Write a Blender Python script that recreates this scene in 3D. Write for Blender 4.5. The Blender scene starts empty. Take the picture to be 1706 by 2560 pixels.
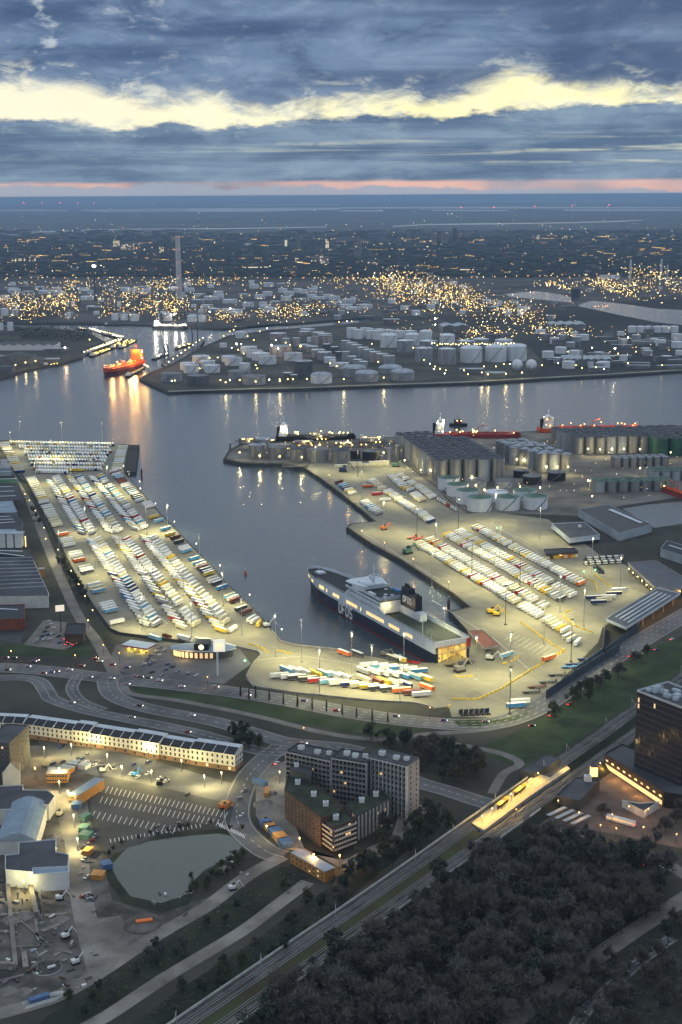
import bpy, bmesh, math, random
from mathutils import Vector, Matrix
from mathutils.geometry import tessellate_polygon
S = bpy.context.scene
COL = S.collection
rnd = random.Random(7)
# ------------------------------------------------------------------ camera
HCAM, FPX, W0, H0 = 345.0, 3500.0, 1706.0, 2560.0      # metres; focal length in pixels of a 1706 x 2560 frame
PITCH = math.atan(792/3500); ROLL = math.radians(0.345)
CF = Vector((0, math.cos(PITCH), -math.sin(PITCH)))
_u = Vector((0, math.sin(PITCH), math.cos(PITCH))); _r = Vector((1, 0, 0))
CR = _r*math.cos(ROLL) - _u*math.sin(ROLL)
CU = _r*math.sin(ROLL) + _u*math.cos(ROLL)
CAMP = Vector((0, 0, HCAM))
cd = bpy.data.cameras.new('camera'); cam = bpy.data.objects.new('camera', cd); COL.objects.link(cam)
cd.sensor_fit = 'VERTICAL'; cd.sensor_height = 36; cd.sensor_width = 24
cd.lens = 36*FPX/H0; cd.clip_start = 1; cd.clip_end = 250000
cam.matrix_world = Matrix(((CR.x, CU.x, -CF.x, 0), (CR.y, CU.y, -CF.y, 0), (CR.z, CU.z, -CF.z, HCAM), (0, 0, 0, 1)))
S.camera = cam
S.view_settings.view_transform = 'Standard'; S.view_settings.look = 'None'
S.view_settings.exposure = 0; S.view_settings.gamma = 1
S.view_settings.use_curve_mapping = False
S.cycles.use_denoising = True
S.cycles.max_bounces = 6; S.cycles.diffuse_bounces = 2; S.cycles.glossy_bounces = 3
S.cycles.transmission_bounces = 4; S.cycles.volume_bounces = 0; S.cycles.transparent_max_bounces = 8
S.cycles.sample_clamp_indirect = 4
S.cycles.use_light_tree = True
# ------------------------------------------------------------------ world: dusk clouds over a Nishita sky
wd = bpy.data.worlds.new('World'); S.world = wd; wd.use_nodes = True
NT = wd.node_tree; NT.nodes.clear()
def nd(t, typ, **kw):
    n = t.nodes.new(typ)
    for k, v in kw.items(): setattr(n, k, v)
    return n
def lk(t, a, b): t.links.new(a, b)
def mth(t, op, a, b=None, c=None, clamp=False):
    n = nd(t, 'ShaderNodeMath', operation=op); n.use_clamp = clamp
    for i, x in enumerate((a, b, c)):
        if x is None: continue
        if isinstance(x, (int, float)): n.inputs[i].default_value = x
        else: lk(t, x, n.inputs[i])
    return n.outputs[0]
def mixc(t, f, a, b):
    n = nd(t, 'ShaderNodeMix', data_type='RGBA')
    for i, x in ((0, f), (6, a), (7, b)):
        if isinstance(x, (int, float)): n.inputs[i].default_value = x
        elif isinstance(x, tuple): n.inputs[i].default_value = (*x, 1)
        else: lk(t, x, n.inputs[i])
    return n.outputs[2]
def sstep(t, x, a, b):
    n = nd(t, 'ShaderNodeMapRange', interpolation_type='SMOOTHSTEP')
    lk(t, x, n.inputs[0]); n.inputs[1].default_value = a; n.inputs[2].default_value = b
    n.inputs[3].default_value = 0; n.inputs[4].default_value = 1
    return n.outputs[0]
def lin(c):
    return tuple((x/255/12.92 if x/255 <= .04045 else ((x/255+.055)/1.055)**2.4) for x in c)
def world_nodes():
    t = NT
    tc = nd(t, 'ShaderNodeTexCoord'); sp = nd(t, 'ShaderNodeSeparateXYZ'); lk(t, tc.outputs['Generated'], sp.inputs[0])
    x, y, z = sp.outputs
    az = mth(t, 'MULTIPLY', mth(t, 'ARCTAN2', x, y), 57.2958)
    el = mth(t, 'MULTIPLY_ADD', mth(t, 'ARCSINE', z), 57.2958, -.13)
    def noise(sx, sy, off, detail=7, rough=.55, scale=1, dist=0.0):
        cb = nd(t, 'ShaderNodeCombineXYZ')
        lk(t, mth(t, 'MULTIPLY', az, sx), cb.inputs[0]); lk(t, mth(t, 'MULTIPLY', el, sy), cb.inputs[1]); cb.inputs[2].default_value = off
        n = nd(t, 'ShaderNodeTexNoise'); n.inputs['Scale'].default_value = scale
        n.inputs['Detail'].default_value = detail; n.inputs['Roughness'].default_value = rough; n.inputs['Distortion'].default_value = dist
        lk(t, cb.outputs[0], n.inputs['Vector']); return n.outputs['Fac']
    def curve(pts):
        n = nd(t, 'ShaderNodeFloatCurve'); c = n.mapping.curves[0]
        pts = [((a+15)/30, e/10) for a, e in pts]
        c.points[0].location = pts[0]; c.points[1].location = pts[-1]
        for p in pts[1:-1]: c.points.new(*p)
        n.mapping.update()
        lk(t, mth(t, 'MULTIPLY_ADD', az, 1/30, .5, clamp=True), n.inputs['Value'])
        return mth(t, 'MULTIPLY', n.outputs[0], 10)
    up = curve([(-15, 4.1), (-10.3, 4.15), (-8.5, 3.7), (-6.8, 3.55), (-5, 3.6), (-3.3, 3.4), (0.3, 3.5), (3.8, 3.6), (5.6, 4.1), (7.1, 4.55), (8.2, 4.25), (9.4, 3.9), (11, 3.9), (12.3, 3.74), (15, 3.65)])
    lo = curve([(-15, 2.62), (-10.3, 2.64), (-8.5, 2.42), (-6.8, 2.62), (-5, 2.42), (-3.3, 2.52), (-1.5, 2.72), (0.3, 2.84), (3.8, 2.86), (5.6, 2.94), (7.4, 3.06), (9.1, 3.19), (11, 3.22), (15, 3.33)])
    nA = noise(.8, 2.2, 3.1, 9, .62); nB = noise(.5, 1.25, 8.4, 9, .62, dist=.5); nC = noise(.10, .62, 1.7, 8, .52, dist=.6)
    nD = noise(.05, .9, 5.5, 6, .5, dist=.4); nE = noise(.55, 1.5, 12.1, 9, .64, dist=.8); nF = noise(.24, 1.1, 77.7, 9, .6, dist=.5)
    nM = noise(.30, .75, 55.1, 10, .60, dist=.35); nK = noise(.85, 1.9, 91.3, 8, .6, dist=.25); nL = noise(.11, 1.5, 63.7, 9, .58, dist=.25)
    e1 = mth(t, 'SUBTRACT', mth(t, 'MULTIPLY_ADD', mth(t, 'SUBTRACT', nA, .5), 1.15, el), lo)
    e2 = mth(t, 'SUBTRACT', up, mth(t, 'MULTIPLY_ADD', mth(t, 'SUBTRACT', nB, .5), 1.7, el))
    gap = mth(t, 'MULTIPLY', sstep(t, e1, -.09, .20), sstep(t, e2, -.34, .42))
    rag = mth(t, 'MULTIPLY', sstep(t, nE, .50, .66), sstep(t, e2, -.95, -.05))      # torn bright patches just above the gap
    # upper bank: broad dark and pale folds, a paler left side, small bright tears
    cu = mixc(t, sstep(t, nC, .36, .64), lin((74, 97, 132)), lin((108, 132, 164)))
    cu = mixc(t, mth(t, 'MULTIPLY', sstep(t, nM, .46, .68), .7), cu, lin((134, 156, 184)))
    cu = mixc(t, mth(t, 'MULTIPLY', mth(t, 'SUBTRACT', 1, sstep(t, nM, .30, .48)), .65), cu, lin((66, 87, 119)))
    cu = mixc(t, mth(t, 'MULTIPLY', sstep(t, mth(t, 'MULTIPLY_ADD', az, .016, nD), .46, .70), .7), cu, lin((70, 90, 122)))
    left = mth(t, 'SUBTRACT', 1, sstep(t, az, -13, -2))
    cu = mixc(t, mth(t, 'MULTIPLY', mth(t, 'MULTIPLY', sstep(t, nK, .55, .72), mth(t, 'MULTIPLY_ADD', left, .75, .12)), .9), cu, lin((196, 206, 212)))
    cu = mixc(t, mth(t, 'MULTIPLY', sstep(t, e2, -.75, -.1), .25), cu, lin((150, 168, 186)))
    cu = mixc(t, mth(t, 'MULTIPLY', rag, .9), cu, lin((216, 220, 206)))
    # lower bank: stacked streaky layers, scalloped pale tops, light lines
    cl = mixc(t, sstep(t, nL, .36, .64), lin((88, 112, 141)), lin((124, 147, 170)))
    cl = mixc(t, mth(t, 'MULTIPLY', mth(t, 'SUBTRACT', 1, sstep(t, nM, .32, .5)), .55), cl, lin((82, 105, 135)))
    cl = mixc(t, mth(t, 'MULTIPLY', sstep(t, nM, .53, .70), .55), cl, lin((146, 166, 182)))
    nS = noise(.085, 4.2, 21.3, 8, .6, dist=.5)
    band = mth(t, 'MULTIPLY', sstep(t, el, .75, 1.2), mth(t, 'SUBTRACT', 1, sstep(t, el, 1.9, 2.4)))
    st = mth(t, 'MULTIPLY', sstep(t, nS, .52, .72), band)
    cl = mixc(t, mth(t, 'MULTIPLY', mth(t, 'MULTIPLY', st, sstep(t, nK, .3, .55)), mth(t, 'MULTIPLY_ADD', az, .03, .5, clamp=True)), cl, lin((208, 212, 192)))
    cl = mixc(t, mth(t, 'MULTIPLY', sstep(t, nK, .48, .64), mth(t, 'MULTIPLY', sstep(t, e1, -.7, -.02), .6)), cl, lin((166, 182, 190)))
    # peach line above the horizon, broken by low cumulus
    low = mth(t, 'MULTIPLY_ADD', mth(t, 'SUBTRACT', noise(.3, 1.6, 30.2, 9, .62), .5), .24, el)
    cl = mixc(t, mth(t, 'MULTIPLY', mth(t, 'SUBTRACT', 1, sstep(t, low, .33, .49)), mth(t, 'MULTIPLY_ADD', sstep(t, noise(.16, .3, 8.8, 4, .5), .36, .6), .7, .25)), cl, lin((226, 182, 170)))
    lw2 = mth(t, 'MULTIPLY_ADD', mth(t, 'SUBTRACT', noise(.33, .7, 44.2, 9, .62), .5), 1.0, mth(t, 'MULTIPLY_ADD', az, .012, el))
    cl = mixc(t, mth(t, 'MULTIPLY', mth(t, 'SUBTRACT', 1, sstep(t, lw2, .12, .24)), .9), cl, lin((152, 165, 182)))
    gc = mixc(t, sstep(t, az, -13, 6), lin((248, 240, 212)), lin((255, 247, 186)))
    gc = mixc(t, sstep(t, nM, .35, .75), gc, lin((252, 247, 214)))
    c = mixc(t, sstep(t, mth(t, 'SUBTRACT', el, lo), -.05, .5), cl, cu)
    wisp = mth(t, 'MULTIPLY', sstep(t, nK, .48, .64), mth(t, 'SUBTRACT', 1, sstep(t, mth(t, 'MINIMUM', e1, e2), .10, .50)))
    gc = mixc(t, mth(t, 'MULTIPLY', wisp, .55), gc, lin((190, 200, 202)))
    c = mixc(t, gap, c, gc)
    # the brighter overcast dome above the frame and behind the viewer
    dome = mixc(t, sstep(t, noise(.05, .08, 2.2, 5, .5), .3, .7), (.50, .58, .68), (.76, .85, .95))
    c = mixc(t, sstep(t, el, 7.5, 16), c, dome)
    back = mth(t, 'SUBTRACT', 1, sstep(t, y, -.1, .5))
    c = mixc(t, mth(t, 'MULTIPLY', back, .85), c, (.42, .49, .58))
    hs = nd(t, 'ShaderNodeHueSaturation'); hs.inputs['Saturation'].default_value = .97; hs.inputs['Value'].default_value = 1.06; lk(t, c, hs.inputs['Color'])
    bg = nd(t, 'ShaderNodeBackground'); lk(t, hs.outputs[0], bg.inputs[0]); bg.inputs[1].default_value = 1.05
    sk = nd(t, 'ShaderNodeTexSky', sky_type='NISHITA'); sk.sun_disc = False
    sk.sun_elevation = math.radians(-8); sk.sun_rotation = math.radians(4); sk.altitude = 300
    b2 = nd(t, 'ShaderNodeBackground'); lk(t, sk.outputs[0], b2.inputs[0]); b2.inputs[1].default_value = .05
    ad = nd(t, 'ShaderNodeAddShader'); lk(t, bg.outputs[0], ad.inputs[0]); lk(t, b2.outputs[0], ad.inputs[1])
    out = nd(t, 'ShaderNodeOutputWorld'); lk(t, ad.outputs[0], out.inputs[0])
world_nodes()
wd.cycles.sampling_method = 'MANUAL'; wd.cycles.sample_map_resolution = 1024
sd = bpy.data.lights.new('sun', 'SUN'); sd.energy = .03; sd.angle = math.radians(20); sd.color = (1, .86, .66)
sun = bpy.data.objects.new('sun', sd); COL.objects.link(sun)
sun.rotation_euler = (math.radians(-87.5), 0, math.radians(-4)); sun.location = (0, 300, 600)   # low, ahead of the viewer
# ------------------------------------------------------------------ helpers
def at(px, py, z=0.0):                                    # ground (or height z) point seen at a pixel of the traced plan
    d = CF*FPX + CR*(px-W0/2) - CU*(py-H0/2)
    t = (z-HCAM)/d.z
    return CAMP + d*t
def pxm(p):                                               # pixels per metre (seen square on) at a point
    return FPX/((Vector(p)-CAMP).dot(CF))
def vpx(p):                                               # pixels per metre of height at a point
    d = Vector(p)-CAMP; dep = math.atan2(-d.z, math.hypot(d.x, d.y))
    return FPX*math.cos(dep)/(d.dot(CF))
MATS = {}
def mat(name, col, rough=.8, var=.18, sc=.15, metal=0.0, bump=0.0, spec=.3, col2=None, stretch=None, det=4):
    if name in MATS: return MATS[name]
    m = bpy.data.materials.new(name); m.use_nodes = True; MATS[name] = m
    t = m.node_tree; b = t.nodes['Principled BSDF']
    b.inputs['Roughness'].default_value = rough; b.inputs['Metallic'].default_value = metal
    b.inputs['Specular IOR Level'].default_value = spec
    g = nd(t, 'ShaderNodeTexCoord'); n = nd(t, 'ShaderNodeTexNoise')
    n.inputs['Scale'].default_value = sc; n.inputs['Detail'].default_value = det; n.inputs['Roughness'].default_value = .6
    if stretch:
        mp = nd(t, 'ShaderNodeMapping'); mp.inputs['Scale'].default_value = stretch
        lk(t, g.outputs['Object'], mp.inputs[0]); lk(t, mp.outputs[0], n.inputs['Vector'])
    else: lk(t, g.outputs['Object'], n.inputs['Vector'])
    a = tuple(max(0, x*(1-var)) for x in col); c2 = col2 or tuple(min(1, x*(1+var)) for x in col)
    f = sstep(t, n.outputs['Fac'], .3, .7)
    lk(t, mixc(t, f, a, c2), b.inputs['Base Color'])
    if bump:
        bp = nd(t, 'ShaderNodeBump'); bp.inputs['Strength'].default_value = bump
        lk(t, n.outputs['Fac'], bp.inputs['Height']); lk(t, bp.outputs[0], b.inputs['Normal'])
    return m
def emat(name, col, power, sample='AUTO'):
    if name in MATS: return MATS[name]
    m = bpy.data.materials.new(name); m.use_nodes = True; MATS[name] = m
    t = m.node_tree; b = t.nodes['Principled BSDF']
    b.inputs['Base Color'].default_value = (.6, .6, .6, 1); b.inputs['Roughness'].default_value = .5
    n = nd(t, 'ShaderNodeTexNoise'); n.inputs['Scale'].default_value = 1.3
    g = nd(t, 'ShaderNodeTexCoord'); lk(t, g.outputs['Object'], n.inputs['Vector'])
    lk(t, mixc(t, n.outputs['Fac'], tuple(x*.85 for x in col), col), b.inputs['Emission Color'])
    b.inputs['Emission Strength'].default_value = power
    m.cycles.emission_sampling = sample
    return m
class MB:                                                 # collects faces, links them as one mesh object
    def __init__(s): s.v = []; s.f = []; s.i = []; s.ms = []
    def mi(s, m):
        if m not in s.ms: s.ms.append(m)
        return s.ms.index(m)
    def face(s, pts, m):
        k = len(s.v); s.v += [tuple(p) for p in pts]; s.f.append(tuple(range(k, k+len(pts)))); s.i.append(s.mi(m))
    def sheet(s, pts, z, m):
        P = [Vector((p[0], p[1], z)) for p in pts]
        k = len(s.v); s.v += [tuple(p) for p in P]; j = s.mi(m)
        for tri in tessellate_polygon([P]):
            a, b, c = (P[q] for q in tri)
            if (b-a).cross(c-a).z < 0: tri = (tri[0], tri[2], tri[1])
            s.f.append(tuple(k+q for q in tri)); s.i.append(j)
    def prism(s, pts, z0, z1, side, top=None):
        s.sheet(pts, z1, top or side); n = len(pts)
        ar = sum(pts[i][0]*pts[(i+1) % n][1]-pts[(i+1) % n][0]*pts[i][1] for i in range(n))
        Q = list(pts) if ar > 0 else list(reversed(pts))
        for i in range(n):
            a, b = Q[i], Q[(i+1) % n]
            s.face([(a[0], a[1], z0), (b[0], b[1], z0), (b[0], b[1], z1), (a[0], a[1], z1)], side)
    def box(s, c, d, m, rot=0.0, top=None, org=None):     # c centre of the base, d = (lx, ly, h)
        x, y = d[0]/2, d[1]/2; ca, sa = math.cos(rot), math.sin(rot)
        P = [(c[0]+a*ca-b*sa, c[1]+a*sa+b*ca) for a, b in ((-x, -y), (x, -y), (x, y), (-x, y))]
        s.prism(P, c[2], c[2]+d[2], m, top)
        s.face([(p[0], p[1], c[2]) for p in reversed(P)], m)
    def cyl(s, c, r, h, m, top=None, n=16, r2=None, dome=0.0, rim=0.0):
        r2 = r if r2 is None else r2
        A = [(2*math.pi*i/n) for i in range(n)]
        b = [(c[0]+r*math.cos(a), c[1]+r*math.sin(a), c[2]) for a in A]
        u = [(c[0]+r2*math.cos(a), c[1]+r2*math.sin(a), c[2]+h) for a in A]
        for i in range(n):
            j = (i+1) % n; s.face([b[i], b[j], u[j], u[i]], m)
        top = top or m
        if rim:                                            # sunken floating roof
            v = [(c[0]+(r2-rim*.15)*math.cos(a), c[1]+(r2-rim*.15)*math.sin(a), c[2]+h) for a in A]
            w = [(p[0], p[1], c[2]+h-rim) for p in v]
            for i in range(n):
                j = (i+1) % n; s.face([u[i], u[j], v[j], v[i]], m); s.face([v[i], v[j], w[j], w[i]], m)
            s.face(w, top); return
        if dome:
            lv = 3; prev = u
            for q in range(1, lv+1):
                f = math.cos(q/lv*math.pi/2); hh = dome*math.sin(q/lv*math.pi/2)
                if q == lv:
                    ap = (c[0], c[1], c[2]+h+dome)
                    for i in range(n): s.face([prev[i], prev[(i+1) % n], ap], top)
                else:
                    cur = [(c[0]+r2*f*math.cos(a), c[1]+r2*f*math.sin(a), c[2]+h+hh) for a in A]
                    for i in range(n):
                        j = (i+1) % n; s.face([prev[i], prev[j], cur[j], cur[i]], top)
                    prev = cur
        else: s.face(u, top)
    def bar(s, p, q, w, m, h=None):                        # square bar between two points
        p, q = Vector(p), Vector(q); d = (q-p)
        if d.length < 1e-6: return
        d.normalize(); up = Vector((0, 0, 1)) if abs(d.z) < .95 else Vector((1, 0, 0))
        a = d.cross(up).normalized()*w/2; b = a.cross(d).normalized()*((h or w)/2)
        P = [p-a-b, p+a-b, p+a+b, p-a+b]; Q = [x+(q-p) for x in P]
        for i in range(4):
            j = (i+1) % 4; s.face([P[i], Q[i], Q[j], P[j]], m)
        s.face(P, m); s.face(list(reversed(Q)), m)
    def ribbon(s, pts, w, z, m):                           # flat strip along a line
        L, R = offs(pts, w/2), offs(pts, -w/2)
        for i in range(len(pts)-1):
            s.face([(*R[i][:2], z), (*R[i+1][:2], z), (*L[i+1][:2], z), (*L[i][:2], z)], m)
    def wall(s, pts, w, z0, z1, m):                        # upright wall along a line
        L, R = offs(pts, w/2), offs(pts, -w/2)
        s.prism([p[:2] for p in L]+[p[:2] for p in reversed(R)], z0, z1, m)
    def ball(s, c, r, m, n=4):                             # small lamp
        c = Vector(c); X = [c+Vector(v)*r for v in ((1, 0, 0), (0, 1, 0), (-1, 0, 0), (0, -1, 0), (0, 0, 1), (0, 0, -1))]
        for i in range(4):
            j = (i+1) % 4; s.face([X[i], X[j], X[4]], m); s.face([X[j], X[i], X[5]], m)
    def sphere(s, c, r, m, n=12, k=7, sq=1.0):
        R = [[(c[0]+r*math.sin(math.pi*i/k)*math.cos(2*math.pi*j/n), c[1]+r*math.sin(math.pi*i/k)*math.sin(2*math.pi*j/n), c[2]-r*sq*math.cos(math.pi*i/k)) for j in range(n)] for i in range(k+1)]
        for i in range(k):
            for j in range(n):
                q = (j+1) % n
                if i == 0: s.face([R[0][0], R[1][q], R[1][j]], m)
                elif i == k-1: s.face([R[i][j], R[i][q], R[k][0]], m)
                else: s.face([R[i][j], R[i][q], R[i+1][q], R[i+1][j]], m)
    def mesh(s, name, org=(0, 0, 0)):
        me = bpy.data.meshes.new(name)
        me.from_pydata([(a-org[0], b-org[1], c-org[2]) for a, b, c in s.v], [], s.f)
        for m in s.ms: me.materials.append(m)
        me.polygons.foreach_set('material_index', s.i); me.update(); return me
    def build(s, name, label=None, cat=None, group=None, kind=None, parent=None, org=None):
        if org is None: org = parent.location if parent is not None and parent.get('world_mesh') else (0, 0, 0)
        if parent is None and org == (0, 0, 0) and cat:    # a thing that is one mesh: origin at its base
            xs = [a for a, _, _ in s.v]; ys = [b for _, b, _ in s.v]; zs = [c for _, _, c in s.v]
            org = ((min(xs)+max(xs))/2, (min(ys)+max(ys))/2, min(zs))
        o = bpy.data.objects.new(name, s.mesh(name, org)); COL.objects.link(o)
        if parent is not None: o.parent = parent
        else: o.location = org
        return tag(o, label, cat, group, kind)
def tag(o, label=None, cat=None, group=None, kind=None):
    for k, v in (('label', label), ('category', cat), ('group', group), ('kind', kind)):
        if v: o[k] = v
    return o
def thing(name, label, cat, loc=(0, 0, 0), rot=0.0, group=None, wm=False):
    o = bpy.data.objects.new(name, None); COL.objects.link(o); o.location = loc; o.rotation_euler = (0, 0, rot)
    o.empty_display_size = .5
    if wm: o['world_mesh'] = 1                             # its parts' meshes are given in scene coordinates
    return tag(o, label, cat, group)
def copy_tree(o, loc=None, rot=None, parent=None):
    c = o.copy(); COL.objects.link(c)
    if parent is not None: c.parent = parent
    if loc is not None: c.location = loc
    if rot is not None: c.rotation_euler = (0, 0, rot)
    for ch in list(o.children): copy_tree(ch, parent=c)
    return c
def offs(pts, w):
    out = []; n = len(pts)
    P = [Vector((p[0], p[1])) for p in pts]
    for i in range(n):
        d = Vector((0, 0))
        if i > 0: d += (P[i]-P[i-1]).normalized()
        if i < n-1: d += (P[i+1]-P[i]).normalized()
        d.normalize(); nrm = Vector((-d.y, d.x)); k = 1.0
        if 0 < i < n-1:
            e = (P[i+1]-P[i]).normalized(); k = 1/max(.5, abs(nrm.dot(Vector((-e.y, e.x)))))
        q = P[i]+nrm*w*k; out.append((q.x, q.y))
    return out
def PX(l, z=0.0): return [at(x, y, z) for x, y in l]
def smooth(pts, k=4):                                     # Catmull-Rom through the points
    P = [Vector(p[:2]) for p in pts]; out = []
    for i in range(len(P)-1):
        p0, p1, p2, p3 = P[max(0, i-1)], P[i], P[i+1], P[min(len(P)-1, i+2)]
        for j in range(k):
            t = j/k; out.append(.5*((2*p1)+(p2-p0)*t+(2*p0-5*p1+4*p2-p3)*t*t+(3*p1-p0-3*p2+p3)*t**3))
    return out+[P[-1]]
def sheet(name, pts, z, m, kind='structure', **kw):
    b = MB(); b.sheet(pts, z, m); return b.build(name, kind=kind, **kw)
ORD = 'first second third fourth fifth sixth seventh eighth ninth tenth eleventh twelfth thirteenth fourteenth fifteenth sixteenth seventeenth eighteenth nineteenth'.split()
def ordn(i):                                              # 1 -> first, 23 -> twenty-third
    if i < 20: return ORD[i-1]
    tens = ['', '', 'twenty', 'thirty', 'forty', 'fifty', 'sixty', 'seventy', 'eighty', 'ninety'][i//10]
    return tens+'-'+ORD[i % 10-1] if i % 10 else tens[:-1]+'ieth'
def ang(p, q): return math.atan2(q[1]-p[1], q[0]-p[0])
# ------------------------------------------------------------------ materials
CONC0 = mat('yard_concrete_plain', (.215, .205, .165), .85, .25, .02, col2=(.30, .285, .23), det=8, bump=.05)
def slab_mat(name, c0, c1, stain):
    m = bpy.data.materials.new(name); m.use_nodes = True; t = m.node_tree; p = t.nodes['Principled BSDF']; p.inputs['Roughness'].default_value = .85
    g = nd(t, 'ShaderNodeTexCoord'); mp = nd(t, 'ShaderNodeMapping'); mp.inputs['Rotation'].default_value = (0, 0, .95); lk(t, g.outputs['Object'], mp.inputs[0])
    def nz(sc, det, stretch=None, dist=0):
        n = nd(t, 'ShaderNodeTexNoise'); n.inputs['Scale'].default_value = sc; n.inputs['Detail'].default_value = det; n.inputs['Distortion'].default_value = dist; n.inputs['Roughness'].default_value = .62
        if stretch: q = nd(t, 'ShaderNodeMapping'); q.inputs['Scale'].default_value = stretch; lk(t, mp.outputs[0], q.inputs[0]); lk(t, q.outputs[0], n.inputs['Vector'])
        else: lk(t, mp.outputs[0], n.inputs['Vector'])
        return n.outputs['Fac']
    c = mixc(t, sstep(t, nz(.02, 8), .32, .68), c0, c1)
    c = mixc(t, mth(t, 'MULTIPLY', sstep(t, nz(.05, 9, None, .8), .54, .72), .55), c, stain)                       # oil and damp stains
    c = mixc(t, mth(t, 'MULTIPLY', sstep(t, nz(.25, 6, (.08, 1, 1)), .55, .75), .42), c, tuple(x*.55 for x in c0))   # tyre marks along the lanes
    br = nd(t, 'ShaderNodeTexBrick'); br.offset = 0; lk(t, mp.outputs[0], br.inputs['Vector']); br.inputs['Scale'].default_value = .1; br.inputs['Mortar Size'].default_value = .008; br.inputs['Brick Width'].default_value = 1.6; br.inputs['Row Height'].default_value = .8
    br.inputs['Color1'].default_value = (1, 1, 1, 1); br.inputs['Color2'].default_value = (.86, .86, .86, 1); br.inputs['Mortar'].default_value = (.45, .45, .45, 1)
    mx = nd(t, 'ShaderNodeMix', data_type='RGBA', blend_type='MULTIPLY'); mx.inputs[0].default_value = .8; lk(t, c, mx.inputs[6]); lk(t, br.outputs[0], mx.inputs[7]); lk(t, mx.outputs[2], p.inputs['Base Color'])
    MATS[name] = m; return m
CONC = slab_mat('yard_concrete', (.185, .175, .135), (.265, .25, .195), (.11, .105, .088))
QUAY = mat('quay_wall', (.07, .068, .062), .9, .4, .3)
GRND = mat('ground_earth', (.040, .044, .036), .95, .45, .012, det=8, col2=(.066, .064, .05))
FARG = mat('far_land', (.022, .026, .026), .95, .5, .0016, det=9, col2=(.040, .046, .042))
ASPH = mat('asphalt', (.10, .104, .11), .8, .3, .03, det=9, col2=(.15, .155, .16))
ASPD = mat('asphalt_dark', (.05, .053, .056), .8, .25, .05, det=7)
PAVE = mat('paving', (.16, .15, .14), .85, .25, .06, det=7)
DIRT = mat('site_dirt', (.17, .16, .145), .95, .4, .035, det=9, col2=(.28, .265, .24), bump=.2)
DIRD = mat('site_mud', (.075, .07, .064), .95, .5, .05, det=9, col2=(.16, .15, .14), bump=.2)
GRAS = mat('grass', (.024, .045, .016), .95, .35, .05, det=8, col2=(.042, .066, .026))
GRAD = mat('grass_dark', (.018, .027, .015), .95, .4, .05, det=8, col2=(.032, .040, .024))
BALL = mat('ballast', (.075, .07, .066), .95, .35, .08, det=8, col2=(.13, .125, .12))
RAIL = mat('rail_steel', (.34, .36, .38), .35, .2, .3, metal=.8)
WHT = mat('white_paint', (.72, .73, .74), .55, .06, .4)
YEL = mat('yellow_paint', (.78, .56, .05), .6, .12, .4)
MARK = mat('road_marking', (.55, .55, .54), .7, .2, .3)
def water_mat(name, deep, rough, wave, b):
    m = bpy.data.materials.new(name); m.use_nodes = True; t = m.node_tree; p = t.nodes['Principled BSDF']
    g = nd(t, 'ShaderNodeTexCoord'); mp = nd(t, 'ShaderNodeMapping'); mp.inputs['Rotation'].default_value = (0, 0, .3)
    mp.inputs['Scale'].default_value = (1, .8, 1); lk(t, g.outputs['Object'], mp.inputs[0])
    n1 = nd(t, 'ShaderNodeTexNoise'); n1.inputs['Scale'].default_value = wave; n1.inputs['Detail'].default_value = 6; n1.inputs['Roughness'].default_value = .62
    n2 = nd(t, 'ShaderNodeTexNoise'); n2.inputs['Scale'].default_value = .006; n2.inputs['Detail'].default_value = 5; n2.inputs['Distortion'].default_value = 1.2
    for n in (n1, n2): lk(t, mp.outputs[0], n.inputs['Vector'])
    bp = nd(t, 'ShaderNodeBump'); bp.inputs['Distance'].default_value = 1.0
    lk(t, mth(t, 'MULTIPLY_ADD', n2.outputs['Fac'], b*.8, b*.6), bp.inputs['Strength']); lk(t, n1.outputs['Fac'], bp.inputs['Height'])
    lk(t, bp.outputs[0], p.inputs['Normal'])
    lk(t, mixc(t, n2.outputs['Fac'], tuple(x*.8 for x in deep), tuple(x*1.2 for x in deep)), p.inputs['Base Color'])
    p.inputs['Roughness'].default_value = rough; p.inputs['IOR'].default_value = 1.333
    MATS[name] = m; return m
WATR = water_mat('river_water', (.042, .060, .076), .2, .16, .42)
WATF = water_mat('far_water', (.14, .17, .19), .15, .05, .10)  # pale base colour stands in for the bright sky these strips reflect
POND = water_mat('pond_water', (.085, .10, .085), .12, .5, .05)
# ------------------------------------------------------------------ water and land
EDGE = [(0, 1101), (23, 1100), (321, 1111), (347, 1113), (339, 1179), (311, 1183), (329, 1202), (357, 1233), (406, 1288), (457, 1341), (498, 1383), (534, 1419), (567, 1457), (600, 1489), (631, 1518), (656, 1546), (679, 1574), (702, 1603), (740, 1613), (796, 1619), (842, 1624), (941, 1641), (1040, 1655), (1098, 1656), (1172, 1620), (1176, 1585), (1150, 1556), (1123, 1528), (1172, 1516), (1164, 1510), (1133, 1484), (1069, 1443), (1005, 1401), (929, 1360), (868, 1318), (876, 1309), (936, 1303), (907, 1277), (867, 1245), (818, 1208), (799, 1194), (762, 1170), (703, 1160), (607, 1158), (558, 1148), (573, 1125), (600, 1110), (900, 1096), (1050, 1090), (1350, 1077), (1706, 1064)]
WZ = -4.0
near = [(-3500, 1975)]+[p[:2] for p in PX(EDGE)]+[(3500, 2180), (3500, -600), (-3500, -600)]
b = MB(); b.prism(near, WZ-1.5, 0, QUAY, GRND); b.build('ground', kind='structure')
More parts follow.
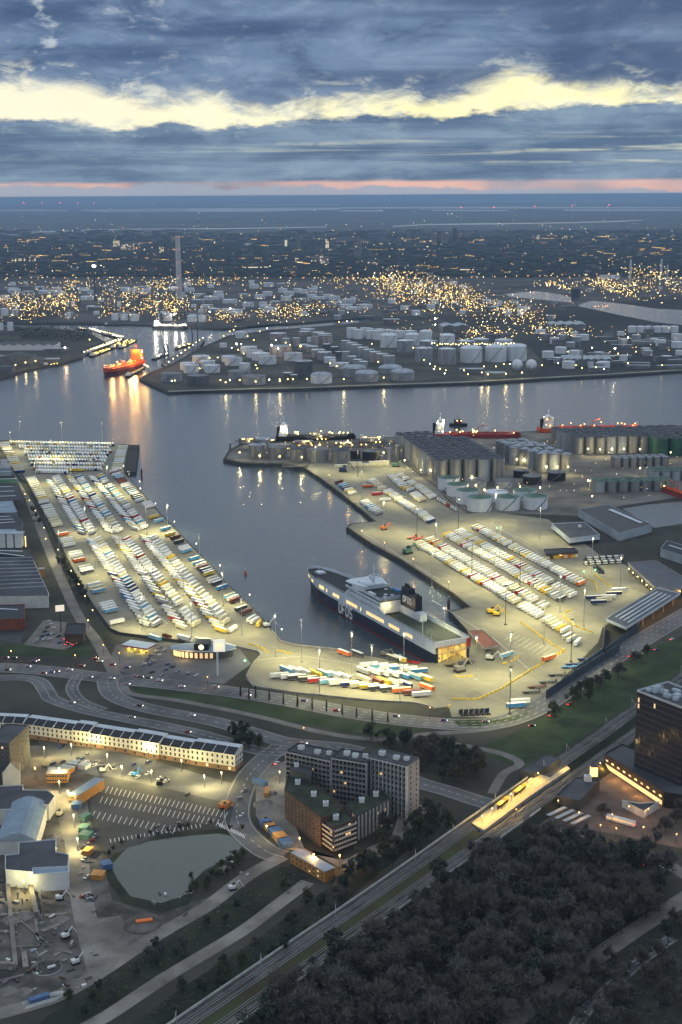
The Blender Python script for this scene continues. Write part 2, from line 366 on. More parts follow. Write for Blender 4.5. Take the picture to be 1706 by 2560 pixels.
FARE = [(-700, 806), (0, 807), (214, 809), (383, 812), (470, 818), (550, 822), (600, 820), (638, 812), (730, 809), (829, 801), (925, 793), (932, 797), (929, 803), (818, 814), (745, 820), (676, 824), (640, 830), (574, 838), (509, 866), (459, 893), (417, 916), (383, 927), (348, 946), (385, 965), (421, 981), (480, 977), (619, 975), (750, 972), (933, 965), (1150, 958), (1221, 956), (1374, 946), (1527, 939), (1706, 927), (2600, 890)]
far = [p[:2] for p in PX(FARE)]+[(95000, 161000), (-95000, 161000)]
b = MB(); b.prism(far, WZ-1.5, 0, QUAY, FARG); b.build('ground', kind='structure')
MIDE = [(-700, 815), (30, 816), (100, 818), (149, 822), (214, 830), (245, 843), (264, 855), (225, 868), (207, 880), (207, 893), (149, 910), (107, 916), (57, 927), (0, 946), (-700, 985)]
b = MB(); b.prism([p[:2] for p in PX(MIDE)], WZ-1.5, 0, QUAY, GRND); b.build('ground', kind='structure')
sheet('river_water', [(-6000, 1000), (6000, 1000), (6000, 5200), (-6000, 5200)], WZ, WATR)
def strip(pts, name='far_water', z=.6, m=None): return sheet(name, [p[:2] for p in PX(pts)], z, m or WATF)
DITCH = [(120, 2540), (240, 2475), (300, 2430), (421, 2350), (600, 2238), (706, 2165), (770, 2195), (690, 2250), (600, 2318), (420, 2425), (250, 2530), (150, 2585), (60, 2600)]
for pts in ([(-40, 524), (60, 523), (172, 525), (172, 528.5), (-40, 528)], [(196, 524), (420, 520.5), (853, 519), (853, 524), (640, 529), (260, 530), (215, 528)],
            [(853, 517.5), (1280, 516.5), (1750, 517.5), (1750, 521), (853, 521.5)], [(853, 526), (960, 526), (960, 529), (853, 529)], [(1080, 524.5), (1270, 524.5), (1270, 527.5), (1080, 527.5)], [(1410, 523.5), (1750, 523.5), (1750, 527), (1410, 527)],
            [(560, 512), (853, 510.5), (853, 512.5), (560, 514)], [(1100, 503.5), (1620, 501.5), (1620, 503.5), (1100, 505.5)],
            [(62, 580), (250, 573), (381, 571), (560, 570.5), (816, 566.5), (816, 568.5), (560, 573), (381, 573.5), (250, 576.5), (62, 583.5)],
            [(0, 587), (30, 586), (56, 589), (54, 591.5), (0, 590.5)], [(150, 604), (270, 604.5), (275, 607), (150, 608)], [(-20, 605), (82, 605), (82, 607), (-20, 607)], [(320, 608), (460, 608), (460, 610), (320, 610)],
            [(565, 608), (640, 609), (640, 612), (565, 611)], [(652, 611), (853, 613), (1065, 618), (1065, 621.5), (853, 617.5), (652, 616.5)],
            [(980, 565), (1060, 560.5), (1200, 558), (1350, 557), (1500, 553.5), (1600, 549.5), (1616, 550), (1560, 554.5), (1420, 558.5), (1200, 561.5), (1060, 563), (985, 567)],
            [(1200, 624), (1305, 629), (1305, 633), (1260, 633), (1200, 628)], [(1430, 636), (1550, 641), (1582, 648), (1706, 646), (1760, 646), (1760, 660), (1620, 660), (1560, 650), (1432, 641)]):
    strip(pts)
strip([(1440, 764), (1480, 752), (1560, 760), (1640, 772), (1760, 778), (1760, 818), (1640, 806), (1540, 786)], 'harbour_water', .3, WATR)
strip([(1262, 735), (1340, 728), (1400, 736), (1452, 750), (1430, 757), (1340, 748), (1275, 742)], 'harbour_water', .3, WATR)
strip([(1556, 1272), (1620, 1262), (1760, 1248), (1760, 1300), (1690, 1312), (1636, 1320)], 'dock_water', .15, WATR)
strip([(255, 2168), (300, 2118), (370, 2092), (435, 2082), (550, 2072), (606, 2082), (632, 2112), (610, 2150), (530, 2190), (490, 2225), (470, 2262), (403, 2280), (310, 2258), (272, 2205)], 'pond_bank', .11, GRAD)
strip([(277, 2165), (316, 2122), (370, 2104), (435, 2094), (544, 2084), (590, 2092), (609, 2111), (588, 2138), (511, 2176), (479, 2209), (457, 2241), (403, 2258), (326, 2241), (294, 2198)], 'pond_water', .12, POND)
# far fields and woods tone: broad darker and greener bands of the polder
FLD = mat('far_field', (.07, .088, .082), .95, .4, .0009, det=8, col2=(.115, .135, .125), stretch=(.35, 1, 1))
sheet('polder_fields', [p[:2] for p in PX([(-150, 503), (900, 498), (1850, 493), (1850, 570), (1500, 575), (850, 578), (300, 588), (-150, 598)])], .3, FLD)
# ------------------------------------------------------------------ yards, roads, paths
YARD = [(0, 1104), (23, 1103), (320, 1113), (309, 1181), (355, 1234), (404, 1289), (455, 1342), (496, 1384), (532, 1420), (565, 1458), (598, 1490), (629, 1519), (654, 1547), (677, 1576), (700, 1605), (740, 1615.5), (796, 1621.5), (842, 1626.5), (941, 1643.5), (1040, 1657), (1098, 1658), (1176, 1621), (1179, 1585), (1152, 1557), (1128, 1530), (1180, 1518), (1168, 1510), (1135, 1482), (1071, 1441), (1007, 1399), (931, 1358), (872, 1318), (880, 1311), (942, 1304), (909, 1276), (869, 1244), (820, 1207), (801, 1193), (768, 1172), (775, 1160), (846, 1153), (1002, 1155), (1084, 1213), (1122, 1253), (1168, 1284), (1230, 1279), (1370, 1298), (1480, 1372), (1500, 1388), (1564, 1412), (1637, 1470), (1506, 1570), (1496, 1606), (1440, 1662), (1367, 1736), (1332, 1769), (1262, 1794), (1130, 1792), (1122, 1766), (1084, 1771), (1038, 1759), (916, 1752), (740, 1734), (632, 1717), (614, 1696), (635, 1657), (653, 1640), (645, 1630), (582, 1617), (463, 1606), (400, 1598), (301, 1585), (278, 1575), (235, 1516), (200, 1458), (170, 1398), (130, 1318), (85, 1240), (60, 1192), (20, 1130), (-30, 1112)]
sheet('yard', [p[:2] for p in PX(YARD)], .05, CONC)
RD = []
def road(name, pts, w, m, z=.1, sm=4):
    q = smooth(PX(pts), sm) if sm else [p[:2] for p in PX(pts)]
    b = MB(); b.ribbon(q, w, z, m); b.build(name, kind='structure')
    if m is ASPH: RD.append((q, w, z))
    return q
road('service_path', [(20, 1150), (60, 1215), (105, 1330), (150, 1440), (199, 1544), (240, 1600), (290, 1690)], 9, PAVE, .1)
sheet('grass_verge', [p[:2] for p in PX([(20, 1160), (70, 1210), (115, 1310), (165, 1405), (215, 1480), (245, 1560), (285, 1600), (262, 1600), (228, 1545), (190, 1470), (140, 1380), (85, 1260), (40, 1190)])], .14, GRAD)
sheet('grass_verge', [p[:2] for p in PX([(0, 1617), (60, 1606), (180, 1622), (240, 1606), (222, 1640), (150, 1640), (60, 1640), (0, 1640)])], .06, GRAS)
sheet('car_lot', [p[:2] for p in PX([(60, 1612), (110, 1550), (200, 1560), (215, 1600), (160, 1625)])], .08, PAVE)
sheet('car_lot', [p[:2] for p in PX([(-20, 1600), (20, 1545), (75, 1555), (50, 1610)])], .08, ASPD)
sheet('forecourt', [p[:2] for p in PX([(290, 1612), (392, 1604), (600, 1622), (628, 1660), (560, 1710), (330, 1690), (268, 1665)])], .07, ASPH)
road('main_road', [(-60, 1668), (60, 1672), (160, 1682), (290, 1698), (430, 1712), (580, 1730), (720, 1752), (900, 1786), (1060, 1806), (1180, 1812), (1260, 1803), (1340, 1772), (1420, 1722), (1540, 1640), (1640, 1580), (1760, 1510)], 20, ASPH, .12)
road('road', [(-60, 1700), (40, 1694), (95, 1702), (118, 1730), (135, 1750), (223, 1778), (357, 1805), (480, 1830), (560, 1852), (650, 1878), (730, 1880)], 12, ASPH, .10)
road('road', [(268, 1700), (280, 1735), (330, 1760), (402, 1778), (536, 1804), (640, 1834), (718, 1856), (842, 1868), (900, 1880)], 15, ASPH, .11)
road('road', [(196, 1690), (180, 1722), (205, 1755), (260, 1776)], 9, ASPH, .13)
road('bicycle_path', [(310, 1712), (330, 1735), (450, 1752), (640, 1790), (800, 1830), (950, 1850), (1060, 1836), (1180, 1828), (1260, 1815), (1330, 1790), (1450, 1712), (1600, 1610), (1740, 1530)], 6, PAVE, .115)
road('street', [(705, 1866), (660, 1900), (620, 1945), (594, 2010), (600, 2068), (660, 2125), (706, 2142)], 15, ASPH, .125)
road('road', [(930, 1900), (1035, 1952), (1120, 1978), (1200, 2004), (1290, 2030), (1370, 2060)], 14, ASPH, .10)
road('footpath', [(1120, 1858), (1180, 1868), (1260, 1886), (1300, 1910), (1260, 1935), (1230, 1985)], 6, PAVE, .13)
road('site_road', [(706, 2142), (620, 2190), (520, 2265), (421, 2322), (340, 2372), (268, 2420), (200, 2462), (120, 2500), (-40, 2545)], 9, DIRT, .13)
road('site_road', [(150, 1975), (175, 2060), (195, 2140), (202, 2230), (222, 2330), (250, 2430)], 11, DIRT, .14)
road('dirt_path', [(150, 2600), (260, 2545), (420, 2440), (600, 2332), (690, 2265), (770, 2205)], 8, DIRT, .10)
road('dirt_path', [(1250, 2580), (1427, 2440), (1560, 2345), (1644, 2290), (1760, 2215)], 10, PAVE, .10)
road('road', [(1430, 2580), (1477, 2514), (1594, 2410), (1680, 2345)], 6, ASPH, .12)
road('road', [(1300, 2052), (1400, 2082), (1520, 2112), (1640, 2142), (1700, 2180), (1760, 2220)], 8, PAVE, .11)
sheet('building_site', [p[:2] for p in PX([(-40, 1880), (120, 1860), (210, 1930), (225, 2050), (262, 2160), (280, 2250), (400, 2290), (470, 2260), (600, 2215), (330, 2385), (250, 2440), (150, 2490), (-60, 2540)])], .06, DIRD)
sheet('building_site', [p[:2] for p in PX([(640, 1930), (720, 1900), (720, 2010), (760, 2120), (870, 2180), (980, 2130), (1060, 2040), (1075, 2020), (1010, 2000), (980, 2090), (860, 2150), (700, 2120), (640, 2040)])], .08, DIRT)
sheet('site_ground', [p[:2] for p in PX([(225, 2300), (300, 2290), (330, 2330), (318, 2375), (255, 2425), (236, 2370)])], .16, DIRT)
sheet('street', [p[:2] for p in PX([(90, 1852), (250, 1868), (420, 1912), (600, 1965), (640, 1905), (668, 1905), (620, 1990), (560, 2010), (330, 1960), (200, 1930)])], .09, ASPH)
sheet('car_park', [p[:2] for p in PX([(214, 1955), (250, 1938), (420, 1972), (585, 2012), (575, 2060), (470, 2062), (390, 2090), (300, 2130), (262, 2140), (240, 2080)])], .13, ASPD)
sheet('station_square', [p[:2] for p in PX([(1320, 2010), (1420, 1960), (1500, 1900), (1706, 1990), (1760, 2030), (1760, 2130), (1640, 2110), (1560, 2090), (1400, 2060)])], .07, mat('brick_paving', (.13, .10, .085), .85, .3, .08, det=7))
sheet('grass_embankment', [p[:2] for p in PX([(1780, 1560), (1780, 1640), (1640, 1720), (1500, 1812), (1400, 1880), (1345, 1925), (1290, 1915), (1215, 1890), (1215, 1862), (1290, 1830), (1350, 1800), (1450, 1735), (1600, 1632)])], .09, GRAS)
sheet('grass_verge', [p[:2] for p in PX([(325, 1716), (450, 1728), (600, 1748), (760, 1778), (900, 1806), (1060, 1822), (1000, 1842), (880, 1832), (700, 1800), (500, 1760), (345, 1735)])], .08, GRAS)
sheet('grass_verge', [p[:2] for p in PX([(1130, 1802), (1180, 1800), (1250, 1800), (1300, 1788), (1330, 1778), (1290, 1800), (1200, 1816), (1150, 1816)])], .15, GRAS)
# quay pavement of the tank jetty and the far terminal
sheet('terminal_ground', [p[:2] for p in PX([(566, 1146), (578, 1126), (606, 1112), (900, 1098), (1050, 1092), (1350, 1079), (1720, 1066), (1720, 1240), (1550, 1265), (1480, 1290), (1168, 1280), (1084, 1208), (1002, 1153), (846, 1150), (768, 1166), (705, 1157), (610, 1155)])], .03, mat('terminal_paving', (.12, .115, .105), .9, .4, .02, det=8, col2=(.2, .19, .17)))
sheet('terminal_ground', [p[:2] for p in PX([(365, 946), (395, 930), (425, 918), (470, 892), (520, 866), (580, 841), (640, 833), (745, 823), (929, 805), (1100, 800), (1300, 850), (1360, 905), (1330, 944), (1150, 954), (930, 961), (619, 971), (430, 977)])], .05, mat('tank_field', (.05, .055, .045), .95, .5, .008, det=9, col2=(.10, .098, .08)))
strip(DITCH, 'ditch_bank', .07, GRAD); strip([(330, 2560), (470, 2460), (640, 2350), (760, 2260), (870, 2190), (1060, 2060), (1110, 2050), (700, 2390), (540, 2500), (440, 2580)], 'railway_slope', .06, GRAD)
b = MB()                                                  # pale quay edge of the far terminal
b.ribbon([p[:2] for p in PX([(421, 978.5), (619, 972.5), (750, 969.5), (933, 962.5), (1150, 955.5), (1374, 943.5), (1706, 924.5)])], 14, .25, mat('quay_edge', (.26, .26, .2), .9, .3, .02))
b.build('quay_edge', kind='structure')
sheet('refinery_ground', [p[:2] for p in PX([(-200, 700), (400, 700), (900, 700), (1750, 690), (1750, 745), (1440, 760), (1300, 790), (1000, 790), (925, 791), (730, 807), (600, 818), (470, 815), (214, 806), (-200, 804)])], .07, mat('refinery_paving', (.055, .055, .052), .95, .5, .004, det=9, col2=(.10, .095, .085)))
# ------------------------------------------------------------------ railway on its low embankment
TRK = []
def railway(pts, w, name):
    q = smooth([p[:2] for p in PX(pts, 4.0)], 5)
    L, R, l, r = offs(q, w/2), offs(q, -w/2), offs(q, w/2+6), offs(q, -w/2-6)
    b = MB()
    for i in range(len(q)-1):
        b.face([(*R[i], 4), (*R[i+1], 4), (*L[i+1], 4), (*L[i], 4)], BALL)
        b.face([(*L[i], 4), (*L[i+1], 4), (*l[i+1], 0), (*l[i], 0)], GRAD)
        b.face([(*r[i], 0), (*r[i+1], 0), (*R[i+1], 4), (*R[i], 4)], GRAD)
    b.build('railway_embankment', kind='structure')
    for s in (-2.2, 2.2):
        c = offs(q, s)
        t = thing('railway_track', '%s track of the %s' % ('left-hand' if s > 0 else 'right-hand', name), 'railway track', (*c[0], 4), wm=True)
        for k in (-.72, .72):
            bb = MB(); L2 = offs(c, k)
            bb.wall(L2, .16, 4.15, 4.34, RAIL); bb.build('rail', parent=t)
        bb = MB(); d = 0
        for i in range(len(c)-1):
            p, e = Vector(c[i]), Vector(c[i+1])-Vector(c[i]); n = int(e.length/1.9); a = math.atan2(e.y, e.x)
            for j in range(n): bb.box((*(p+e*(j/n)), 4.02), (.5, 2.6, .14), BALL, a)
        bb.build('sleepers', parent=t, kind='stuff')
    return q
UPT = railway([(380, 2625), (468, 2562), (700, 2402), (925, 2248), (1100, 2124), (1180, 2066), (1330, 1960), (1401, 1906), (1500, 1838), (1583, 1778), (1706, 1694), (1780, 1645)], 10.5, 'upper railway line past the lit platform')
LOT = railway([(450, 2635), (560, 2560), (875, 2338), (1100, 2178), (1215, 2100), (1330, 2018), (1440, 1940), (1564, 1852), (1706, 1752), (1780, 1700)], 9.5, 'lower railway line beside the dark wood')
for q, s, lb in ((UPT, 6.0, 'pale noise barrier along the outer edge of the upper railway line'), (LOT, -5.6, 'pale noise barrier between the lower railway line and the wood')):
    b = MB(); n = len(q); b.wall(offs(q, s)[:int(n*.58)], .3, 4, 5.3, mat('barrier_concrete', (.5, .51, .5), .8, .15, .2)); b.build('noise_barrier', lb, 'barrier')
b = MB(); q = smooth([p[:2] for p in PX([(415, 2630), (720, 2425), (1000, 2222), (1190, 2078)], 4)], 5)
b.ribbon(q, 9, 4.05, mat('dry_grass', (.075, .068, .03), .95, .4, .08, col2=(.05, .062, .024))); b.build('grass_verge', kind='structure')
# ------------------------------------------------------------------ light masts of the freight yards
LAMPW = emat('mast_lamp', (1, .93, .6), 60, 'NONE')
POLE = mat('pole_metal', (.42, .43, .42), .5, .1, .5, metal=.4)
POLD = mat('pole_dark', (.06, .06, .06), .6, .1, .5)
LCOL = (1, .89, .40)
def lamp_light(parent, loc, watts, col=LCOL, r=.6, name='mast_light', cone=0):
    d = bpy.data.lights.new(name, 'SPOT' if cone else 'POINT')
    if cone: d.spot_size = math.radians(cone); d.spot_blend = .9
    d.energy = watts; d.color = col; d.shadow_soft_size = r
    o = bpy.data.objects.new(name, d); COL.objects.link(o); o.parent = parent; o.location = loc; return o
def mast_proto(h, m):
    t = thing('light_mast', 'tall floodlight mast', 'light mast')
    b = MB(); b.cyl((0, 0, 0), .32, h, m, n=8, r2=.18); b.build('pole', parent=t)
    b = MB(); b.box((0, 0, 0), (2.2, 2.2, .8), m); b.build('base', parent=t)
    b = MB(); b.cyl((0, 0, h-.5), 1.5, .5, m, n=10, r2=1.1); b.build('lamp_ring', parent=t)
    b = MB(); b.face([(1.3*math.cos(-k*math.pi/5), 1.3*math.sin(-k*math.pi/5), h-.55) for k in range(10)], LAMPW)
    b.build('lamp_head', parent=t); return t
MASTS = {}
def mast(px, py, h, watts, label, m=None, group='floodlight masts of the freight yards', col=LCOL):
    m = m or POLE; k = (h, m.name); p = at(px, py)
    if k not in MASTS: MASTS[k] = o = mast_proto(h, m); o.location = p
    else: o = copy_tree(MASTS[k], p)
    for ch in list(o.children):
        if ch.type == 'LIGHT': bpy.data.objects.remove(ch)
    lamp_light(o, (0, 0, h-1.6), watts*1.4, col, cone=160)
    return tag(o, label, None, group)
PW = 62000
ML = [(52, 1104), (156, 1107), (257, 1109), (130, 1155), (90, 1215), (180, 1235), (270, 1225), (215, 1335), (368, 1337), (300, 1390), (240, 1440), (383, 1440), (357, 1575), (460, 1490), (558, 1514), (605, 1585), (480, 1592), (28, 1132), (325, 1240), (420, 1330), (500, 1410), (150, 1400)]  # the last masts listed are added to even out the yard light
for i, (x, y) in enumerate(ML):
    mast(x, y, 30, PW*1.25, 'pale floodlight mast among the trailer rows of the left yard, %s from the river' % ordn(i+1))
MR = [(790, 1180), (895, 1190), (975, 1172), (1043, 1348), (1146, 1322), (1240, 1310), (1010, 1262), (960, 1330), (1264, 1562), (1428, 1655), (1275, 1785), (1180, 1440), (1300, 1480), (1400, 1530), (1250, 1400), (1480, 1430), (1360, 1610), (1190, 1700), (1010, 1690), (755, 1655), (880, 1690), (1350, 1350), (1110, 1620), (690, 1640), (1550, 1480), (800, 1735), (1000, 1752), (1080, 1470), (905, 1248), (1090, 1390), (1235, 1475), (1330, 1540), (1275, 1690), (930, 1725), (1460, 1570)]  # closing entries are extra masts, added to smooth the light between pools
for i, (x, y) in enumerate(MR):
    dk = i in (1, 3, 4, 8, 9, 10, 11, 12)
    mast(x, y, 34, PW*1.15, '%s floodlight mast on the pale concrete of the right yard, %s from the tank jetty' % ('dark' if dk else 'pale', ordn(i+1)), POLD if dk else POLE)
# ------------------------------------------------------------------ parked semi-trailers
TC = {'white': (.84, .84, .82), 'cream': (.74, .68, .46), 'yellow': (.80, .55, .04), 'orange': (.70, .16, .03), 'red': (.42, .03, .025), 'blue': (.05, .22, .50), 'dark blue': (.02, .035, .13), 'light blue': (.18, .42, .62), 'grey': (.42, .43, .43), 'dark grey': (.06, .065, .075), 'brown': (.16, .05, .03), 'green': (.05, .20, .08)}
TM = {k: mat('trailer_'+k.replace(' ', '_'), v, .5, .1, .35, det=5) for k, v in TC.items()}
ROOF = {k: mat('trailer_roof_'+k.replace(' ', '_'), v, .6, .12, .3, det=5) for k, v in (('white', (.84, .84, .80)), ('cream', (.70, .63, .42)), ('grey', (.46, .46, .45)), ('yellow', (.78, .52, .04)), ('blue', (.05, .20, .42)), ('brown', (.22, .07, .05)))}
RUBB = mat('rubber', (.02, .02, .02), .8); CHAS = mat('chassis_steel', (.05, .05, .055), .6, .3, .6)
FRDG = mat('cooling_unit_grey', (.30, .30, .30), .5, .2, 1.5); TNKM = mat('tank_steel', (.66, .67, .66), .35, .1, .5, metal=.3)
def box_geo(b, side, roof, L=13.6, w=2.55):
    x, y, z0, z1 = L/2, w/2, 1.15, 4.0
    b.prism([(-x, -y), (x, -y), (x, y), (-x, y)], z0, z1, side, roof)
    b.face([(-x, y, z0), (x, y, z0), (x, -y, z0), (-x, -y, z0)], CHAS)
    for s in (-1, 1):                                      # roof and corner rails
        b.bar((-x, s*(y+.02), z1-.06), (x, s*(y+.02), z1-.06), .12, TNKM)
        b.bar((-x, s*(y+.02), z0+.06), (x, s*(y+.02), z0+.06), .12, TNKM)
    for s in (-.08, .08): b.bar((-x-.02, s, z0+.1), (-x-.02, s, z1-.1), .05, CHAS)
def tank_geo(b, side, roof, L=12.6):
    n = 12; r = 1.22; c = 2.5
    for i in range(n):
        a, e = 2*math.pi*i/n, 2*math.pi*(i+1)/n
        P = [(x, r*math.cos(q), c+r*math.sin(q)) for x in (-L/2, L/2) for q in (a, e)]
        b.face([P[0], P[1], P[3], P[2]], side)
        for x, s in ((-L/2, -1), (L/2, 1)):
            b.face([(x, r*math.cos(a), c+r*math.sin(a)), (x, r*math.cos(e), c+r*math.sin(e)), (x+s*.5, 0, c)], side)
    b.bar((-L/2+.6, 0, c+r+.08), (L/2-.6, 0, c+r+.08), .5, CHAS, .12)
def chassis_geo(b, L=13.6):
    for s in (-.5, .5): b.bar((-L/2+.2, s, 1.0), (L/2-.2, s, 1.0), .2, CHAS)
    for k in (-5.0, -3.7, -2.4):
        for s in (-1.05, 1.05):
            for i in range(8):
                a, e = i*math.pi/4, (i+1)*math.pi/4
                for yy, o in ((s-.17, -1), (s+.17, 1)): b.face([(k, yy, .5), (k+.5*math.cos(a), yy, .5+.5*math.sin(a)), (k+.5*math.cos(e), yy, .5+.5*math.sin(e))][::o], RUBB)
                b.face([(k+.5*math.cos(a), s-.17, .5+.5*math.sin(a)), (k+.5*math.cos(e), s-.17, .5+.5*math.sin(e)), (k+.5*math.cos(e), s+.17, .5+.5*math.sin(e)), (k+.5*math.cos(a), s+.17, .5+.5*math.sin(a))], RUBB)
    for s in (-.8, .8): b.bar((3.6, s, 0), (3.6, s, 1), .18, CHAS)
TRE = []                                                   # (x, y, angle, colour, roof, kind, where, order)
SC = {'mix': 'white*12 cream*3 grey*2 red yellow blue dark_blue light_blue', 'white': 'white*9 cream*2 grey', 'cream': 'cream*4 white*5 yellow', 'quay': 'white*4 blue*2 dark_blue dark_grey light_blue brown yellow', 'reef': 'white*14 cream*5 grey*2 red yellow', 'lite': 'white*3 light_blue*3 grey'}
def pick(sc):
    L = []
    for w in SC[sc].split():
        k, _, n = w.partition('*'); L += [k.replace('_', ' ')]*int(n or 1)
    return rnd.choice(L)
def row(p0, p1, n, deg, where, sc='mix', last=None, tank=.0, first=None, gap=.02, roofz=4.0):
    A, B = at(*p0, roofz), at(*p1, roofz)
    for i in range(n):
        if 0 < i < n-1 and rnd.random() < gap: continue
        f = i/(n-1) if n > 1 else 0; p = A.lerp(B, f)
        c = pick(sc)
        if i == 0 and first: c = first
        if i == n-1 and last: c = last
        k = 'tank' if rnd.random() < tank else 'box'
        if k == 'tank': c = rnd.choice(['white', 'cream', 'yellow', 'grey'])
        a = math.radians(deg)+rnd.gauss(0, .012); j = rnd.gauss(0, .35)
        rf = 'white' if c not in ('cream', 'grey', 'yellow', 'brown', 'orange') or rnd.random() < .45 else ('cream' if c in ('yellow', 'orange', 'cream') and rnd.random() < .7 else 'grey' if c == 'grey' else 'yellow' if c == 'yellow' else 'cream')
        if rnd.random() < .12: rf = 'cream'
        if c == 'brown': rf = 'brown'
        TRE.append((p.x+j*math.cos(a), p.y+j*math.sin(a), a, c, rf, k, where, i+1))
TOP = -75; LW, RW = -47.5, 69
for k, (a, e, n) in enumerate((((27, 1103), (283, 1108), 38), ((50, 1113), (270, 1117), 33), ((65, 1121), (276, 1125), 32), ((63, 1129), (268, 1132), 31), ((72, 1138), (265, 1141), 29), ((75, 1147), (262, 1149), 28), ((80, 1156), (258, 1158), 27), ((86, 1166), (252, 1168), 25), ((92, 1174), (168, 1176), 14))):
    row(a, e, n, TOP, '%s cross row from the river' % ordn(k+1), 'mix')
row((178, 1171), (200, 1171.5), 2, 4, 'yellow pair at the cross rows', 'cream', 'yellow', first='yellow')
row((11, 1107), (50, 1175), 16, 23, 'outer left column beside the fence', 'cream', last='dark blue')
row((308, 1113), (293, 1168), 11, 12, 'outer right column at the quay corner', 'white')
row((284, 1175), (349, 1246), 20, 56, 'upper column along the basin quay', 'quay', first='white')
row((77, 1192), (143, 1308), 23, 48, 'middle column beside the left fence', 'cream')
for a, e, n, d, w in (((125, 1200), (204, 1327), 21, LW, 'left wing of the first upper herringbone'), ((141, 1189), (231, 1325), 22, RW, 'right wing of the first upper herringbone'),
                      ((176, 1190), (273, 1322), 21, LW, 'left wing of the second upper herringbone'), ((197, 1188), (297, 1321), 22, RW, 'right wing of the second upper herringbone'),
                      ((231, 1190), (338, 1317), 21, LW, 'left wing of the third upper herringbone'), ((251, 1185), (361, 1313), 23, RW, 'right wing of the third upper herringbone')):
    row(a, e, n, d, w, 'mix', tank=.03)
for a, e, n, d, w, l in (((227, 1347), (362, 1553), 29, LW, 'left wing of the first lower herringbone', 'white'), ((244, 1343), (391, 1553), 30, RW, 'right wing of the first lower herringbone', 'grey'),
                      ((292, 1342), (453, 1561), 30, LW, 'left wing of the second lower herringbone', 'cream'), ((316, 1343), (489, 1554), 30, RW, 'right wing of the second lower herringbone', 'cream'),
                      ((360, 1339), (553, 1569), 31, LW, 'left wing of the third lower herringbone', 'yellow'), ((382, 1338), (582, 1567), 31, RW, 'right wing of the third lower herringbone', 'white')):
    row(a, e, n, d, w, 'mix' if 'first' in w else 'reef', last=l, tank=.10 if 'left' in w else .0)
q = 'lower column along the basin quay'
for k, (a, e, n, sc, l) in enumerate((((366, 1254), (374, 1262), 3, 'white', None), ((384, 1287), (384, 1287), 1, 'quay', 'yellow'), ((398, 1297), (398, 1297), 1, 'quay', 'light blue'), ((415, 1317), (415, 1317), 1, 'quay', 'blue'), ((426, 1331), (437, 1339), 2, 'quay', 'brown'), ((448, 1349), (448, 1349), 1, 'quay', 'dark grey'), ((459, 1363), (467, 1372), 3, 'quay', 'light blue'), ((486, 1391), (486, 1391), 1, 'quay', 'blue'), ((497, 1402), (519, 1424), 5, 'quay', 'dark blue'), ((523, 1428), (523, 1428), 1, 'quay', 'yellow'), ((532, 1441), (543, 1452), 3, 'white', 'dark grey'), ((555, 1463), (555, 1463), 1, 'quay', 'blue'), ((576, 1484), (588, 1495), 3, 'lite', 'brown'), ((602, 1516), (602, 1516), 1, 'quay', 'dark grey'), ((614, 1525), (614, 1525), 1, 'quay', 'brown'))):
    row(a, e, n, 53, '%s quayside cluster of the lower column' % ordn(k+1), sc, last=l)
row((629, 1541), (638, 1546), 2, 66, 'loose pair by the quay bend', 'white', first='white'); row((648, 1553), (648, 1553), 1, 84, 'quay bend', 'cream', 'yellow')
for k, (a, e, n, l) in enumerate((((157, 1331), (157, 1331), 1, 'orange'), ((166, 1344), (174, 1357), 4, 'white'), ((189, 1377), (198, 1395), 4, 'orange'), ((211, 1413), (219, 1425), 3, 'dark grey'), ((235, 1456), (246, 1472), 3, 'light blue'), ((266, 1504), (277, 1521), 4, 'light blue'), ((291, 1549), (291, 1549), 1, 'white'))):
    row(a, e, n, 42, '%s cluster beside the left fence' % ordn(k+1), 'white', last=l)
row((389, 1589), (389, 1589), 1, -42, 'yard edge near the petrol station', 'quay', 'light blue'); row((416, 1587), (416, 1587), 1, -42, 'yard edge near the petrol station', 'quay', 'brown') if False else None
row((460, 1589), (460, 1589), 1, -40, 'yard edge behind the oval building', 'white'); row((505, 1596), (527, 1598), 3, -40, 'row behind the oval building', 'white'); row((572, 1610), (572, 1610), 1, -40, 'yard edge beside the tall sign', 'white')
# right yard
RY = 52.5
row((1046, 1352), (1413, 1570), 50, RY, 'quay-side half of the first double row', 'reef'); row((1421, 1584), (1430, 1591), 2, RY, 'near end of the first double row', 'white')
row((1444, 1600), (1444, 1600), 1, 62, 'open concrete past the first double row', 'white')
row((1075, 1343), (1362, 1510), 38, RY, 'inner half of the first double row', 'reef')
row((1119, 1331), (1405, 1491), 41, RY, 'quay-side half of the second double row', 'reef', first='yellow', last='dark grey'); row((1147, 1323), (1432, 1482), 41, RY, 'inner half of the second double row', 'reef', last='white')
row((1190, 1312), (1453, 1452), 37, RY, 'single row nearest the office', 'reef', last='orange')
for a, w in (((1485, 1489), 'first'), ((1497, 1500), 'second'), ((1513, 1493), 'third'), ((1524, 1487), 'fourth'), ((1537, 1479), 'fifth'), ((1548, 1470), 'sixth')):
    row(a, a, 1, 6, '%s of the crosswise group by the canopy' % w, 'white', 'dark blue' if w in ('first', 'second', 'fifth') else None)
row((978, 1187), (1006, 1208), 8, RY, 'upper row of the jetty-side block', 'white'); row((1010, 1213), (1026, 1220), 3, RY, 'yellow end of the jetty-side block', 'cream', first='yellow')
row((1026, 1201), (1036, 1208), 4, RY, 'upper silo-side cluster', 'white'); row((1046, 1211), (1082, 1238), 9, RY, 'lower silo-side cluster', 'cream', last='white'); row((1000, 1184), (1014, 1193), 3, RY, 'scattered trio by the silos', 'white')
row((1036, 1230), (1056, 1246), 7, RY, 'short row left of the silo-side cluster', 'cream', last='cream')
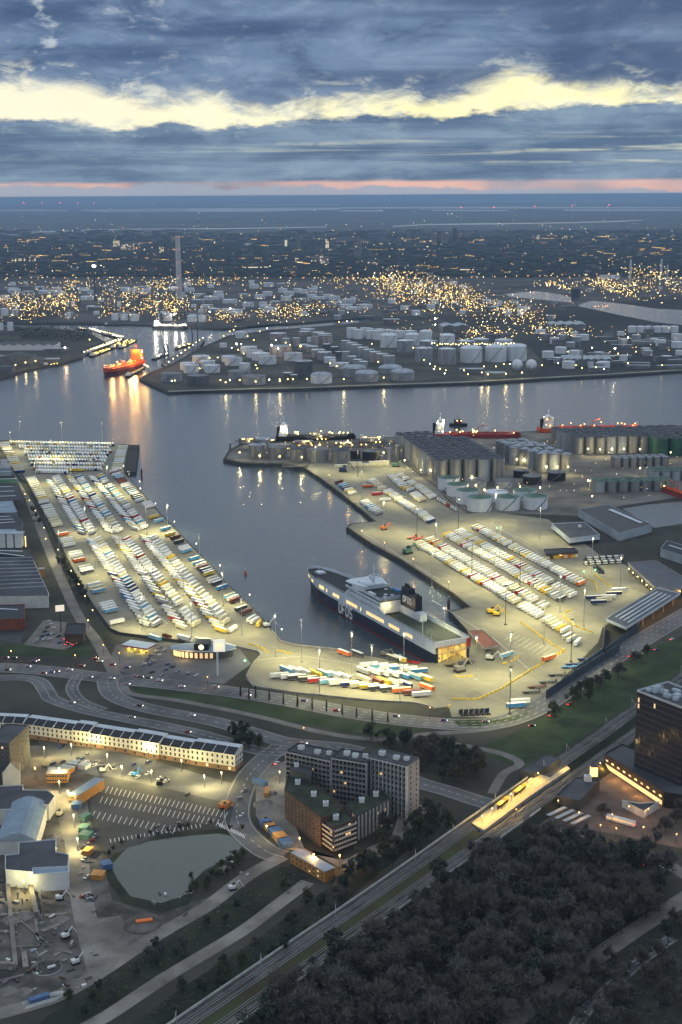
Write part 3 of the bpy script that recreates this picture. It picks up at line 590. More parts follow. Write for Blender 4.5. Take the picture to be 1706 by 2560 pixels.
row((928, 1196), (934, 1199), 3, RY, 'top cluster of the middle row', 'white'); row((940, 1204), (958, 1218), 6, RY, 'upper cluster of the middle row', 'cream'); row((969, 1223), (997, 1241), 7, RY, 'centre cluster of the middle row', 'cream'); row((996, 1245), (1048, 1275), 13, RY, 'long cluster of the middle row', 'cream'); row((1055, 1280), (1078, 1298), 9, RY, 'lower cluster of the middle row', 'cream', last='dark blue')
row((911, 1250), (948, 1278), 9, RY, 'pale row on the quay apron', 'lite'); row((848, 1201), (856, 1208), 2, RY, 'quay edge pair', 'quay', first='brown'); row((861, 1212), (881, 1228), 5, RY, 'dark cluster on the quay edge', 'quay')
row((942, 1230), (942, 1230), 1, 18, 'open concrete left of the middle row', 'white', 'red'); row((963, 1245), (963, 1245), 1, 20, 'open concrete below the red trailer', 'white', 'white'); row((920, 1211), (920, 1211), 1, 18, 'open concrete near the jetty', 'white', 'orange')
row((1372, 1639), (1372, 1639), 1, 42, 'marked bays near the ferry', 'white', 'orange'); row((1269, 1631), (1269, 1631), 1, 40, 'concrete by the stern ramp', 'white', 'light blue')
row((1303, 1747), (1303, 1747), 1, 8, 'yard corner by the dark barrier', 'white', 'white'); row((1290, 1757), (1290, 1757), 1, 10, 'yard corner below the white one', 'white', 'blue')
# bottom yard
PC = ['white', 'white', 'dark grey', 'dark grey', 'red', 'light blue', 'white', 'dark blue', 'cream', 'yellow', 'dark grey', 'dark grey', 'orange', 'brown', 'white']
for i, (x, y) in enumerate(((700, 1687), (722.7, 1690.5), (742, 1692.2), (768, 1695.7), (793, 1699.3), (821, 1702.8), (845.5, 1705.6), (875, 1709), (900, 1711.5), (924.5, 1715), (945.5, 1718.5), (973.6, 1721), (1003.4, 1724), (1029.7, 1729.6), (1052.5, 1734))):
    row((x, y-5), (x, y-5), 1, 13, '%s in the front row of the bottom yard' % ordn(i+1), 'white', PC[i])
PC = ['light blue', 'white', 'white', 'yellow', 'light blue', 'white', 'white', 'cream', 'brown', 'yellow', 'white', 'dark blue', 'orange']
for i, (x, y) in enumerate(((716, 1672), (737, 1674), (760, 1677), (788, 1681.5), (810.5, 1681.5), (838.5, 1686.5), (862, 1690), (909, 1695), (940, 1699), (959.5, 1701), (989.5, 1704.5), (1012, 1707), (1066, 1715))):
    row((x, y-4), (x, y-4), 1, -50, '%s in the slanted back row of the bottom yard' % ordn(i+1), 'white', PC[i])
PC = ['white', 'light blue', 'white', 'blue', 'white', 'blue']
for i, (x, y) in enumerate(((923, 1659), (949, 1662), (973.6, 1664.5), (996.4, 1667), (1022.7, 1670), (1045.5, 1674.5))):
    row((x, y-3), (x, y-3), 1, 14, '%s in the rearmost row of the bottom yard' % ordn(i+1), 'white', PC[i])
PC = ['grey', 'white', 'white', 'white', 'blue', 'light blue', 'yellow']
for i, (x, y) in enumerate(((908.7, 1674), (936.7, 1676), (961, 1679.5), (984, 1681.5), (1007, 1685), (1036.7, 1688), (1064.8, 1692))):
    row((x, y-3), (x, y-3), 1, -50, '%s in the slanted inner row of the bottom yard' % ordn(i+1), 'white', PC[i])
for (x, y), c, w in (((860, 1626), 'orange', 'first'), ((893, 1628), 'dark grey', 'second'), ((982, 1639), 'dark grey', 'fourth'), ((1000, 1641), 'yellow', 'fifth')):
    row((x, y), (x, y), 1, -50, '%s along the bottom yard quay wall' % w, 'white', c)
def build_trailers():
    order = sorted(range(len(TRE)), key=lambda i: TRE[i][0]**2+TRE[i][1]**2)
    near, rest = order[:298], order[298:]
    cache = {}; b = MB(); chassis_geo(b); cm = b.mesh('undercarriage')
    b = MB(); b.box((7.0, 0, 2.0), (.42, 1.9, 1.7), FRDG); cu = b.mesh('cooling_unit')
    for i in near:
        x, y, a, c, rf, k, where, n = TRE[i]
        key = (c, rf, k)
        if key not in cache:
            b = MB(); (tank_geo if k == 'tank' else box_geo)(b, TM[c] if k == 'box' else (TM[c] if c in ('yellow', 'cream') else TNKM), ROOF.get(rf, ROOF['white'])); cache[key] = b.mesh('cargo_box' if k == 'box' else 'cargo_tank')
        t = thing('semi_trailer' if k == 'box' else 'tank_trailer', None, 'trailer', (x, y, .06), a, 'trailers parked in the freight yards')
        ty = 'tanker trailer' if k == 'tank' else 'trailer'
        t['label'] = '%s %s, %s, %s' % (c, ty, ('number %s from the far end' % ordn(n)) if False else 'alone', where) if False else ('%s %s, %s of %s' % (c, ty, ordn(n), where) if 'row' in where or 'wing' in where or 'column' in where or 'cluster' in where or 'trio' in where else '%s %s, %s' % (c, ty, where))
        for nm, me in (('cargo_box' if k == 'box' else 'cargo_tank', cache[key]), ('undercarriage', cm), ('cooling_unit', cu)):
            if nm == 'cooling_unit' and (k == 'tank' or c not in ('white', 'cream', 'grey')): continue
            o = bpy.data.objects.new(nm, me); COL.objects.link(o); o.parent = t
    b = MB()
    for i in rest:
        x, y, a, c, rf, k, where, n = TRE[i]
        b.box((x, y, 1.1), (13.6, 2.55, 2.9), TM[c], a, ROOF.get(rf, ROOF['white'])); b.box((x, y, .06), (12, 1.9, 1.05), CHAS, a)
    b.build('parked_trailers', kind='stuff')
    print('trailers', len(TRE))
build_trailers()
# ------------------------------------------------------------------ storage tanks and silos
TKM = {'white': mat('tank_white', (.68, .71, .74), .5, .12, .06, stretch=(1, 1, .25)), 'grey': mat('tank_grey', (.30, .32, .34), .5, .25, .06, stretch=(1, 1, .2)), 'steel': mat('silo_steel', (.24, .245, .245), .5, .28, .12, metal=.35, stretch=(1, 1, .1)),
       'steel_pale': mat('silo_steel_pale', (.28, .27, .25), .5, .3, .12, metal=.2, stretch=(1, 1, .1)), 'dark': mat('tank_dark_grey', (.10, .11, .12), .6, .3, .08), 'black': mat('tank_black', (.02, .02, .022), .6, .3, .1), 'green': mat('tank_green', (.03, .10, .07), .6, .25, .08), 'pink': mat('tank_weathered', (.36, .32, .31), .6, .25, .07, stretch=(1, 1, .2))}
TKR = {'white': mat('tank_roof_white', (.66, .71, .76), .55, .15, .08), 'grey': mat('tank_roof_grey', (.34, .38, .44), .55, .25, .07), 'dark': mat('tank_roof_dark', (.045, .055, .07), .6, .3, .1), 'green': mat('tank_roof_green', (.07, .16, .11), .6, .3, .08), 'black': mat('tank_roof_black', (.025, .026, .03), .6, .3, .1)}
STAIR = mat('walkway_steel', (.16, .17, .18), .6, .2, .5)
YRIM = mat('tank_rim_yellow', (.55, .45, .05), .6, .2, .4)
NTK = [0]
def tank(cx, yb, w, hp, wall, roof, label, group, shape='flat', name='storage_tank', detail=True, hm=None, rm=None):
    f = at(cx, yb); r = rm or w/2/pxm(f); h = hm or hp/vpx(f)
    c = Vector((f.x, f.y+r, 0)); n = 20 if w > 24 else 14
    t = thing(name, label, 'silo' if name == 'silo' else 'storage tank', (c.x, c.y, 0), 0, group)
    b = MB(); b.cyl((0, 0, 0), r, h, TKM[wall], n=n); b.f.pop(); b.i.pop()
    rr = 0
    b.cyl((0, 0, h-.5), r+.35, .45, STAIR if wall != 'white' else TKM['white'], n=n)
    b.build('shell', parent=t)
    b = MB()
    if shape == 'dome': b.cyl((0, 0, h), r+.2, .05, TKR[roof], n=n, dome=r*.26)
    elif shape == 'cone': b.cyl((0, 0, h), r+.2, r*.16, TKR[roof], n=n, r2=.8)
    elif shape == 'open': b.cyl((0, 0, h-1.2), r-.1, .3, TKR[roof], n=n)
    else: b.cyl((0, 0, h), r+.1, .25, TKR[roof], n=n)
    b.build('roof', parent=t)
    if detail:
        b = MB(); k = 9; a0 = -2.4+NTK[0]*.37 % 1.4              # spiral stair on the near side and a roof walkway
        for i in range(k):
            a, e = a0+i*.13, a0+(i+1)*.13
            b.bar((r*1.03*math.cos(a), r*1.03*math.sin(a), h*i/k), (r*1.03*math.cos(e), r*1.03*math.sin(e), h*(i+1)/k), .7, STAIR, .9)
        zt = h+(r*.27 if shape == 'dome' else r*.17 if shape == 'cone' else .3)
        b.bar((r*math.cos(a0+1.2), r*math.sin(a0+1.2), h+.5), (0, 0, zt+.5), .7, STAIR, .5); b.build('stair', parent=t)
        NTK[0] += 1
    return t
def tanks(lst, region):
    L = sorted(lst, key=lambda q: q[0])
    for i, q in enumerate(L):
        cx, yb, w, hp, wall, roof, shape = (list(q)+['flat'])[:7] if len(q) == 6 else q
        sh = {'dome': 'domed', 'cone': 'cone-roofed', 'open': 'floating-roof', 'flat': 'flat-topped'}[shape]
        tank(cx, yb, w, hp, wall, roof, '%s %s tank, %s from the left %s' % ('weathered' if wall == 'pink' else wall.replace('steel', 'steel-grey'), sh, ordn(i+1), region), 'storage tanks '+region, shape, detail=w > 26)
G, W, D, P = 'grey', 'white', 'dark', 'pink'
tanks([(427, 956, 54, 20, G, W, 'open'), (493, 964, 55, 23, D, D, 'open'), (468, 926, 38, 17, W, W), (477, 934, 39, 20, W, W), (500.6, 908, 43, 16, W, W), (519, 924, 36, 20, W, W), (529, 933, 40, 18, W, W)], 'at the tip of the far terminal')
tanks([(571, 906, 36, 14, W, W), (583, 915, 44, 18, W, G), (597.6, 950, 56, 20, G, W, 'open'), (634, 963, 59, 20, G, W, 'open'), (611.5, 923.5, 28, 14, W, W), (621.5, 885, 42, 16, W, W), (636, 895, 42, 17, W, G), (651, 902, 45, 17, W, W), (668, 912, 45, 19, W, G), (604, 846, 31, 15, W, W, 'cone'), (558, 869, 18, 10, W, W)], 'behind the grey quay-front pair')
tanks([(701, 893, 56, 25, P, P if False else G), (733, 903, 45, 18, W, G), (695, 851, 42, 16, P, W), (715, 867, 20, 20, G, W), (741, 866, 20, 20, P, W), (758, 948, 48, 43, D, G), (719, 959, 23, 26, D, W), (734, 960, 21, 22, D, W)], 'around the tall dark tank')
tanks([(769, 832, 38, 8, G, W), (763, 840, 32, 10, P, W), (796, 842, 32, 10, P, W), (811, 848, 36, 12, P, W), (788, 862, 20, 20, P, G), (808, 860, 24, 20, P, G), (821, 860, 22, 20, P, G), (775, 856, 14, 12, W, W)], 'along the channel of the far terminal')
tanks([(761, 876, 32, 13, P, W), (781, 881, 33, 14, P, W), (796, 895, 34, 19, P, W), (812, 901, 36, 19, G, W), (817, 874, 20, 13, D, W), (837, 884, 20, 16, D, W), (847, 895, 17, 15, D, W), (865, 902, 20, 22, G, W), (881, 907, 23, 15, G, W), (895, 912, 24, 12, G, W), (909, 916, 24, 11, G, W)], 'in the left terminal rows')
tanks([(865, 876, 25, 23, G, W), (882, 884, 27, 26, G, W), (892, 891, 27, 28, G, W), (908, 895, 28, 25, G, W), (923, 902, 29, 27, G, W), (939, 907, 30, 26, P, W), (957, 910, 31, 24, P, W), (973, 912, 31, 21, G, W)], 'in the slanting terminal row')
tanks([(825.5, 908, 31, 13, W, W), (832, 917, 17, 16, W, W), (856, 922, 34, 13, W, W), (888, 944.5, 60, 22, G, G, 'dome'), (918, 956, 60, 20, G, G, 'dome'), (803.6, 960, 54, 20, W, G, 'dome'), (977.6, 935, 60, 13, G, G, 'dome'), (1008, 953, 60, 20, G, G, 'dome')], 'of the squat riverside tanks')
tanks([(880, 846, 26, 25, W, W), (897, 848, 25, 23, W, W), (913, 843, 24, 22, W, W), (928, 848, 26, 20, W, W), (944, 850, 24, 22, W, W), (922, 836, 26, 14, W, W, 'cone'), (950, 838, 26, 14, W, W, 'cone'), (975, 842, 28, 16, W, W, 'cone'), (1000, 846, 28, 18, W, W, 'cone'), (1028, 850, 30, 22, W, W, 'cone'), (1066, 856, 32, 26, W, W, 'dome'), (973, 870, 42, 30, W, W, 'dome'), (1015, 881, 44, 28, G, W, 'cone'), (1032, 866, 36, 28, W, W, 'dome')], 'of the tall white block on the far terminal')
tanks([(1061, 908, 44, 36, G, W, 'cone'), (1120, 912, 45, 38, G, W, 'cone'), (1181, 908, 55, 35, W, W, 'dome'), (1243, 906, 53, 36, W, W, 'dome'), (1295, 904, 50, 36, W, W, 'dome'), (1073, 876, 44, 22, G, W, 'cone'), (1120, 862, 38, 22, W, W, 'dome'), (1168, 880, 44, 26, G, W, 'cone'), (1204, 874, 42, 25, G, W, 'cone'), (1262, 876, 44, 25, W, W, 'cone')], 'of the tall riverside row with lamp-lit tops')
tanks([(1583+i*21, 832, 22, 14, W, W, 'dome') for i in range(6)], 'in the white row by the far harbour')
for i, cx in enumerate((1295, 1330)):
    p = at(cx, 931); r = 14/pxm(p); t = thing('gas_sphere', '%s white spherical gas tank on the far bank' % ('left-hand', 'right-hand')[i], 'gas tank', (p.x, p.y+r, 0))
    b = MB(); b.sphere((0, 0, r*1.25), r, TKM['white'], 16, 10); b.build('shell', parent=t)
    b = MB()
    for k in range(6): a = k*math.pi/3; b.bar((r*.8*math.cos(a), r*.8*math.sin(a), 0), (r*.95*math.cos(a), r*.95*math.sin(a), r*1.2), .8, STAIR)
    b.build('support_frame', parent=t)
# refinery tanks further back
RT = [(29, 730, 31), (33, 733, 31), (98, 726, 24), (109, 736, 34), (69, 738, 28), (140, 728, 25), (145, 738, 31), (207, 730, 27), (216, 736, 35), (214, 751, 36), (312, 728, 25), (327, 732, 30), (352, 726, 26), (363, 733, 26), (429, 726, 24), (473, 730, 26), (494, 759, 33), (528, 751, 40), (574, 759, 38), (517, 772, 30), (536, 782, 31), (570, 782, 33), (589, 788, 25), (545, 738, 26), (610, 745, 28), (500, 744, 26), (450, 742, 24)]
tanks([(x, y, w, 9, W if k % 4 else G, W) for k, (x, y, w) in enumerate(RT)], 'of the refinery left of and around the chimney')
tanks([(x, y, w, h, W, W, 'cone') for x, y, w, h in ((287, 801, 18, 16), (310, 801, 19, 14), (335, 803, 23, 16), (413, 803, 33, 18), (480, 805, 25, 15), (505, 805, 21, 16), (10, 790, 20, 18), (37, 790, 17, 16), (170, 795, 14, 12), (25, 827, 15, 20), (3, 826, 10, 18), (404, 796, 20, 16))], 'along the refinery waterfront')
RT = [(592, 785, 31), (676, 780, 33), (663, 774, 30), (668.6, 740, 25), (707, 732, 24), (703, 719, 25), (745, 732, 23), (781.5, 732, 22), (722, 740, 26), (715, 753, 26), (755, 757, 28), (780, 747, 26), (797, 753, 30), (822, 747, 27), (837, 751, 29), (841, 766, 26), (873, 759, 34), (866, 772, 32), (885, 779, 34), (915.5, 772, 34), (822, 765, 15), (635, 722, 24), (672, 718, 26), (650, 748, 28), (620, 768, 30), (690, 764, 28)]
tanks([(x, y, w, 10, W if k % 5 else G, W) for k, (x, y, w) in enumerate(RT)], 'of the mid refinery field')
tanks([(1513, 698, 25, 9, W, W), (1538, 698, 28, 9, W, W), (1238, 778, 20, 12, W, W), (1270, 788, 20, 13, W, W), (1305, 780, 22, 12, W, W), (1228, 762, 16, 10, W, W), (1250, 765, 16, 12, W, W), (1290, 765, 18, 12, W, W), (1160, 722, 22, 8, W, W), (1135, 712, 20, 8, W, W)], 'of the right-hand refinery')
# near jetty
tanks([(643, 1146, 44, 31, 'steel', 'grey', 'cone'), (694, 1148, 48, 28, 'steel', D, 'open'), (747, 1154, 46, 30, 'steel', D, 'cone'), (798, 1158, 48, 32, 'steel', D, 'open'), (852, 1160, 47, 32, 'steel', D, 'cone'), (889, 1148, 25, 20, 'black', D), (928, 1152, 42, 22, 'black', 'black', 'open'), (972, 1156, 16, 34, 'steel', G), (995, 1148, 14, 32, 'steel', G), (659, 1112, 34, 12, 'grey', G, 'dome')], 'on the near tank jetty')
# white tanks with green roofs beside the right yard
for lab, q in (('white tank with green roof at the far left of the green-roofed group', (1124, 1228, 54, 30, W, 'green', 'cone')), ('white tank with green roof half hidden second from the left', (1146, 1243, 54, 28, W, 'green', 'cone')), ('white tank with green roof, third from the left', (1172, 1262, 58, 32, W, 'green', 'cone')), ('white tank with green roof nearest the lane corner', (1202, 1281, 62, 33, W, 'green', 'cone')), ('white tank with green roof in the middle of the near row', (1273, 1278, 61, 31, W, 'green', 'cone')), ('white tank with green roof at the right end of the near row', (1343, 1276, 61, 31, W, 'green', 'cone')), ('white tank with green roof behind the near row, left', (1245, 1256, 58, 22, W, 'green', 'open')), ('white tank with green roof behind the near row, right', (1316, 1252, 60, 22, W, 'green', 'cone')), ('low tank with green floating roof and yellow rim in front of the silos', (1192, 1222, 56, 18, 'grey', 'green', 'open')), ('smaller low tank with green floating roof right of the yellow-rimmed one', (1262, 1222, 46, 18, 'grey', 'green', 'open')), ('black low tank right of the green-roofed tanks', (1334, 1213, 47, 20, 'black', 'black', 'open')), ('black low tank nearest the lane bend', (1395, 1204, 47, 21, 'black', 'black', 'open')), ('black low tank furthest left behind its pair', (1306, 1196, 40, 18, 'black', 'black', 'open'))):
    tank(*q[:6], lab, 'low tanks beside the silo blocks', q[6])
# silo blocks
def silo_block(px, py, u, v, nu, nv, r, h, wall, roof, where, jit=.0):
    o = at(px, py); u = Vector((*u, 0)); v = Vector((*v, 0)); pr = {}
    for j in range(nv):
        for i in range(nu):
            c = o+Vector((0, r, 0))+u*i+v*j; hh = h*(1+rnd.uniform(-jit, jit))
            k = rnd.randrange(5); lb = '%s silo, %s in the %s row back, %s' % ({'steel': 'steel', 'green': 'dark green', 'grey': 'light grey', 'white': 'white'}[wall], ordn(i+1), ordn(j+1), where.replace('of the ', '').replace('in the ', ''))
            if k not in pr:
                s = thing('silo', lb, 'silo', (c.x, c.y, 0), 0, 'silos '+where); pr[k] = s
                b = MB(); b.cyl((0, 0, 0), r, hh, TKM[wall] if k < 3 or wall != 'steel' else TKM[('grey', 'steel_pale')[k-3]], n=18); b.f.pop(); b.i.pop(); b.bar((r*.72, -r*.72, 0), (r*.72, -r*.72, hh+1), .35, STAIR); b.cyl((0, 0, hh*.97), r+.2, .35, STAIR, n=18); b.build('shell', parent=s)
                b = MB(); b.cyl((0, 0, hh), r, r*.10, TKR[roof], n=18, r2=r*.55); b.cyl((0, 0, hh+r*.1), r*.5, .5, TKR[roof], n=10); b.bar((-r, 0, hh+.9), (r, 0, hh+.9), 1.0, STAIR, .5); b.build('roof', parent=s)
            else:
                s = copy_tree(pr[k], (c.x, c.y, 0), rnd.choice((0, 0, math.pi/2))); s['label'] = lb
DK = 'grey'
silo_block(1104, 1206, (17.6, .8), (-3.6, 17.4), 5, 10, 8.0, 28, 'steel', 'dark', 'of the big left silo block', .04)
silo_block(1356, 1182, (15.6, .0), (-8.0, 19), 3, 5, 7.4, 24, 'steel', 'grey', 'of the centre silo block', .05)
silo_block(1288, 1162, (15.0, 1.5), (-4.0, 18), 3, 4, 7.0, 22, 'steel', 'grey', 'left of the centre silo block', .05)
silo_block(1448, 1136, (15.0, 1.0), (-5, 18), 12, 5, 7.0, 23, 'steel', 'dark', 'of the right silo block', .06)
silo_block(1655, 1142, (21.0, 3.0), (-1, 20), 3, 3, 10, 24, 'green', 'dark', 'at the right edge of the picture', .03)
silo_block(1546, 1170, (10.4, 1.2), (-2, 12), 7, 2, 4.6, 13, 'steel', 'grey', 'in the small twin row before the right block', .05)
silo_block(1004, 1112, (13, 1.5), (-2.5, 14), 4, 2, 6, 14, 'grey', 'dark', 'behind the big left block', .05)
silo_block(1502, 1232, (14, 1), (-3, 15), 7, 2, 6.4, 13, 'steel', 'green', 'of the low green-roofed group by the dock', .06)
silo_block(1640, 1204, (13, 1), (-3, 15), 5, 2, 6.0, 13, 'grey', 'green', 'right of the low green-roofed group', .06)
# ------------------------------------------------------------------ refinery, town and their lamps on the far side
LY = emat('lamp_yellow', (1, .68, .16), 19, 'NONE'); LO = emat('lamp_orange', (1, .38, .07), 15, 'NONE'); LW = emat('lamp_white', (1, .90, .66), 24, 'NONE'); LR = emat('lamp_red', (1, .05, .06), 7, 'NONE')
LHOT = emat('lamp_bright', (1, .9, .7), 45, 'NONE'); LRS = emat('lamp_red_small', (1, .08, .08), 1.6, 'NONE'); LG = emat('lamp_green', (.1, 1, .25), 8, 'NONE')
PIPE = mat('process_steel', (.20, .20, .20), .5, .35, .2, metal=.3); PIPD = mat('process_dark', (.07, .07, .075), .6, .3, .2)
CONCT = mat('chimney_concrete', (.50, .51, .52), .8, .12, .05); BLDG = mat('building_grey', (.17, .175, .18), .8, .3, .05); BLDD = mat('building_dark', (.07, .075, .08), .8, .3, .05); ROFL = mat('shed_roof_light', (.34, .39, .43), .6, .2, .05); ROFD = mat('shed_roof_dark', (.06, .065, .075), .7, .3, .05)
# tall chimney with red lamps
p = at(449, 746); ch = thing('chimney', 'very tall pale concrete chimney with rings of red warning lamps', 'chimney', p)
hz = (746-593)/vpx(p)
b = MB(); b.cyl((0, 0, 0), 10.5, hz, CONCT, n=20, r2=7.8, rim=3); b.build('shaft', parent=ch)
for k in range(5):
    z = hz*(.98-k*.205); b = MB(); b.cyl((0, 0, z-1), 8.4+.55*k, 1.0, CONCT, n=20); g = b.build('gallery', parent=ch)
    for a in (-2.1, -1.0):
        b = MB(); b.ball(((9.1+.55*k)*math.cos(a), (9.1+.55*k)*math.sin(a)-1, z+1.5), 1.7, LRS); b.build('warning_lamp', parent=g)
# process units
def lampcloud(b, cx, cy, sx, sy, hmax, n, mats, r0):
    for _ in range(n):
        x, y = cx+rnd.gauss(0, sx*.33), cy+rnd.gauss(0, sy*.33); z = rnd.random()**1.35*hmax+2
        b.ball((x, y, z), r0*rnd.uniform(.6, 1.2), rnd.choice(mats))
def unit(px, py, wpx, dpx, hmax, n, lamps, label):
    c = at(px, py); e = at(px+wpx/2, py); f = at(px, py-dpx/2); sx = (e.x-c.x)*2; sy = (f.y-c.y)*2
    t = thing('process_unit', label, 'refinery unit', (c.x, c.y, 0), 0, 'lamp-lit refinery units')
    for k in range(n):                                     # columns and flare-like stacks
        x, y = rnd.uniform(-sx/2, sx/2), rnd.uniform(-sy/2, sy/2); h = hmax*rnd.uniform(.45, 1.0); r = rnd.uniform(1.6, 3.4)
        b = MB(); b.cyl((x, y, 0), r, h*.8, PIPE, n=8, dome=r*.8); b.cyl((x, y, h*.8), r*.3, h*.2, PIPE, n=6)
        for q in (.3, .55, .78): b.cyl((x, y, h*q), r*1.5, .8, PIPD, n=8)
        b.build('column', parent=t)
    for k in range(max(2, n//2)):
        x, y = rnd.uniform(-sx/2, sx/2), rnd.uniform(-sy/2, sy/2); w, d, h = rnd.uniform(14, 34), rnd.uniform(10, 22), hmax*rnd.uniform(.2, .5)
        b = MB()
        for i in range(4):
            for j in range(3):
                X, Y = x-w/2+w*i/3, y-d/2+d*j/2; b.bar((X, Y, 0), (X, Y, h), .9, PIPD)
        for q in range(3): b.box((x, y, h*(q+1)/3-.4), (w, d, .6), PIPE)
        b.build('pipe_rack', parent=t)
    b = MB(); r0 = .95*c.length/4500*.72
    lampcloud(b, 0, 0, sx, sy, hmax*.9, lamps, [LY]*7+[LO]+[LW], r0); b.build('lamp_cluster', parent=t, kind='stuff')
for px, py, w, d, h, n, l, lb in ((16, 775, 60, 34, 45, 8, 90, 'refinery unit thick with yellow lamps at the left edge of the picture'), (105, 780, 80, 40, 55, 12, 160, 'refinery unit of columns and yellow lamps behind the wooded bank'),
    (150, 778, 50, 30, 60, 8, 80, 'refinery unit right of the wooded bank lamps'), (272, 782, 24, 16, 75, 4, 42, 'slim lit refinery column group left of the twin stacks'), (322, 782, 26, 16, 75, 4, 42, 'slim lit refinery column group left of the chimney'),
    (392, 770, 56, 40, 90, 9, 150, 'tallest lamp-covered refinery structure beside the chimney'), (430, 790, 60, 26, 45, 8, 90, 'lit refinery plant at the chimney foot'), (560, 800, 80, 20, 20, 5, 50, 'low lit refinery plant behind the ship at the quay'),
    (690, 792, 120, 26, 20, 7, 80, 'low lit refinery plant along the channel'), (770, 775, 110, 26, 18, 6, 50, 'low lit plant between the mid refinery tanks'),
    (985, 730, 90, 40, 75, 12, 190, 'tall refinery unit with a pale stack and crowded yellow lamps'), (1075, 745, 110, 50, 60, 13, 240, 'widest crowded refinery unit of yellow lamps'), (1160, 765, 90, 40, 45, 10, 160, 'refinery unit with yellow lamps right of the widest one'),
    (1275, 790, 90, 44, 35, 9, 130, 'refinery unit with red and yellow lamps by the pale pools'), (1390, 720, 70, 20, 25, 5, 50, 'lit dock plant with orange lamps by the right harbour'), (1560, 735, 110, 30, 45, 9, 120, 'refinery unit of yellow lamps near the right edge'),
    (1670, 722, 80, 50, 75, 11, 190, 'tall refinery unit of yellow lamps at the right edge'), (1500, 715, 60, 20, 30, 5, 50, 'small lit refinery unit left of the right-edge one'), (1210, 838, 140, 26, 14, 6, 90, 'low lit loading area behind the tall white tanks'), (1390, 830, 110, 30, 14, 6, 80, 'low lit plant around the long pale shed'),
    (890, 705, 150, 14, 18, 5, 36, 'far strip of lamps left of the pale stack'), (500, 712, 160, 14, 18, 4, 30, 'far strip of lamps right of the chimney'), (200, 715, 180, 14, 18, 4, 36, 'far strip of lamps left of the chimney')):
    unit(px, py, w, d, h, n, int(l*1.5), lb)
def stack(px, py, top, r, label, m=None, lampm=None):
    p = at(px, py); h = (py-top)/vpx(p); t = thing('refinery_stack', label, 'stack', p)
    b = MB(); b.cyl((0, 0, 0), r, h, m or CONCT, n=10, r2=r*.8); b.build('shaft', parent=t)
    if lampm: b = MB(); b.ball((0, 0, h+2), 6, lampm); b.build('flare', parent=t)
stack(239, 752, 668, 2.6, 'dark thin flare stack with an orange flame', PIPD, LHOT); stack(983, 735, 688, 7, 'pale thick stack in the right refinery'); stack(1575, 716, 650, 5, 'pale stack left of the right-edge pair'); stack(1652, 712, 648, 5, 'pale stack at the right edge, left of its pair'); stack(1668, 706, 662, 4, 'pale stack at the right edge, right of its pair')
# sheds on the far side
def shed(px, py, wpx, depth, h, deg, label, roof=ROFL, wall=BLDG, name='shed', roofk=0.0, cat='shed'):
    c = at(px, py); w = wpx/pxm(c); t = thing(name, label, cat, (c.x, c.y, 0), math.radians(deg))
    b = MB(); b.prism([(-w/2, 0), (w/2, 0), (w/2, depth), (-w/2, depth)], 0, h, wall, wall); b.build('wall', parent=t)
    b = MB(); n = max(1, int(roofk))
    if roofk:
        for i in range(n):
            x0, x1 = -w/2+w*i/n, -w/2+w*(i+1)/n; m = (x0+x1)/2; k = (x1-x0)*.12+.6
            b.face([(x0, -.5, h+.05), (m, -.5, h+k), (m, depth+.5, h+k), (x0, depth+.5, h+.05)][::-1], roof); b.face([(m, -.5, h+k), (x1, -.5, h+.05), (x1, depth+.5, h+.05), (m, depth+.5, h+k)][::-1], roof)
            b.face([(x0, -.5, h+.05), (x1, -.5, h+.05), (m, -.5, h+k)], wall)
    else: b.prism([(-w/2-.4, -.4), (w/2+.4, -.4), (w/2+.4, depth+.4), (-w/2-.4, depth+.4)], h+.02, h+.7, roof)
    b.build('roof', parent=t); return t
shed(1420, 826, 90, 90, 14, -4, 'long pale blue-roofed shed on the far bank', roofk=4); shed(1470, 916, 120, 70, 14, -3, 'long sawtooth shed on the far riverside', ROFL, roofk=7); shed(1140, 834, 66, 70, 18, 4, 'pale curved-roof hall behind the tall white tanks', roofk=2)
shed(1250, 850, 90, 40, 12, 18, 'dark conveyor hall with a lit edge on the far bank', ROFD); shed(1240, 945, 50, 24, 9, 0, 'pale small works building by the far quay'); shed(1180, 935, 60, 20, 9, 0, 'low grey works building left of the gas spheres'); shed(1500, 930, 50, 20, 8, 2, 'pale low shed at the river edge'); shed(980, 812, 40, 30, 14, 2, 'green-grey block at the end of the channel', ROFL)
shed(1670, 905, 60, 30, 9, 2, 'brown low shed on the right riverside', ROFD); shed(232, 778, 26, 40, 12, -8, 'pale works hall in the left refinery'); shed(1440, 745, 20, 14, 30, 0, 'dark cube tower in the right refinery', PIPD, PIPD)
shed(60, 876, 150, 70, 11, -2, 'long dark-roofed shed with a lit white front on the left bank', ROFD, WHT, roofk=6); shed(25, 900, 120, 20, 8, -2, 'long low grey shed below the dark-roofed shed', ROFL); shed(40, 912, 130, 40, 10, 2, 'dark hall on the left riverside', ROFD, roofk=1); shed(8, 934, 50, 30, 12, 4, 'grey quay shed at the left edge', ROFD)
shed(140, 880, 60, 20, 7, 3, 'low pale works building behind the lit jetty'); shed(126, 908, 40, 24, 8, 5, 'grey cube building on the left quay')
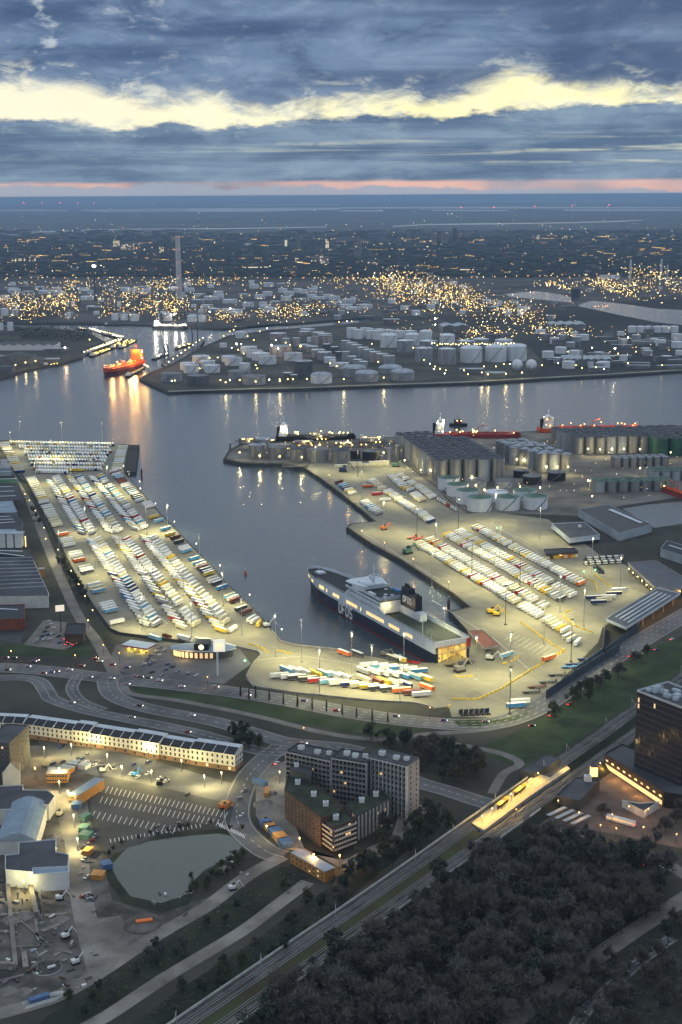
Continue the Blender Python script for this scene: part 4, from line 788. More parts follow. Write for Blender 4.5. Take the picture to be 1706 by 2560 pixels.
# town: buildings scattered over the far plain
TWN = [mat('town_wall_a', (.16, .15, .15), .9, .3, .03), mat('town_wall_b', (.09, .09, .10), .9, .3, .03), mat('town_wall_c', (.22, .21, .2), .9, .3, .03)]
WLIT = emat('lit_window', (1, .74, .36), 2.6, 'NONE'); WLITC = emat('lit_window_cool', (.95, 1, .75), 2.4, 'NONE')
def block(px, py, wpx, top, deg, label, m, lit=0.3, name='apartment_building', d=14):
    c = at(px, py); w = wpx/pxm(c); h = max(6, (py-top)/vpx(c)); t = thing(name, label, 'building', (c.x, c.y, 0), math.radians(deg), 'town buildings on the far plain')
    b = MB(); b.box((0, 0, 0), (w, d, h), m, 0, ROFD); b.build('wall', parent=t)
    b = MB(); nf = max(1, int(h/6)); nc = max(1, int(w/9)); k = 0
    for i in range(nc):
        for j in range(nf):
            if rnd.random() < lit:
                x = -w/2+w*(i+.5)/nc; z = h*(j+.5)/nf; b.box((x, -d/2-.06, z-1.6), (w/nc*.55, .1, 3.2), WLIT if rnd.random() < .75 else WLITC); k += 1
    if k: b.build('lit_windows', parent=t, kind='stuff')
for px, py, w, top, m, lit, lb in ((716, 618, 7, 600, 0, .9, 'slim far tower with yellow lit side'), (748, 622, 9, 602, 2, .0, 'pale slab tower left of the white strip of water'), (818, 620, 9, 598, 0, .9, 'far tower with a bright yellow face'), (894, 645, 20, 597, 2, .03, 'large grey residential tower block'), (1085, 612, 13, 574, 2, .02, 'left of three pale towers'), (1111, 612, 16, 582, 2, .05, 'middle of three pale towers'), (1137, 608, 9, 570, 1, .0, 'thin right of three towers'), (940, 665, 40, 648, 0, .08, 'reddish wide apartment slab'), (800, 660, 44, 641, 2, .25, 'pale wide apartment slab'), (748, 657, 20, 645, 1, .4, 'dark apartment slab beside the pale slab'), (292, 616, 16, 602, 0, .8, 'brown lit flat at far left'), (320, 626, 34, 610, 0, .3, 'brown apartment row beside the lit flat'), (60, 656, 60, 646, 1, .5, 'long lit hall at the left'), (405, 634, 12, 618, 0, .5, 'slim flat left of the chimney'), (1165, 680, 40, 672, 1, .7, 'long lit block right of centre'), (1005, 650, 36, 646, 2, .4, 'pale low block in the middle town'), (640, 674, 60, 666, 1, .7, 'long lit terrace right of the chimney'), (1310, 645, 10, 632, 2, .1, 'pale tower by the right strip of water'), (1345, 598, 8, 588, 2, .6, 'lit tower in the far right town'), (1022, 592, 8, 578, 2, .0, 'pale thin tower left of the three'), (1470, 590, 12, 575, 1, .1, 'round dark tower on the right plain')):
    block(px, py, w, top, rnd.uniform(-12, 12), lb, TWN[m], lit)
for i in range(150):
    while True:
        px, py = rnd.uniform(0, 1700), rnd.uniform(585, 692)
        if not (640 < py < 660 and px > 1400): break
    c = at(px, py); w, d, h = rnd.uniform(18, 70), rnd.uniform(10, 16), rnd.choice((7, 8, 9, 12, 15))
    b = MB(); m = rnd.choice(TWN); b.box((0, 0, 0), (w, d, h), m, 0, rnd.choice((ROFD, ROFD, ROFL)))
    o = b.build('town_house', '%s town building amid dark trees on the far plain' % ('low' if h < 10 else 'taller'), 'building', 'town buildings on the far plain', org=(0, 0, 0)); o.location = (c.x, c.y, 0); o.rotation_euler.z = rnd.uniform(-.6, .6)
# woods of the far plain: one mass of crowns
TREF = mat('far_foliage', (.022, .030, .026), .95, .5, .02, col2=(.04, .052, .042))
b = MB()
for i in range(5200):
    px, py = rnd.uniform(-20, 1730), 575+rnd.random()**.8*118
    if 560 < py < 700 and rnd.random() < .15+.3*(py < 610): continue
    c = at(px, py); s = c.y/3500*rnd.uniform(.7, 1.5); n = 6; hh = rnd.uniform(7, 15)
    R = [(c.x+s*14*rnd.uniform(.7, 1.3)*math.cos(k*2*math.pi/n), c.y+s*9*math.sin(k*2*math.pi/n), 0) for k in range(n)]
    U = [(c.x+(p[0]-c.x)*.75, c.y+(p[1]-c.y)*.75, hh*rnd.uniform(.6, .95)) for p in R]; T = (c.x, c.y, hh)
    for k in range(n): j = (k+1) % n; b.face([R[k], R[j], U[j], U[k]], TREF); b.face([U[k], U[j], T], TREF)
b.build('distant_woods', kind='stuff')
# town lamps: one mass of points, denser in bands
b = MB()
def lampat(px, py, z, m, s=1.0):
    c = at(px, py); b.ball((c.x, c.y, z), .000135*c.length*s, m)
for i in range(620):
    py = 560+rnd.random()**.75*140; px = rnd.uniform(-10, 1716); lampat(px, py, rnd.uniform(4, 12), rnd.choice([LY]*5+[LO]*3+[LW]*2), rnd.uniform(.55, 1.15))
for i in range(150):                                       # streets: short lines of lamps
    px, py = rnd.uniform(0, 1700), rnd.uniform(590, 690); dx, dy = rnd.uniform(2, 6)*rnd.choice((-1, 1)), rnd.uniform(-.35, .35)
    for k in range(rnd.randint(3, 9)): lampat(px+dx*k, py+dy*k, 9, rnd.choice([LY, LY, LO]), .8)
for i in range(90): lampat(rnd.uniform(0, 1700), rnd.uniform(505, 570), 8, rnd.choice([LW, LY, LW]), rnd.uniform(.5, .9))
for i in range(40): lampat(735+rnd.gauss(0, 50), 497.5+rnd.uniform(-.6, .8), 30, rnd.choice([LY, LO]), rnd.uniform(.5, 1.0))
for k in range(24): lampat(826+k*3.2, 496.8, 40, LY, .8)
for i in range(640):                                      # works lights over the whole refinery plain
    px = rnd.uniform(-10, 1716); lo = 808 if px < 640 else 800 if px < 940 else 845 if px < 1350 else 900 if px > 1460 else 860
    py = 705+rnd.random()*(lo-708)
    if (px > 1440 and 750 < py < 820): continue
    lampat(px, py, rnd.uniform(3, 14), rnd.choice([LY]*7+[LO]*2+[LW]*2), rnd.uniform(.7, 1.3))
b.build('town_lights', kind='stuff')
# highway lamps along the edge of the refinery
def lamp_post(px, py, h, m, r, label, group):
    c = at(px, py); t = thing('street_lamp', label, 'street lamp', c, 0, group)
    b = MB(); b.bar((0, 0, 0), (0, 0, h), .25, POLD); b.build('pole', parent=t)
    b = MB(); b.ball((0, -.5, h+r*.6), r, m); b.build('lamp_head', parent=t); return t
for k in range(60):
    px = 20+k*28.3+rnd.uniform(-3, 3); py = 702-max(0, (px-1100))*.022+rnd.uniform(-1, 1)
    lamp_post(px, py, 12, LO if k % 3 else LY, 1.25, 'orange lamp in the long row between refinery and dark woods', 'lamps of the long road behind the refinery')
# lamps of the far terminal
TL = [(430, 965), (438, 964), (500, 962), (552, 963), (575, 963), (600, 963), (625, 962), (650, 962), (674, 962), (700, 961), (720, 961), (733, 961), (470, 933), (500, 933), (525, 906), (545, 905), (580, 880), (610, 895), (640, 925), (644, 933), (668, 830), (650, 838), (620, 850), (635, 860), (690, 860), (715, 867), (726, 872), (740, 862), (790, 890), (815, 905), (826, 920), (842, 927), (880, 930), (745, 945), (765, 943), (768, 960), (940, 900), (946, 916), (1034, 880), (1060, 911), (1075, 921), (1088, 928), (1100, 934), (1115, 938), (1112, 946), (1210, 928), (1240, 928), (1260, 922), (1275, 922), (1160, 938), (1170, 948), (1330, 914), (1395, 920), (1440, 925), (1455, 932), (1490, 930), (1510, 935), (1570, 920), (1655, 925), (1590, 890), (1480, 880), (1420, 890), (1545, 895), (1355, 925), (1085, 935), (1050, 905), (930, 870), (955, 862), (868, 812), (848, 814), (880, 812), (596, 885), (604, 870), (560, 850), (585, 834), (575, 838)]
for i, (x, y) in enumerate(TL):
    lamp_post(x, y, 9, LY if i % 4 else LW, 1.05, 'yellow lamp among the tanks of the far terminal', 'lamps of the far terminal')
for k in range(26):                                       # lamps along the tops of the tall row
    pass
b = MB()
for k in range(34):
    c = at(1080+k*6.6, 900); b.ball((c.x, c.y+rnd.uniform(-8, 8), 33+rnd.uniform(-1, 3)), 1.0, LY if k % 5 else LW)
tag(b.build('walkway_lamps', kind='stuff'))
for px, py, h, m, r, lb in ((593, 888, 24, LHOT, 1.8, 'bright white floodlight left among the far terminal tanks'), (680, 894, 26, LHOT, 1.8, 'bright white floodlight by the weathered tank'), (696, 897, 22, LHOT, 1.7, 'bright white floodlight right of the weathered tank'), (752, 892, 22, LO, 2.4, 'orange floodlight between the terminal rows'), (1537, 893, 18, LHOT, 1.7, 'very bright white floodlight on the right riverside'), (1570, 862, 16, LHOT, 1.5, 'bright floodlight on the far right road'), (1088, 820, 24, LHOT, 1.9, 'bright white floodlight behind the tall white tanks'), (1088, 832, 20, LHOT, 1.5, 'second white floodlight behind the tall white tanks'), (164, 893, 20, LHOT, 1.8, 'bright orange floodlight on the left quay'), (15, 909, 12, LHOT, 1.5, 'white floodlight on the dark riverside hall, left'), (43, 911, 12, LHOT, 1.7, 'white floodlight on the dark riverside hall, right'), (437, 802, 18, LHOT, 1.7, 'white floodlight at the refinery quay'), (525, 794, 16, LHOT, 1.5, 'white floodlight behind the channel tip'), (577, 785, 16, LHOT, 1.5, 'white floodlight by the refinery tanks')):
    t = lamp_post(px, py, h, m, r, lb, 'floodlights across the river')
    lamp_light(t, (0, -2, h+1), 9000 if m is LHOT else 14000, (1, .85, .6) if m is LHOT and px != 164 else (1, .5, .15), 1.5, 'flood_light')
for px, py in ((40, 925), (65, 919), (90, 915), (48, 900), (130, 870), (150, 868), (225, 860), (1220, 950), (1265, 948), (1205, 945), (1305, 945), (640, 968), (700, 967), (565, 970), (960, 958), (860, 962)):
    t = lamp_post(px, py, 10, LY, 1.1, 'yellow quay lamp at the water edge across the river', 'quay lamps across the river'); lamp_light(t, (0, -4, 11), 4200, (1, .78, .35), 1.2, 'quay_light')
# wind turbines on the horizon with red lamps
for px, py, top in ((1152, 556, 521), (1234, 553, 520), (1336, 551, 518), (1430, 549, 516), (1522, 547, 514), (61, 530, 508), (107, 529, 508), (152, 528, 508), (196, 528, 509), (236, 528, 509)):
    p = at(px, py); h = (py-top)/vpx(p); t = thing('wind_turbine', 'slender wind turbine with a red lamp on the %s plain' % ('right far' if px > 700 else 'left far'), 'wind turbine', p, 0, 'wind turbines on the horizon')
    b = MB(); b.cyl((0, 0, 0), 4, h, CONCT, n=8, r2=2.4); b.build('tower', parent=t)
    b = MB(); b.box((0, 0, h-3), (7, 14, 7), CONCT); n = b.build('nacelle', parent=t)
    b = MB(); b.ball((0, -8, h+6), .00045*p.length, LR); b.build('warning_lamp', parent=n)
    a0 = rnd.random()*2
    for k in range(3):
        a = a0+k*2.094; b = MB(); b.bar((0, -8, h), (60*math.cos(a), -8, h+60*math.sin(a)), 3.4, CONCT, .8); b.build('blade', parent=t)
# small works of the refinery plain: vessels, tanks and huts
WK = []
for k in range(6):
    b = MB()
    if k < 3: b.cyl((0, 0, 0), 9+k*2, 10+k*2, TKM['white'] if k != 1 else TKM['grey'], TKR['white'], n=12)
    elif k < 5: b.box((0, 0, 0), (30+k*6, 12, 7), BLDG, 0, ROFL)
    else: b.box((0, 0, 0), (22, 14, 14), PIPE, 0, PIPD); b.cyl((6, 0, 14), 1.5, 12, PIPE, n=6)
    WK.append(b.mesh('works'))
for i in range(190):
    for _ in range(40):
        if i < 130: px, py = rnd.uniform(0, 1700), rnd.uniform(708, 800)
        else: px, py = rnd.uniform(1340, 1700), rnd.uniform(835, 925)
        if px > 1430 and 748 < py < 822 or 1255 < px < 1460 and 725 < py < 760: continue
        if px < 640 and py > 800: continue
        break
    k = rnd.randrange(6); c = at(px, py); o = bpy.data.objects.new('works_tank' if k < 3 else 'works_building', WK[k]); COL.objects.link(o); o.location = (c.x, c.y, 0); o.rotation_euler.z = rnd.uniform(-.4, .4)
    tag(o, ('small pale tank' if k < 3 else 'low grey works building' if k < 5 else 'dark works block with a stub stack')+(' on the refinery plain' if i < 130 else ' on the right-hand far bank'), 'storage tank' if k < 3 else 'works building', 'small works across the river')
# ------------------------------------------------------------------ the ro-ro ferry in the basin
NAVY = mat('hull_navy', (.010, .016, .038), .4, .2, .08, spec=.5); HGRY = mat('hull_light_grey', (.58, .64, .70), .5, .1, .08); HRED = mat('hull_red', (.13, .02, .02), .6, .3, .1)
DECK = mat('deck_dark', (.030, .032, .035), .8, .3, .1); DECG = mat('deck_green', (.026, .035, .033), .8, .3, .1); GLSD = mat('glass_dark', (.02, .03, .04), .12, .2, .3, spec=.6)
SHWN = emat('ship_window', (1, .66, .16), 1.5, 'NONE'); INTR = mat('hold_paint', (.62, .55, .36), .7, .2, .2)
def hull(t, st, lv, name='hull'):                          # stations (x, half width at water, at deck), levels (z0, z1, material)
    zt = lv[-1][1]
    for z0, z1, m, nm in lv:
        b = MB()
        for (x0, a0, d0), (x1, a1, d1) in zip(st[:-1], st[1:]):
            w = lambda a, d, z: a+(d-a)*max(0, z)/zt
            for s in (1, -1):
                P = [(x0, s*w(a0, d0, z0), z0), (x1, s*w(a1, d1, z0), z0), (x1, s*w(a1, d1, z1), z1), (x0, s*w(a0, d0, z1), z1)]
                b.face(P if s < 0 else P[::-1], m)
        b.build(nm, parent=t)
def ferry():
    o = at(1132, 1601, 16); e = at(777, 1412, 17); d = math.atan2(e.y-o.y, e.x-o.x)
    t = thing('ferry', 'long navy and pale grey cargo ferry moored in the basin with its lit stern open', 'ship', (o.x, o.y, WZ), d); t.scale = (1, 1, 1.24)
    L = math.hypot(e.x-o.x, e.y-o.y); B = 15.0
    st = [(0, B-.5, B), (20, B, B), (L-66, B, B), (L-42, B-3, B), (L-24, 7, B-2.5), (L-9, 2, 8), (L-3, .6, 4.2), (L, .05, .6)]
    hull(t, st, [(-1, 1.2, HRED, 'waterline_band'), (1.2, 8.6, NAVY, 'lower_hull'), (8.6, 16.6, HGRY, 'upper_hull')])
    b = MB(); b.box((.4, B-1.1, -1), (.8, 2.2, 10), NAVY); b.box((.4, -B+1.1, -1), (.8, 2.2, 10), NAVY); b.box((.4, 0, -1), (.8, 2*B-4.4, 2.8), NAVY); b.build('stern_frame', parent=t)
    # decks
    b = MB(); P = [(x, d0-.6) for x, a, d0 in st if x > 146 and x < L-2]; b.sheet([(146, B-.6)]+P+[(x, -y) for x, y in reversed(P)]+[(146, -B+.6)], 14.6, DECK); b.build('fore_deck', parent=t)
    b = MB(); b.sheet([(1, B-.5), (88, B-.5), (88, -B+.5), (1, -B+.5)], 14.2, DECG); b.build('aft_deck', parent=t)
    b = MB()
    for s in (1, -1):
        b.prism([(x, y*s) for x, y in ((88, B), (146, B), (146, B-.9), (88, B-.9))], 16.6, 18.4, HGRY)
        b.bar((1, s*(B-.3), 17.2), (88, s*(B-.3), 17.2), .25, HGRY); b.bar((150, s*(B-.3), 17.3), (L-44, s*(B-.3), 17.3), .25, HGRY)
    b.prism([(0, B), (1.2, B), (1.2, -B), (0, -B)], 13.0, 16.6, WHT); b.build('rail', parent=t)
    # stern: two lit openings above each other
    b = MB(); b.box((12, 0, 2.0), (24, 24, .3), INTR); b.box((12, 0, 8.7), (24, 26, .5), INTR); b.box((12, 0, 13.2), (24, 27, .4), INTR)
    b.box((24, 0, 2), (.5, 26, 11), INTR)
    for s in (1, -1): b.box((12, s*12.4, 2), (24, .5, 11), INTR)
    for y in (-8, -3, 3, 8):
        for x in (2, 9): b.box((x, y, 2.3), (.5, .5, 11), INTR)
    for y in (-9, -4.5, 0, 4.5, 9): b.box((14, y, 9.2), (9, 2.4, 2.7), TM[rnd.choice(['white', 'cream', 'orange'])])
    h = b.build('stern_hold', parent=t)
    for x, y, z, w in ((6, 6, 7.6, 2600), (6, -6, 7.6, 2600), (15, 0, 7.6, 2200), (6, 7, 12.4, 1500), (6, -7, 12.4, 1500)): lamp_light(h, (x, y, z), w, (1, .66, .16), .4, 'hold_light')
    b = MB(); b.face([(-.3, -12, 2.2), (-.3, 12, 2.2), (-15, 11, 5.2), (-15, -11, 5.2)], CHAS); b.face([(-15, -11, 4.9), (-15, 11, 4.9), (-.3, 12, 1.9), (-.3, -12, 1.9)], CHAS); b.build('stern_ramp', parent=t)
    b = MB(); b.box((-.6, -B+1.2, 11), (.6, 3, 5), TM['red']); b.build('red_flap', parent=t)
    # accommodation block
    for s in (1, -1):
        b = MB(); Q = [(80, 16.6), (92, 20.2), (146, 20.2), (150, 16.6)]
        for y in (s*B, s*(B-.8)): b.face([(x, y, z) for x, z in (Q if (y == s*B) == (s < 0) else Q[::-1])], HGRY)
        for (x0, z0), (x1, z1) in zip(Q[:-1], Q[1:]): b.face([(x0, s*B, z0), (x1, s*B, z1), (x1, s*(B-.8), z1), (x0, s*(B-.8), z0)], HGRY)
        b.build('side_wall', parent=t)
    b = MB(); b.prism([(96, 11), (124, 11), (124, -11), (96, -11)], 22.6, 24.4, HGRY, DECG); b.build('upper_tier', parent=t)
    b = MB(); b.prism([(90, 13.5), (146, 13.5), (149, 9), (149, -9), (146, -13.5), (90, -13.5)], 14.6, 22.6, HGRY, DECG); b.build('accommodation', parent=t)
    b = MB()
    for z in (16.9, 20.0):
        for i in range(22): b.box((93+i*2.35, 13.55, z), (1.0, .12, 1.1), GLSD); b.box((93+i*2.35, -13.55, z), (1.0, .12, 1.1), GLSD)
    b.build('cabin_window', parent=t, kind='stuff')
    b = MB(); b.prism([(122, 11), (140, 15.6), (147, 15.6), (150, 8), (150, -8), (147, -15.6), (140, -15.6), (122, -11)], 22.6, 26.6, HGRY, HGRY); b.prism([(121, 7), (138, 9), (138, -9), (121, -7)], 26.6, 27.6, HGRY); br = b.build('bridge', parent=t)
    b = MB(); b.prism([(137, 15.7), (147.1, 15.7), (150.1, 8), (150.1, -8), (147.1, -15.7), (137, -15.7)], 24.4, 25.7, GLSD); b.build('bridge_window', parent=t)
    b = MB(); b.cyl((126, 0, 27.6), 1.2, 9, HGRY, n=8, r2=.5)
    for z, w in ((31, 8), (33.5, 5)): b.bar((126, -w/2, z), (126, w/2, z), .5, HGRY)
    for y, z, r in ((-4, 31.2, 1.3), (4, 31.2, 1.3), (0, 36.5, 1.0), (2, 29, 1.5)): b.sphere((126-1, y, z+r), r, HGRY, 8, 6)
    b.bar((126, 0, 36), (126, 0, 41), .25, HGRY); b.build('mast', parent=t)
    for s in (1, -1):
        b = MB(); b.box((108, s*11.5, 23.6), (9, 2.8, 2.0), TM['orange'] if False else TM['blue'] if s < 0 else HGRY); b.bar((104, s*12, 22.6), (104, s*12, 26), .4, HGRY); b.bar((112, s*12, 22.6), (112, s*12, 26), .4, HGRY); b.build('lifeboat', parent=t)
    b = MB()
    for x, y in ((96, 6), (98, -2), (102, 2), (116, -6)): b.box((x, y, 22.6), (3, 2.4, 2), HGRY)
    for s in (1, -1): b.bar((90, s*13.4, 23.7), (121, s*13.4, 23.7), .18, HGRY)
    b.bar((90, 13.4, 23.7), (90, -13.4, 23.7), .18, HGRY); b.build('deck_gear', parent=t)
    b = MB()
    for x, y, z in ((91, 8, 19), (91, 4, 19), (90, 10, 16)): b.ball((x-1.3, y, z), .55, SHWN)
    b.build('deck_lamp', parent=t, kind='stuff')
    lamp_light(t, (86, 8, 20), 2500, (1, .75, .3), .4, 'deck_light')
    # funnel on the far side
    b = MB(); b.box((78, -8.5, 14.2), (40, 6, 5.2), HGRY); b.build('funnel_casing', parent=t)
    b = MB(); b.prism([(66, -5.3), (90, -5.3), (90, -11.7), (66, -11.7)], 19.4, 29.2, NAVY, DECK); b.prism([(77, -5.8), (89, -5.8), (89, -11.2), (77, -11.2)], 29.2, 32, NAVY, DECK)
    for x in (81, 84, 87, 67): b.cyl((x, -8.5, 29), .9, 5 if x > 70 else 2, DECK, n=8)
    f = b.build('funnel', parent=t)
    # lit openings of the upper hull
    for k, (x0, n) in enumerate(((L-9, 1), (L-14, 1), (L-26, 2), (L-48, 4), (L-63, 1), (L-76, 5), (146, 8), (121, 1), (110, 12), (72, 7), (46, 5))):
        for i in range(n):
            x = x0-i*2.55; z = 11.7
            w = B
            for (xa, aa, da), (xb, ab, db) in zip(st[:-1], st[1:]):
                if xa <= x <= xb: q = (x-xa)/(xb-xa); a, dd = aa+(ab-aa)*q, da+(db-da)*q; w = a+(dd-a)*z/16.6
            b = MB(); b.box((x, w+.05, z-1.0), (1.45, .3, 2.2), SHWN); b.build('lit_opening', parent=t)
    # lettering
    def text(word, size, loc, rot, ex=.12, sx=1.0):
        b = MB(); w = .16*size; H = size*.74; x = 0
        for ch in word:
            W = size*.52
            if ch == 'D': Q = [[(0, 0), (W*.62, 0), (W, H*.24), (W, H*.76), (W*.62, H), (0, H), (0, 0)]]
            elif ch == 'F': Q = [[(0, 0), (0, H), (W*.9, H)], [(0, H*.5), (W*.75, H*.5)]]
            else: Q = [[(0, H*.10), (W*.2, 0), (W*.8, 0), (W, H*.18), (W*.95, H*.36), (W*.1, H*.62), (0, H*.8), (W*.2, H), (W*.8, H), (W, H*.9)]]
            for q in Q:
                for p, r in zip(q[:-1], q[1:]): b.bar((x+p[0], p[1], 0), (x+r[0], r[1], 0), w, WHT, .2)
            x += W+size*.2
        b.v = [(a-(x-size*.2)/2, c-H/2, z) for a, c, z in b.v]
        q = b.build('lettering', parent=t); q.location = loc; q.rotation_euler = rot
    text('DFDS', 9.0, (L-99, B+.15, 4.9), (math.pi/2, 0, math.pi), .1, 1.0)
    text('DFDS', 5.0, (79, -5.2, 24.6), (math.pi/2, 0, math.pi), .1, 1.0)
    b = MB(); b.bar((20, B-.4, 16), (20, B-.4, 26), .5, WHT); b.bar((11, B-3, 16), (11, B-3, 23), .3, HGRY); b.bar((L-7, 0, 16), (L-7, 0, 25), .4, HGRY); b.build('pole', parent=t)
    b = MB(); b.box((L-20, 0, 14.6), (9, 7, 1.2), HGRY); b.cyl((L-16, 3, 15.8), .8, 1.2, CHAS, n=8); b.cyl((L-16, -3, 15.8), .8, 1.2, CHAS, n=8); b.build('mooring_gear', parent=t)
ferry()
# ------------------------------------------------------------------ tankers, barges, tug
HORG = mat('hull_orange', (.62, .09, .02), .5, .2, .1); HRD2 = mat('hull_bright_red', (.26, .03, .025), .5, .2, .1); HDRK = mat('hull_black', (.02, .02, .022), .5, .3, .1); HWHT = mat('ship_white', (.70, .71, .70), .5, .12, .1)
def tanker(ps, pb, beam, lower, upper, deck, label, hh=10, lamps=LY, nl=26, house=HWHT, light=None, sh=20, L=None, gear=HORG):
    s, e = at(*ps, WZ), at(*pb, WZ); d = math.atan2(e.y-s.y, e.x-s.x); L = L or math.hypot(e.x-s.x, e.y-s.y)
    t = thing('tanker_ship', label, 'ship', (s.x, s.y, WZ), d); B = beam/2
    st = [(0, B*.8, B*.9), (L*.06, B, B), (L*.82, B, B), (L*.92, B*.6, B*.85), (L*.98, B*.15, B*.45), (L, .1, .5)]
    hull(t, st, [(-1, hh*.55, lower, 'lower_hull'), (hh*.55, hh, upper, 'upper_hull')])
    b = MB(); P = [(x, dd) for x, a, dd in st]; b.sheet(P+[(x, -y) for x, y in reversed(P)], hh-.5, deck); b.face([(0, B*.8, -1), (0, -B*.8, -1), (0, -B*.9, hh), (0, B*.9, hh)], upper); b.prism([(L*.9, B*.75), (L*.98, B*.4), (L*.98, -B*.4), (L*.9, -B*.75)], hh-.5, hh+2.5, upper, deck); b.build('deck', parent=t)
    b = MB(); w = B*.86
    for k in range(4): b.box((L*.09+k*.6, 0, hh+k*sh/4.4), (L*.10-k*.8, 2*w*(1-.06*k), sh/4.4-.1), house)
    b.box((L*.10, 0, hh+sh*.91), (5, 2*B*1.02, 2.6), house); b.build('superstructure', parent=t)
    b = MB()
    for k in range(4):
        for j in range(6): b.box((L*.145+.3*k, -w*.8+j*w*1.6/5, hh+1.4+k*sh/4.4), (.5, 1.4, 1.2), GLSD)
    b.build('cabin_window', parent=t, kind='stuff')
    b = MB(); b.box((L*.035, 0, hh), (4.5, 4, sh*.8), HDRK); b.build('funnel', parent=t)
    b = MB(); b.bar((L*.10, 0, hh+sh+1), (L*.10, 0, hh+sh+11), .6, house); b.bar((L*.10, -3, hh+sh+7), (L*.10, 3, hh+sh+7), .4, house); b.bar((L*.95, 0, hh), (L*.95, 0, hh+10), .7, house); b.build('mast', parent=t)
    b = MB()
    for j in (-.5, -.2, .1, .4): b.bar((L*.2, B*j, hh+1.2), (L*.86, B*j, hh+1.2), .7, gear)
    for k in range(7): x = L*(.22+k*.095); b.bar((x, -B*.8, hh+.8), (x, B*.8, hh+.8), .8, gear); b.box((x+3, B*.3, hh), (3, 3, 2.4), gear)
    x = L*.52; b.bar((x, 0, hh), (x, 0, hh+9), 1.0, gear); b.bar((x, 0, hh+9), (x+12, 3, hh+12), .8, gear); b.build('deck_pipes', parent=t)
    if nl:
        b = MB()
        for k in range(nl):
            if rnd.random() < .45: b.ball((L*.09+rnd.uniform(-4, 7), rnd.uniform(-B, B), hh+rnd.uniform(1, sh)), .9, rnd.choice([lamps, LW]))
            else: b.ball((L*rnd.uniform(.2, .97), rnd.uniform(-B, B), hh+rnd.uniform(2, 6)), .8, lamps)
        b.build('deck_lamp', parent=t, kind='stuff')
    for x, y, z, w_, c in (light or ()): lamp_light(t, (L*x, B*y, hh+z), w_, c, 1.2, 'deck_light')
    return t
OC = (1, .48, .12); YC = (1, .80, .40); WC = (1, .92, .75)
tanker((352, 916), (263, 940), 27, HRED, HORG, HORG, 'orange lit tanker with burning deck lamps underway near the far terminal', 13, LO, 46, HORG, [(.3, 0, 14, 90000, OC), (.55, 0, 12, 90000, OC), (.8, 0, 12, 60000, OC), (.16, 0, 24, 70000, OC), (.4, 1.3, 8, 60000, (1, .6, .15)), (.12, 1.4, 16, 60000, (1, .6, .15))], 24)
tanker((690, 1104), (890, 1103), 20, HDRK, HDRK, DECK, 'dark tanker with lit white superstructure moored behind the near tank jetty', 9, LY, 40, HWHT, [(.10, -1, 12, 9000, WC), (.5, 0, 10, 9000, YC), (.75, 0, 8, 5000, YC)], 17, gear=PIPE)
tanker((1078, 1100), (1302, 1100), 20, HRD2, HRD2, HRD2, 'bright red tanker with white lit superstructure behind the big silo block', 10, LY, 34, HWHT, [(.16, -.9, 18, 16000, WC), (.5, 0, 12, 8000, YC), (.85, 0, 10, 5000, YC)], 19, gear=HRD2)
tanker((1345, 1086), (1604, 1083), 22, HRD2, HORG, HORG, 'orange-decked tanker with tall tapering white mast behind the right silo block', 10, LO, 26, HWHT, [(.18, -.8, 18, 9000, YC), (.6, 0, 12, 8000, OC), (.92, 0, 10, 6000, OC)], 17)
tanker((384, 823), (470, 825), 16, HDRK, HDRK, DECK, 'brightly lit white ship lying at the refinery quay', 9, LW, 70, HWHT, [(.1, -1.4, 10, 60000, WC), (.4, -1.4, 8, 60000, WC), (.7, -1.4, 8, 60000, WC), (.9, -1.4, 8, 30000, WC)], 14, gear=PIPE)
tanker((1735, 1262), (1692, 1246), 14, HRD2, HRD2, DECK, 'red ship with white superstructure in the right dock', 8, LY, 6, HWHT, None, 10, 70)
def barge(ps, pb, beam, label, nl=18, lm=None, m=None, grp='barges moored at the left jetties'):
    s, e = at(*ps, WZ), at(*pb, WZ); d = math.atan2(e.y-s.y, e.x-s.x); L = math.hypot(e.x-s.x, e.y-s.y); B = beam/2
    t = thing('barge', label, 'barge', (s.x, s.y, WZ), d, grp)
    st = [(0, B*.8, B*.9), (L*.05, B, B), (L*.93, B, B), (L*.98, B*.6, B*.75), (L, B*.2, B*.3)]
    hull(t, st, [(-1, 3, m or HDRK, 'hull')]); b = MB(); P = [(x, dd) for x, a, dd in st]; b.sheet(P+[(x, -y) for x, y in reversed(P)], 2.8, DECK); b.bar((L*.15, 0, 3.4), (L*.92, 0, 3.4), 1.0, PIPE); b.bar((L*.15, B*.5, 3.2), (L*.92, B*.5, 3.2), .6, PIPE); b.build('deck', parent=t)
    b = MB(); b.box((L*.07, 0, 3), (L*.08, B*1.6, 3.2), HWHT); b.box((L*.085, 0, 6.2), (5, B*1.1, 2.4), HWHT); b.build('wheelhouse', parent=t)
    if nl:
        b = MB()
        for k in range(nl): b.ball((L*(.12+.82*k/nl), rnd.choice((-B, B))*.8, 4.6), .75, lm or LY)
        b.build('deck_lamp', parent=t, kind='stuff')
barge((228, 893), (277, 874), 12, 'dark lit barge nearest the camera in the moored cluster'); barge((216, 887), (292, 858), 12, 'longest lamp-lined barge of the moored cluster', 24); barge((224, 882), (306, 850), 11, 'lamp-lined barge behind the longest one', 24, LW)
barge((279, 873), (318, 853), 11, 'white lit barge between two dark ones'); barge((300, 872), (340, 852), 13, 'dark broad barge at the right end of the cluster', 16)
barge((228, 826), (262, 836), 10, 'lit barge at the shore end of the upper jetty', 12, LW); barge((262, 838), (310, 849), 10, 'lit barge at the water end of the upper jetty', 16, LW); barge((196, 824), (218, 827), 10, 'small pale barge off the wooded bank', 3)
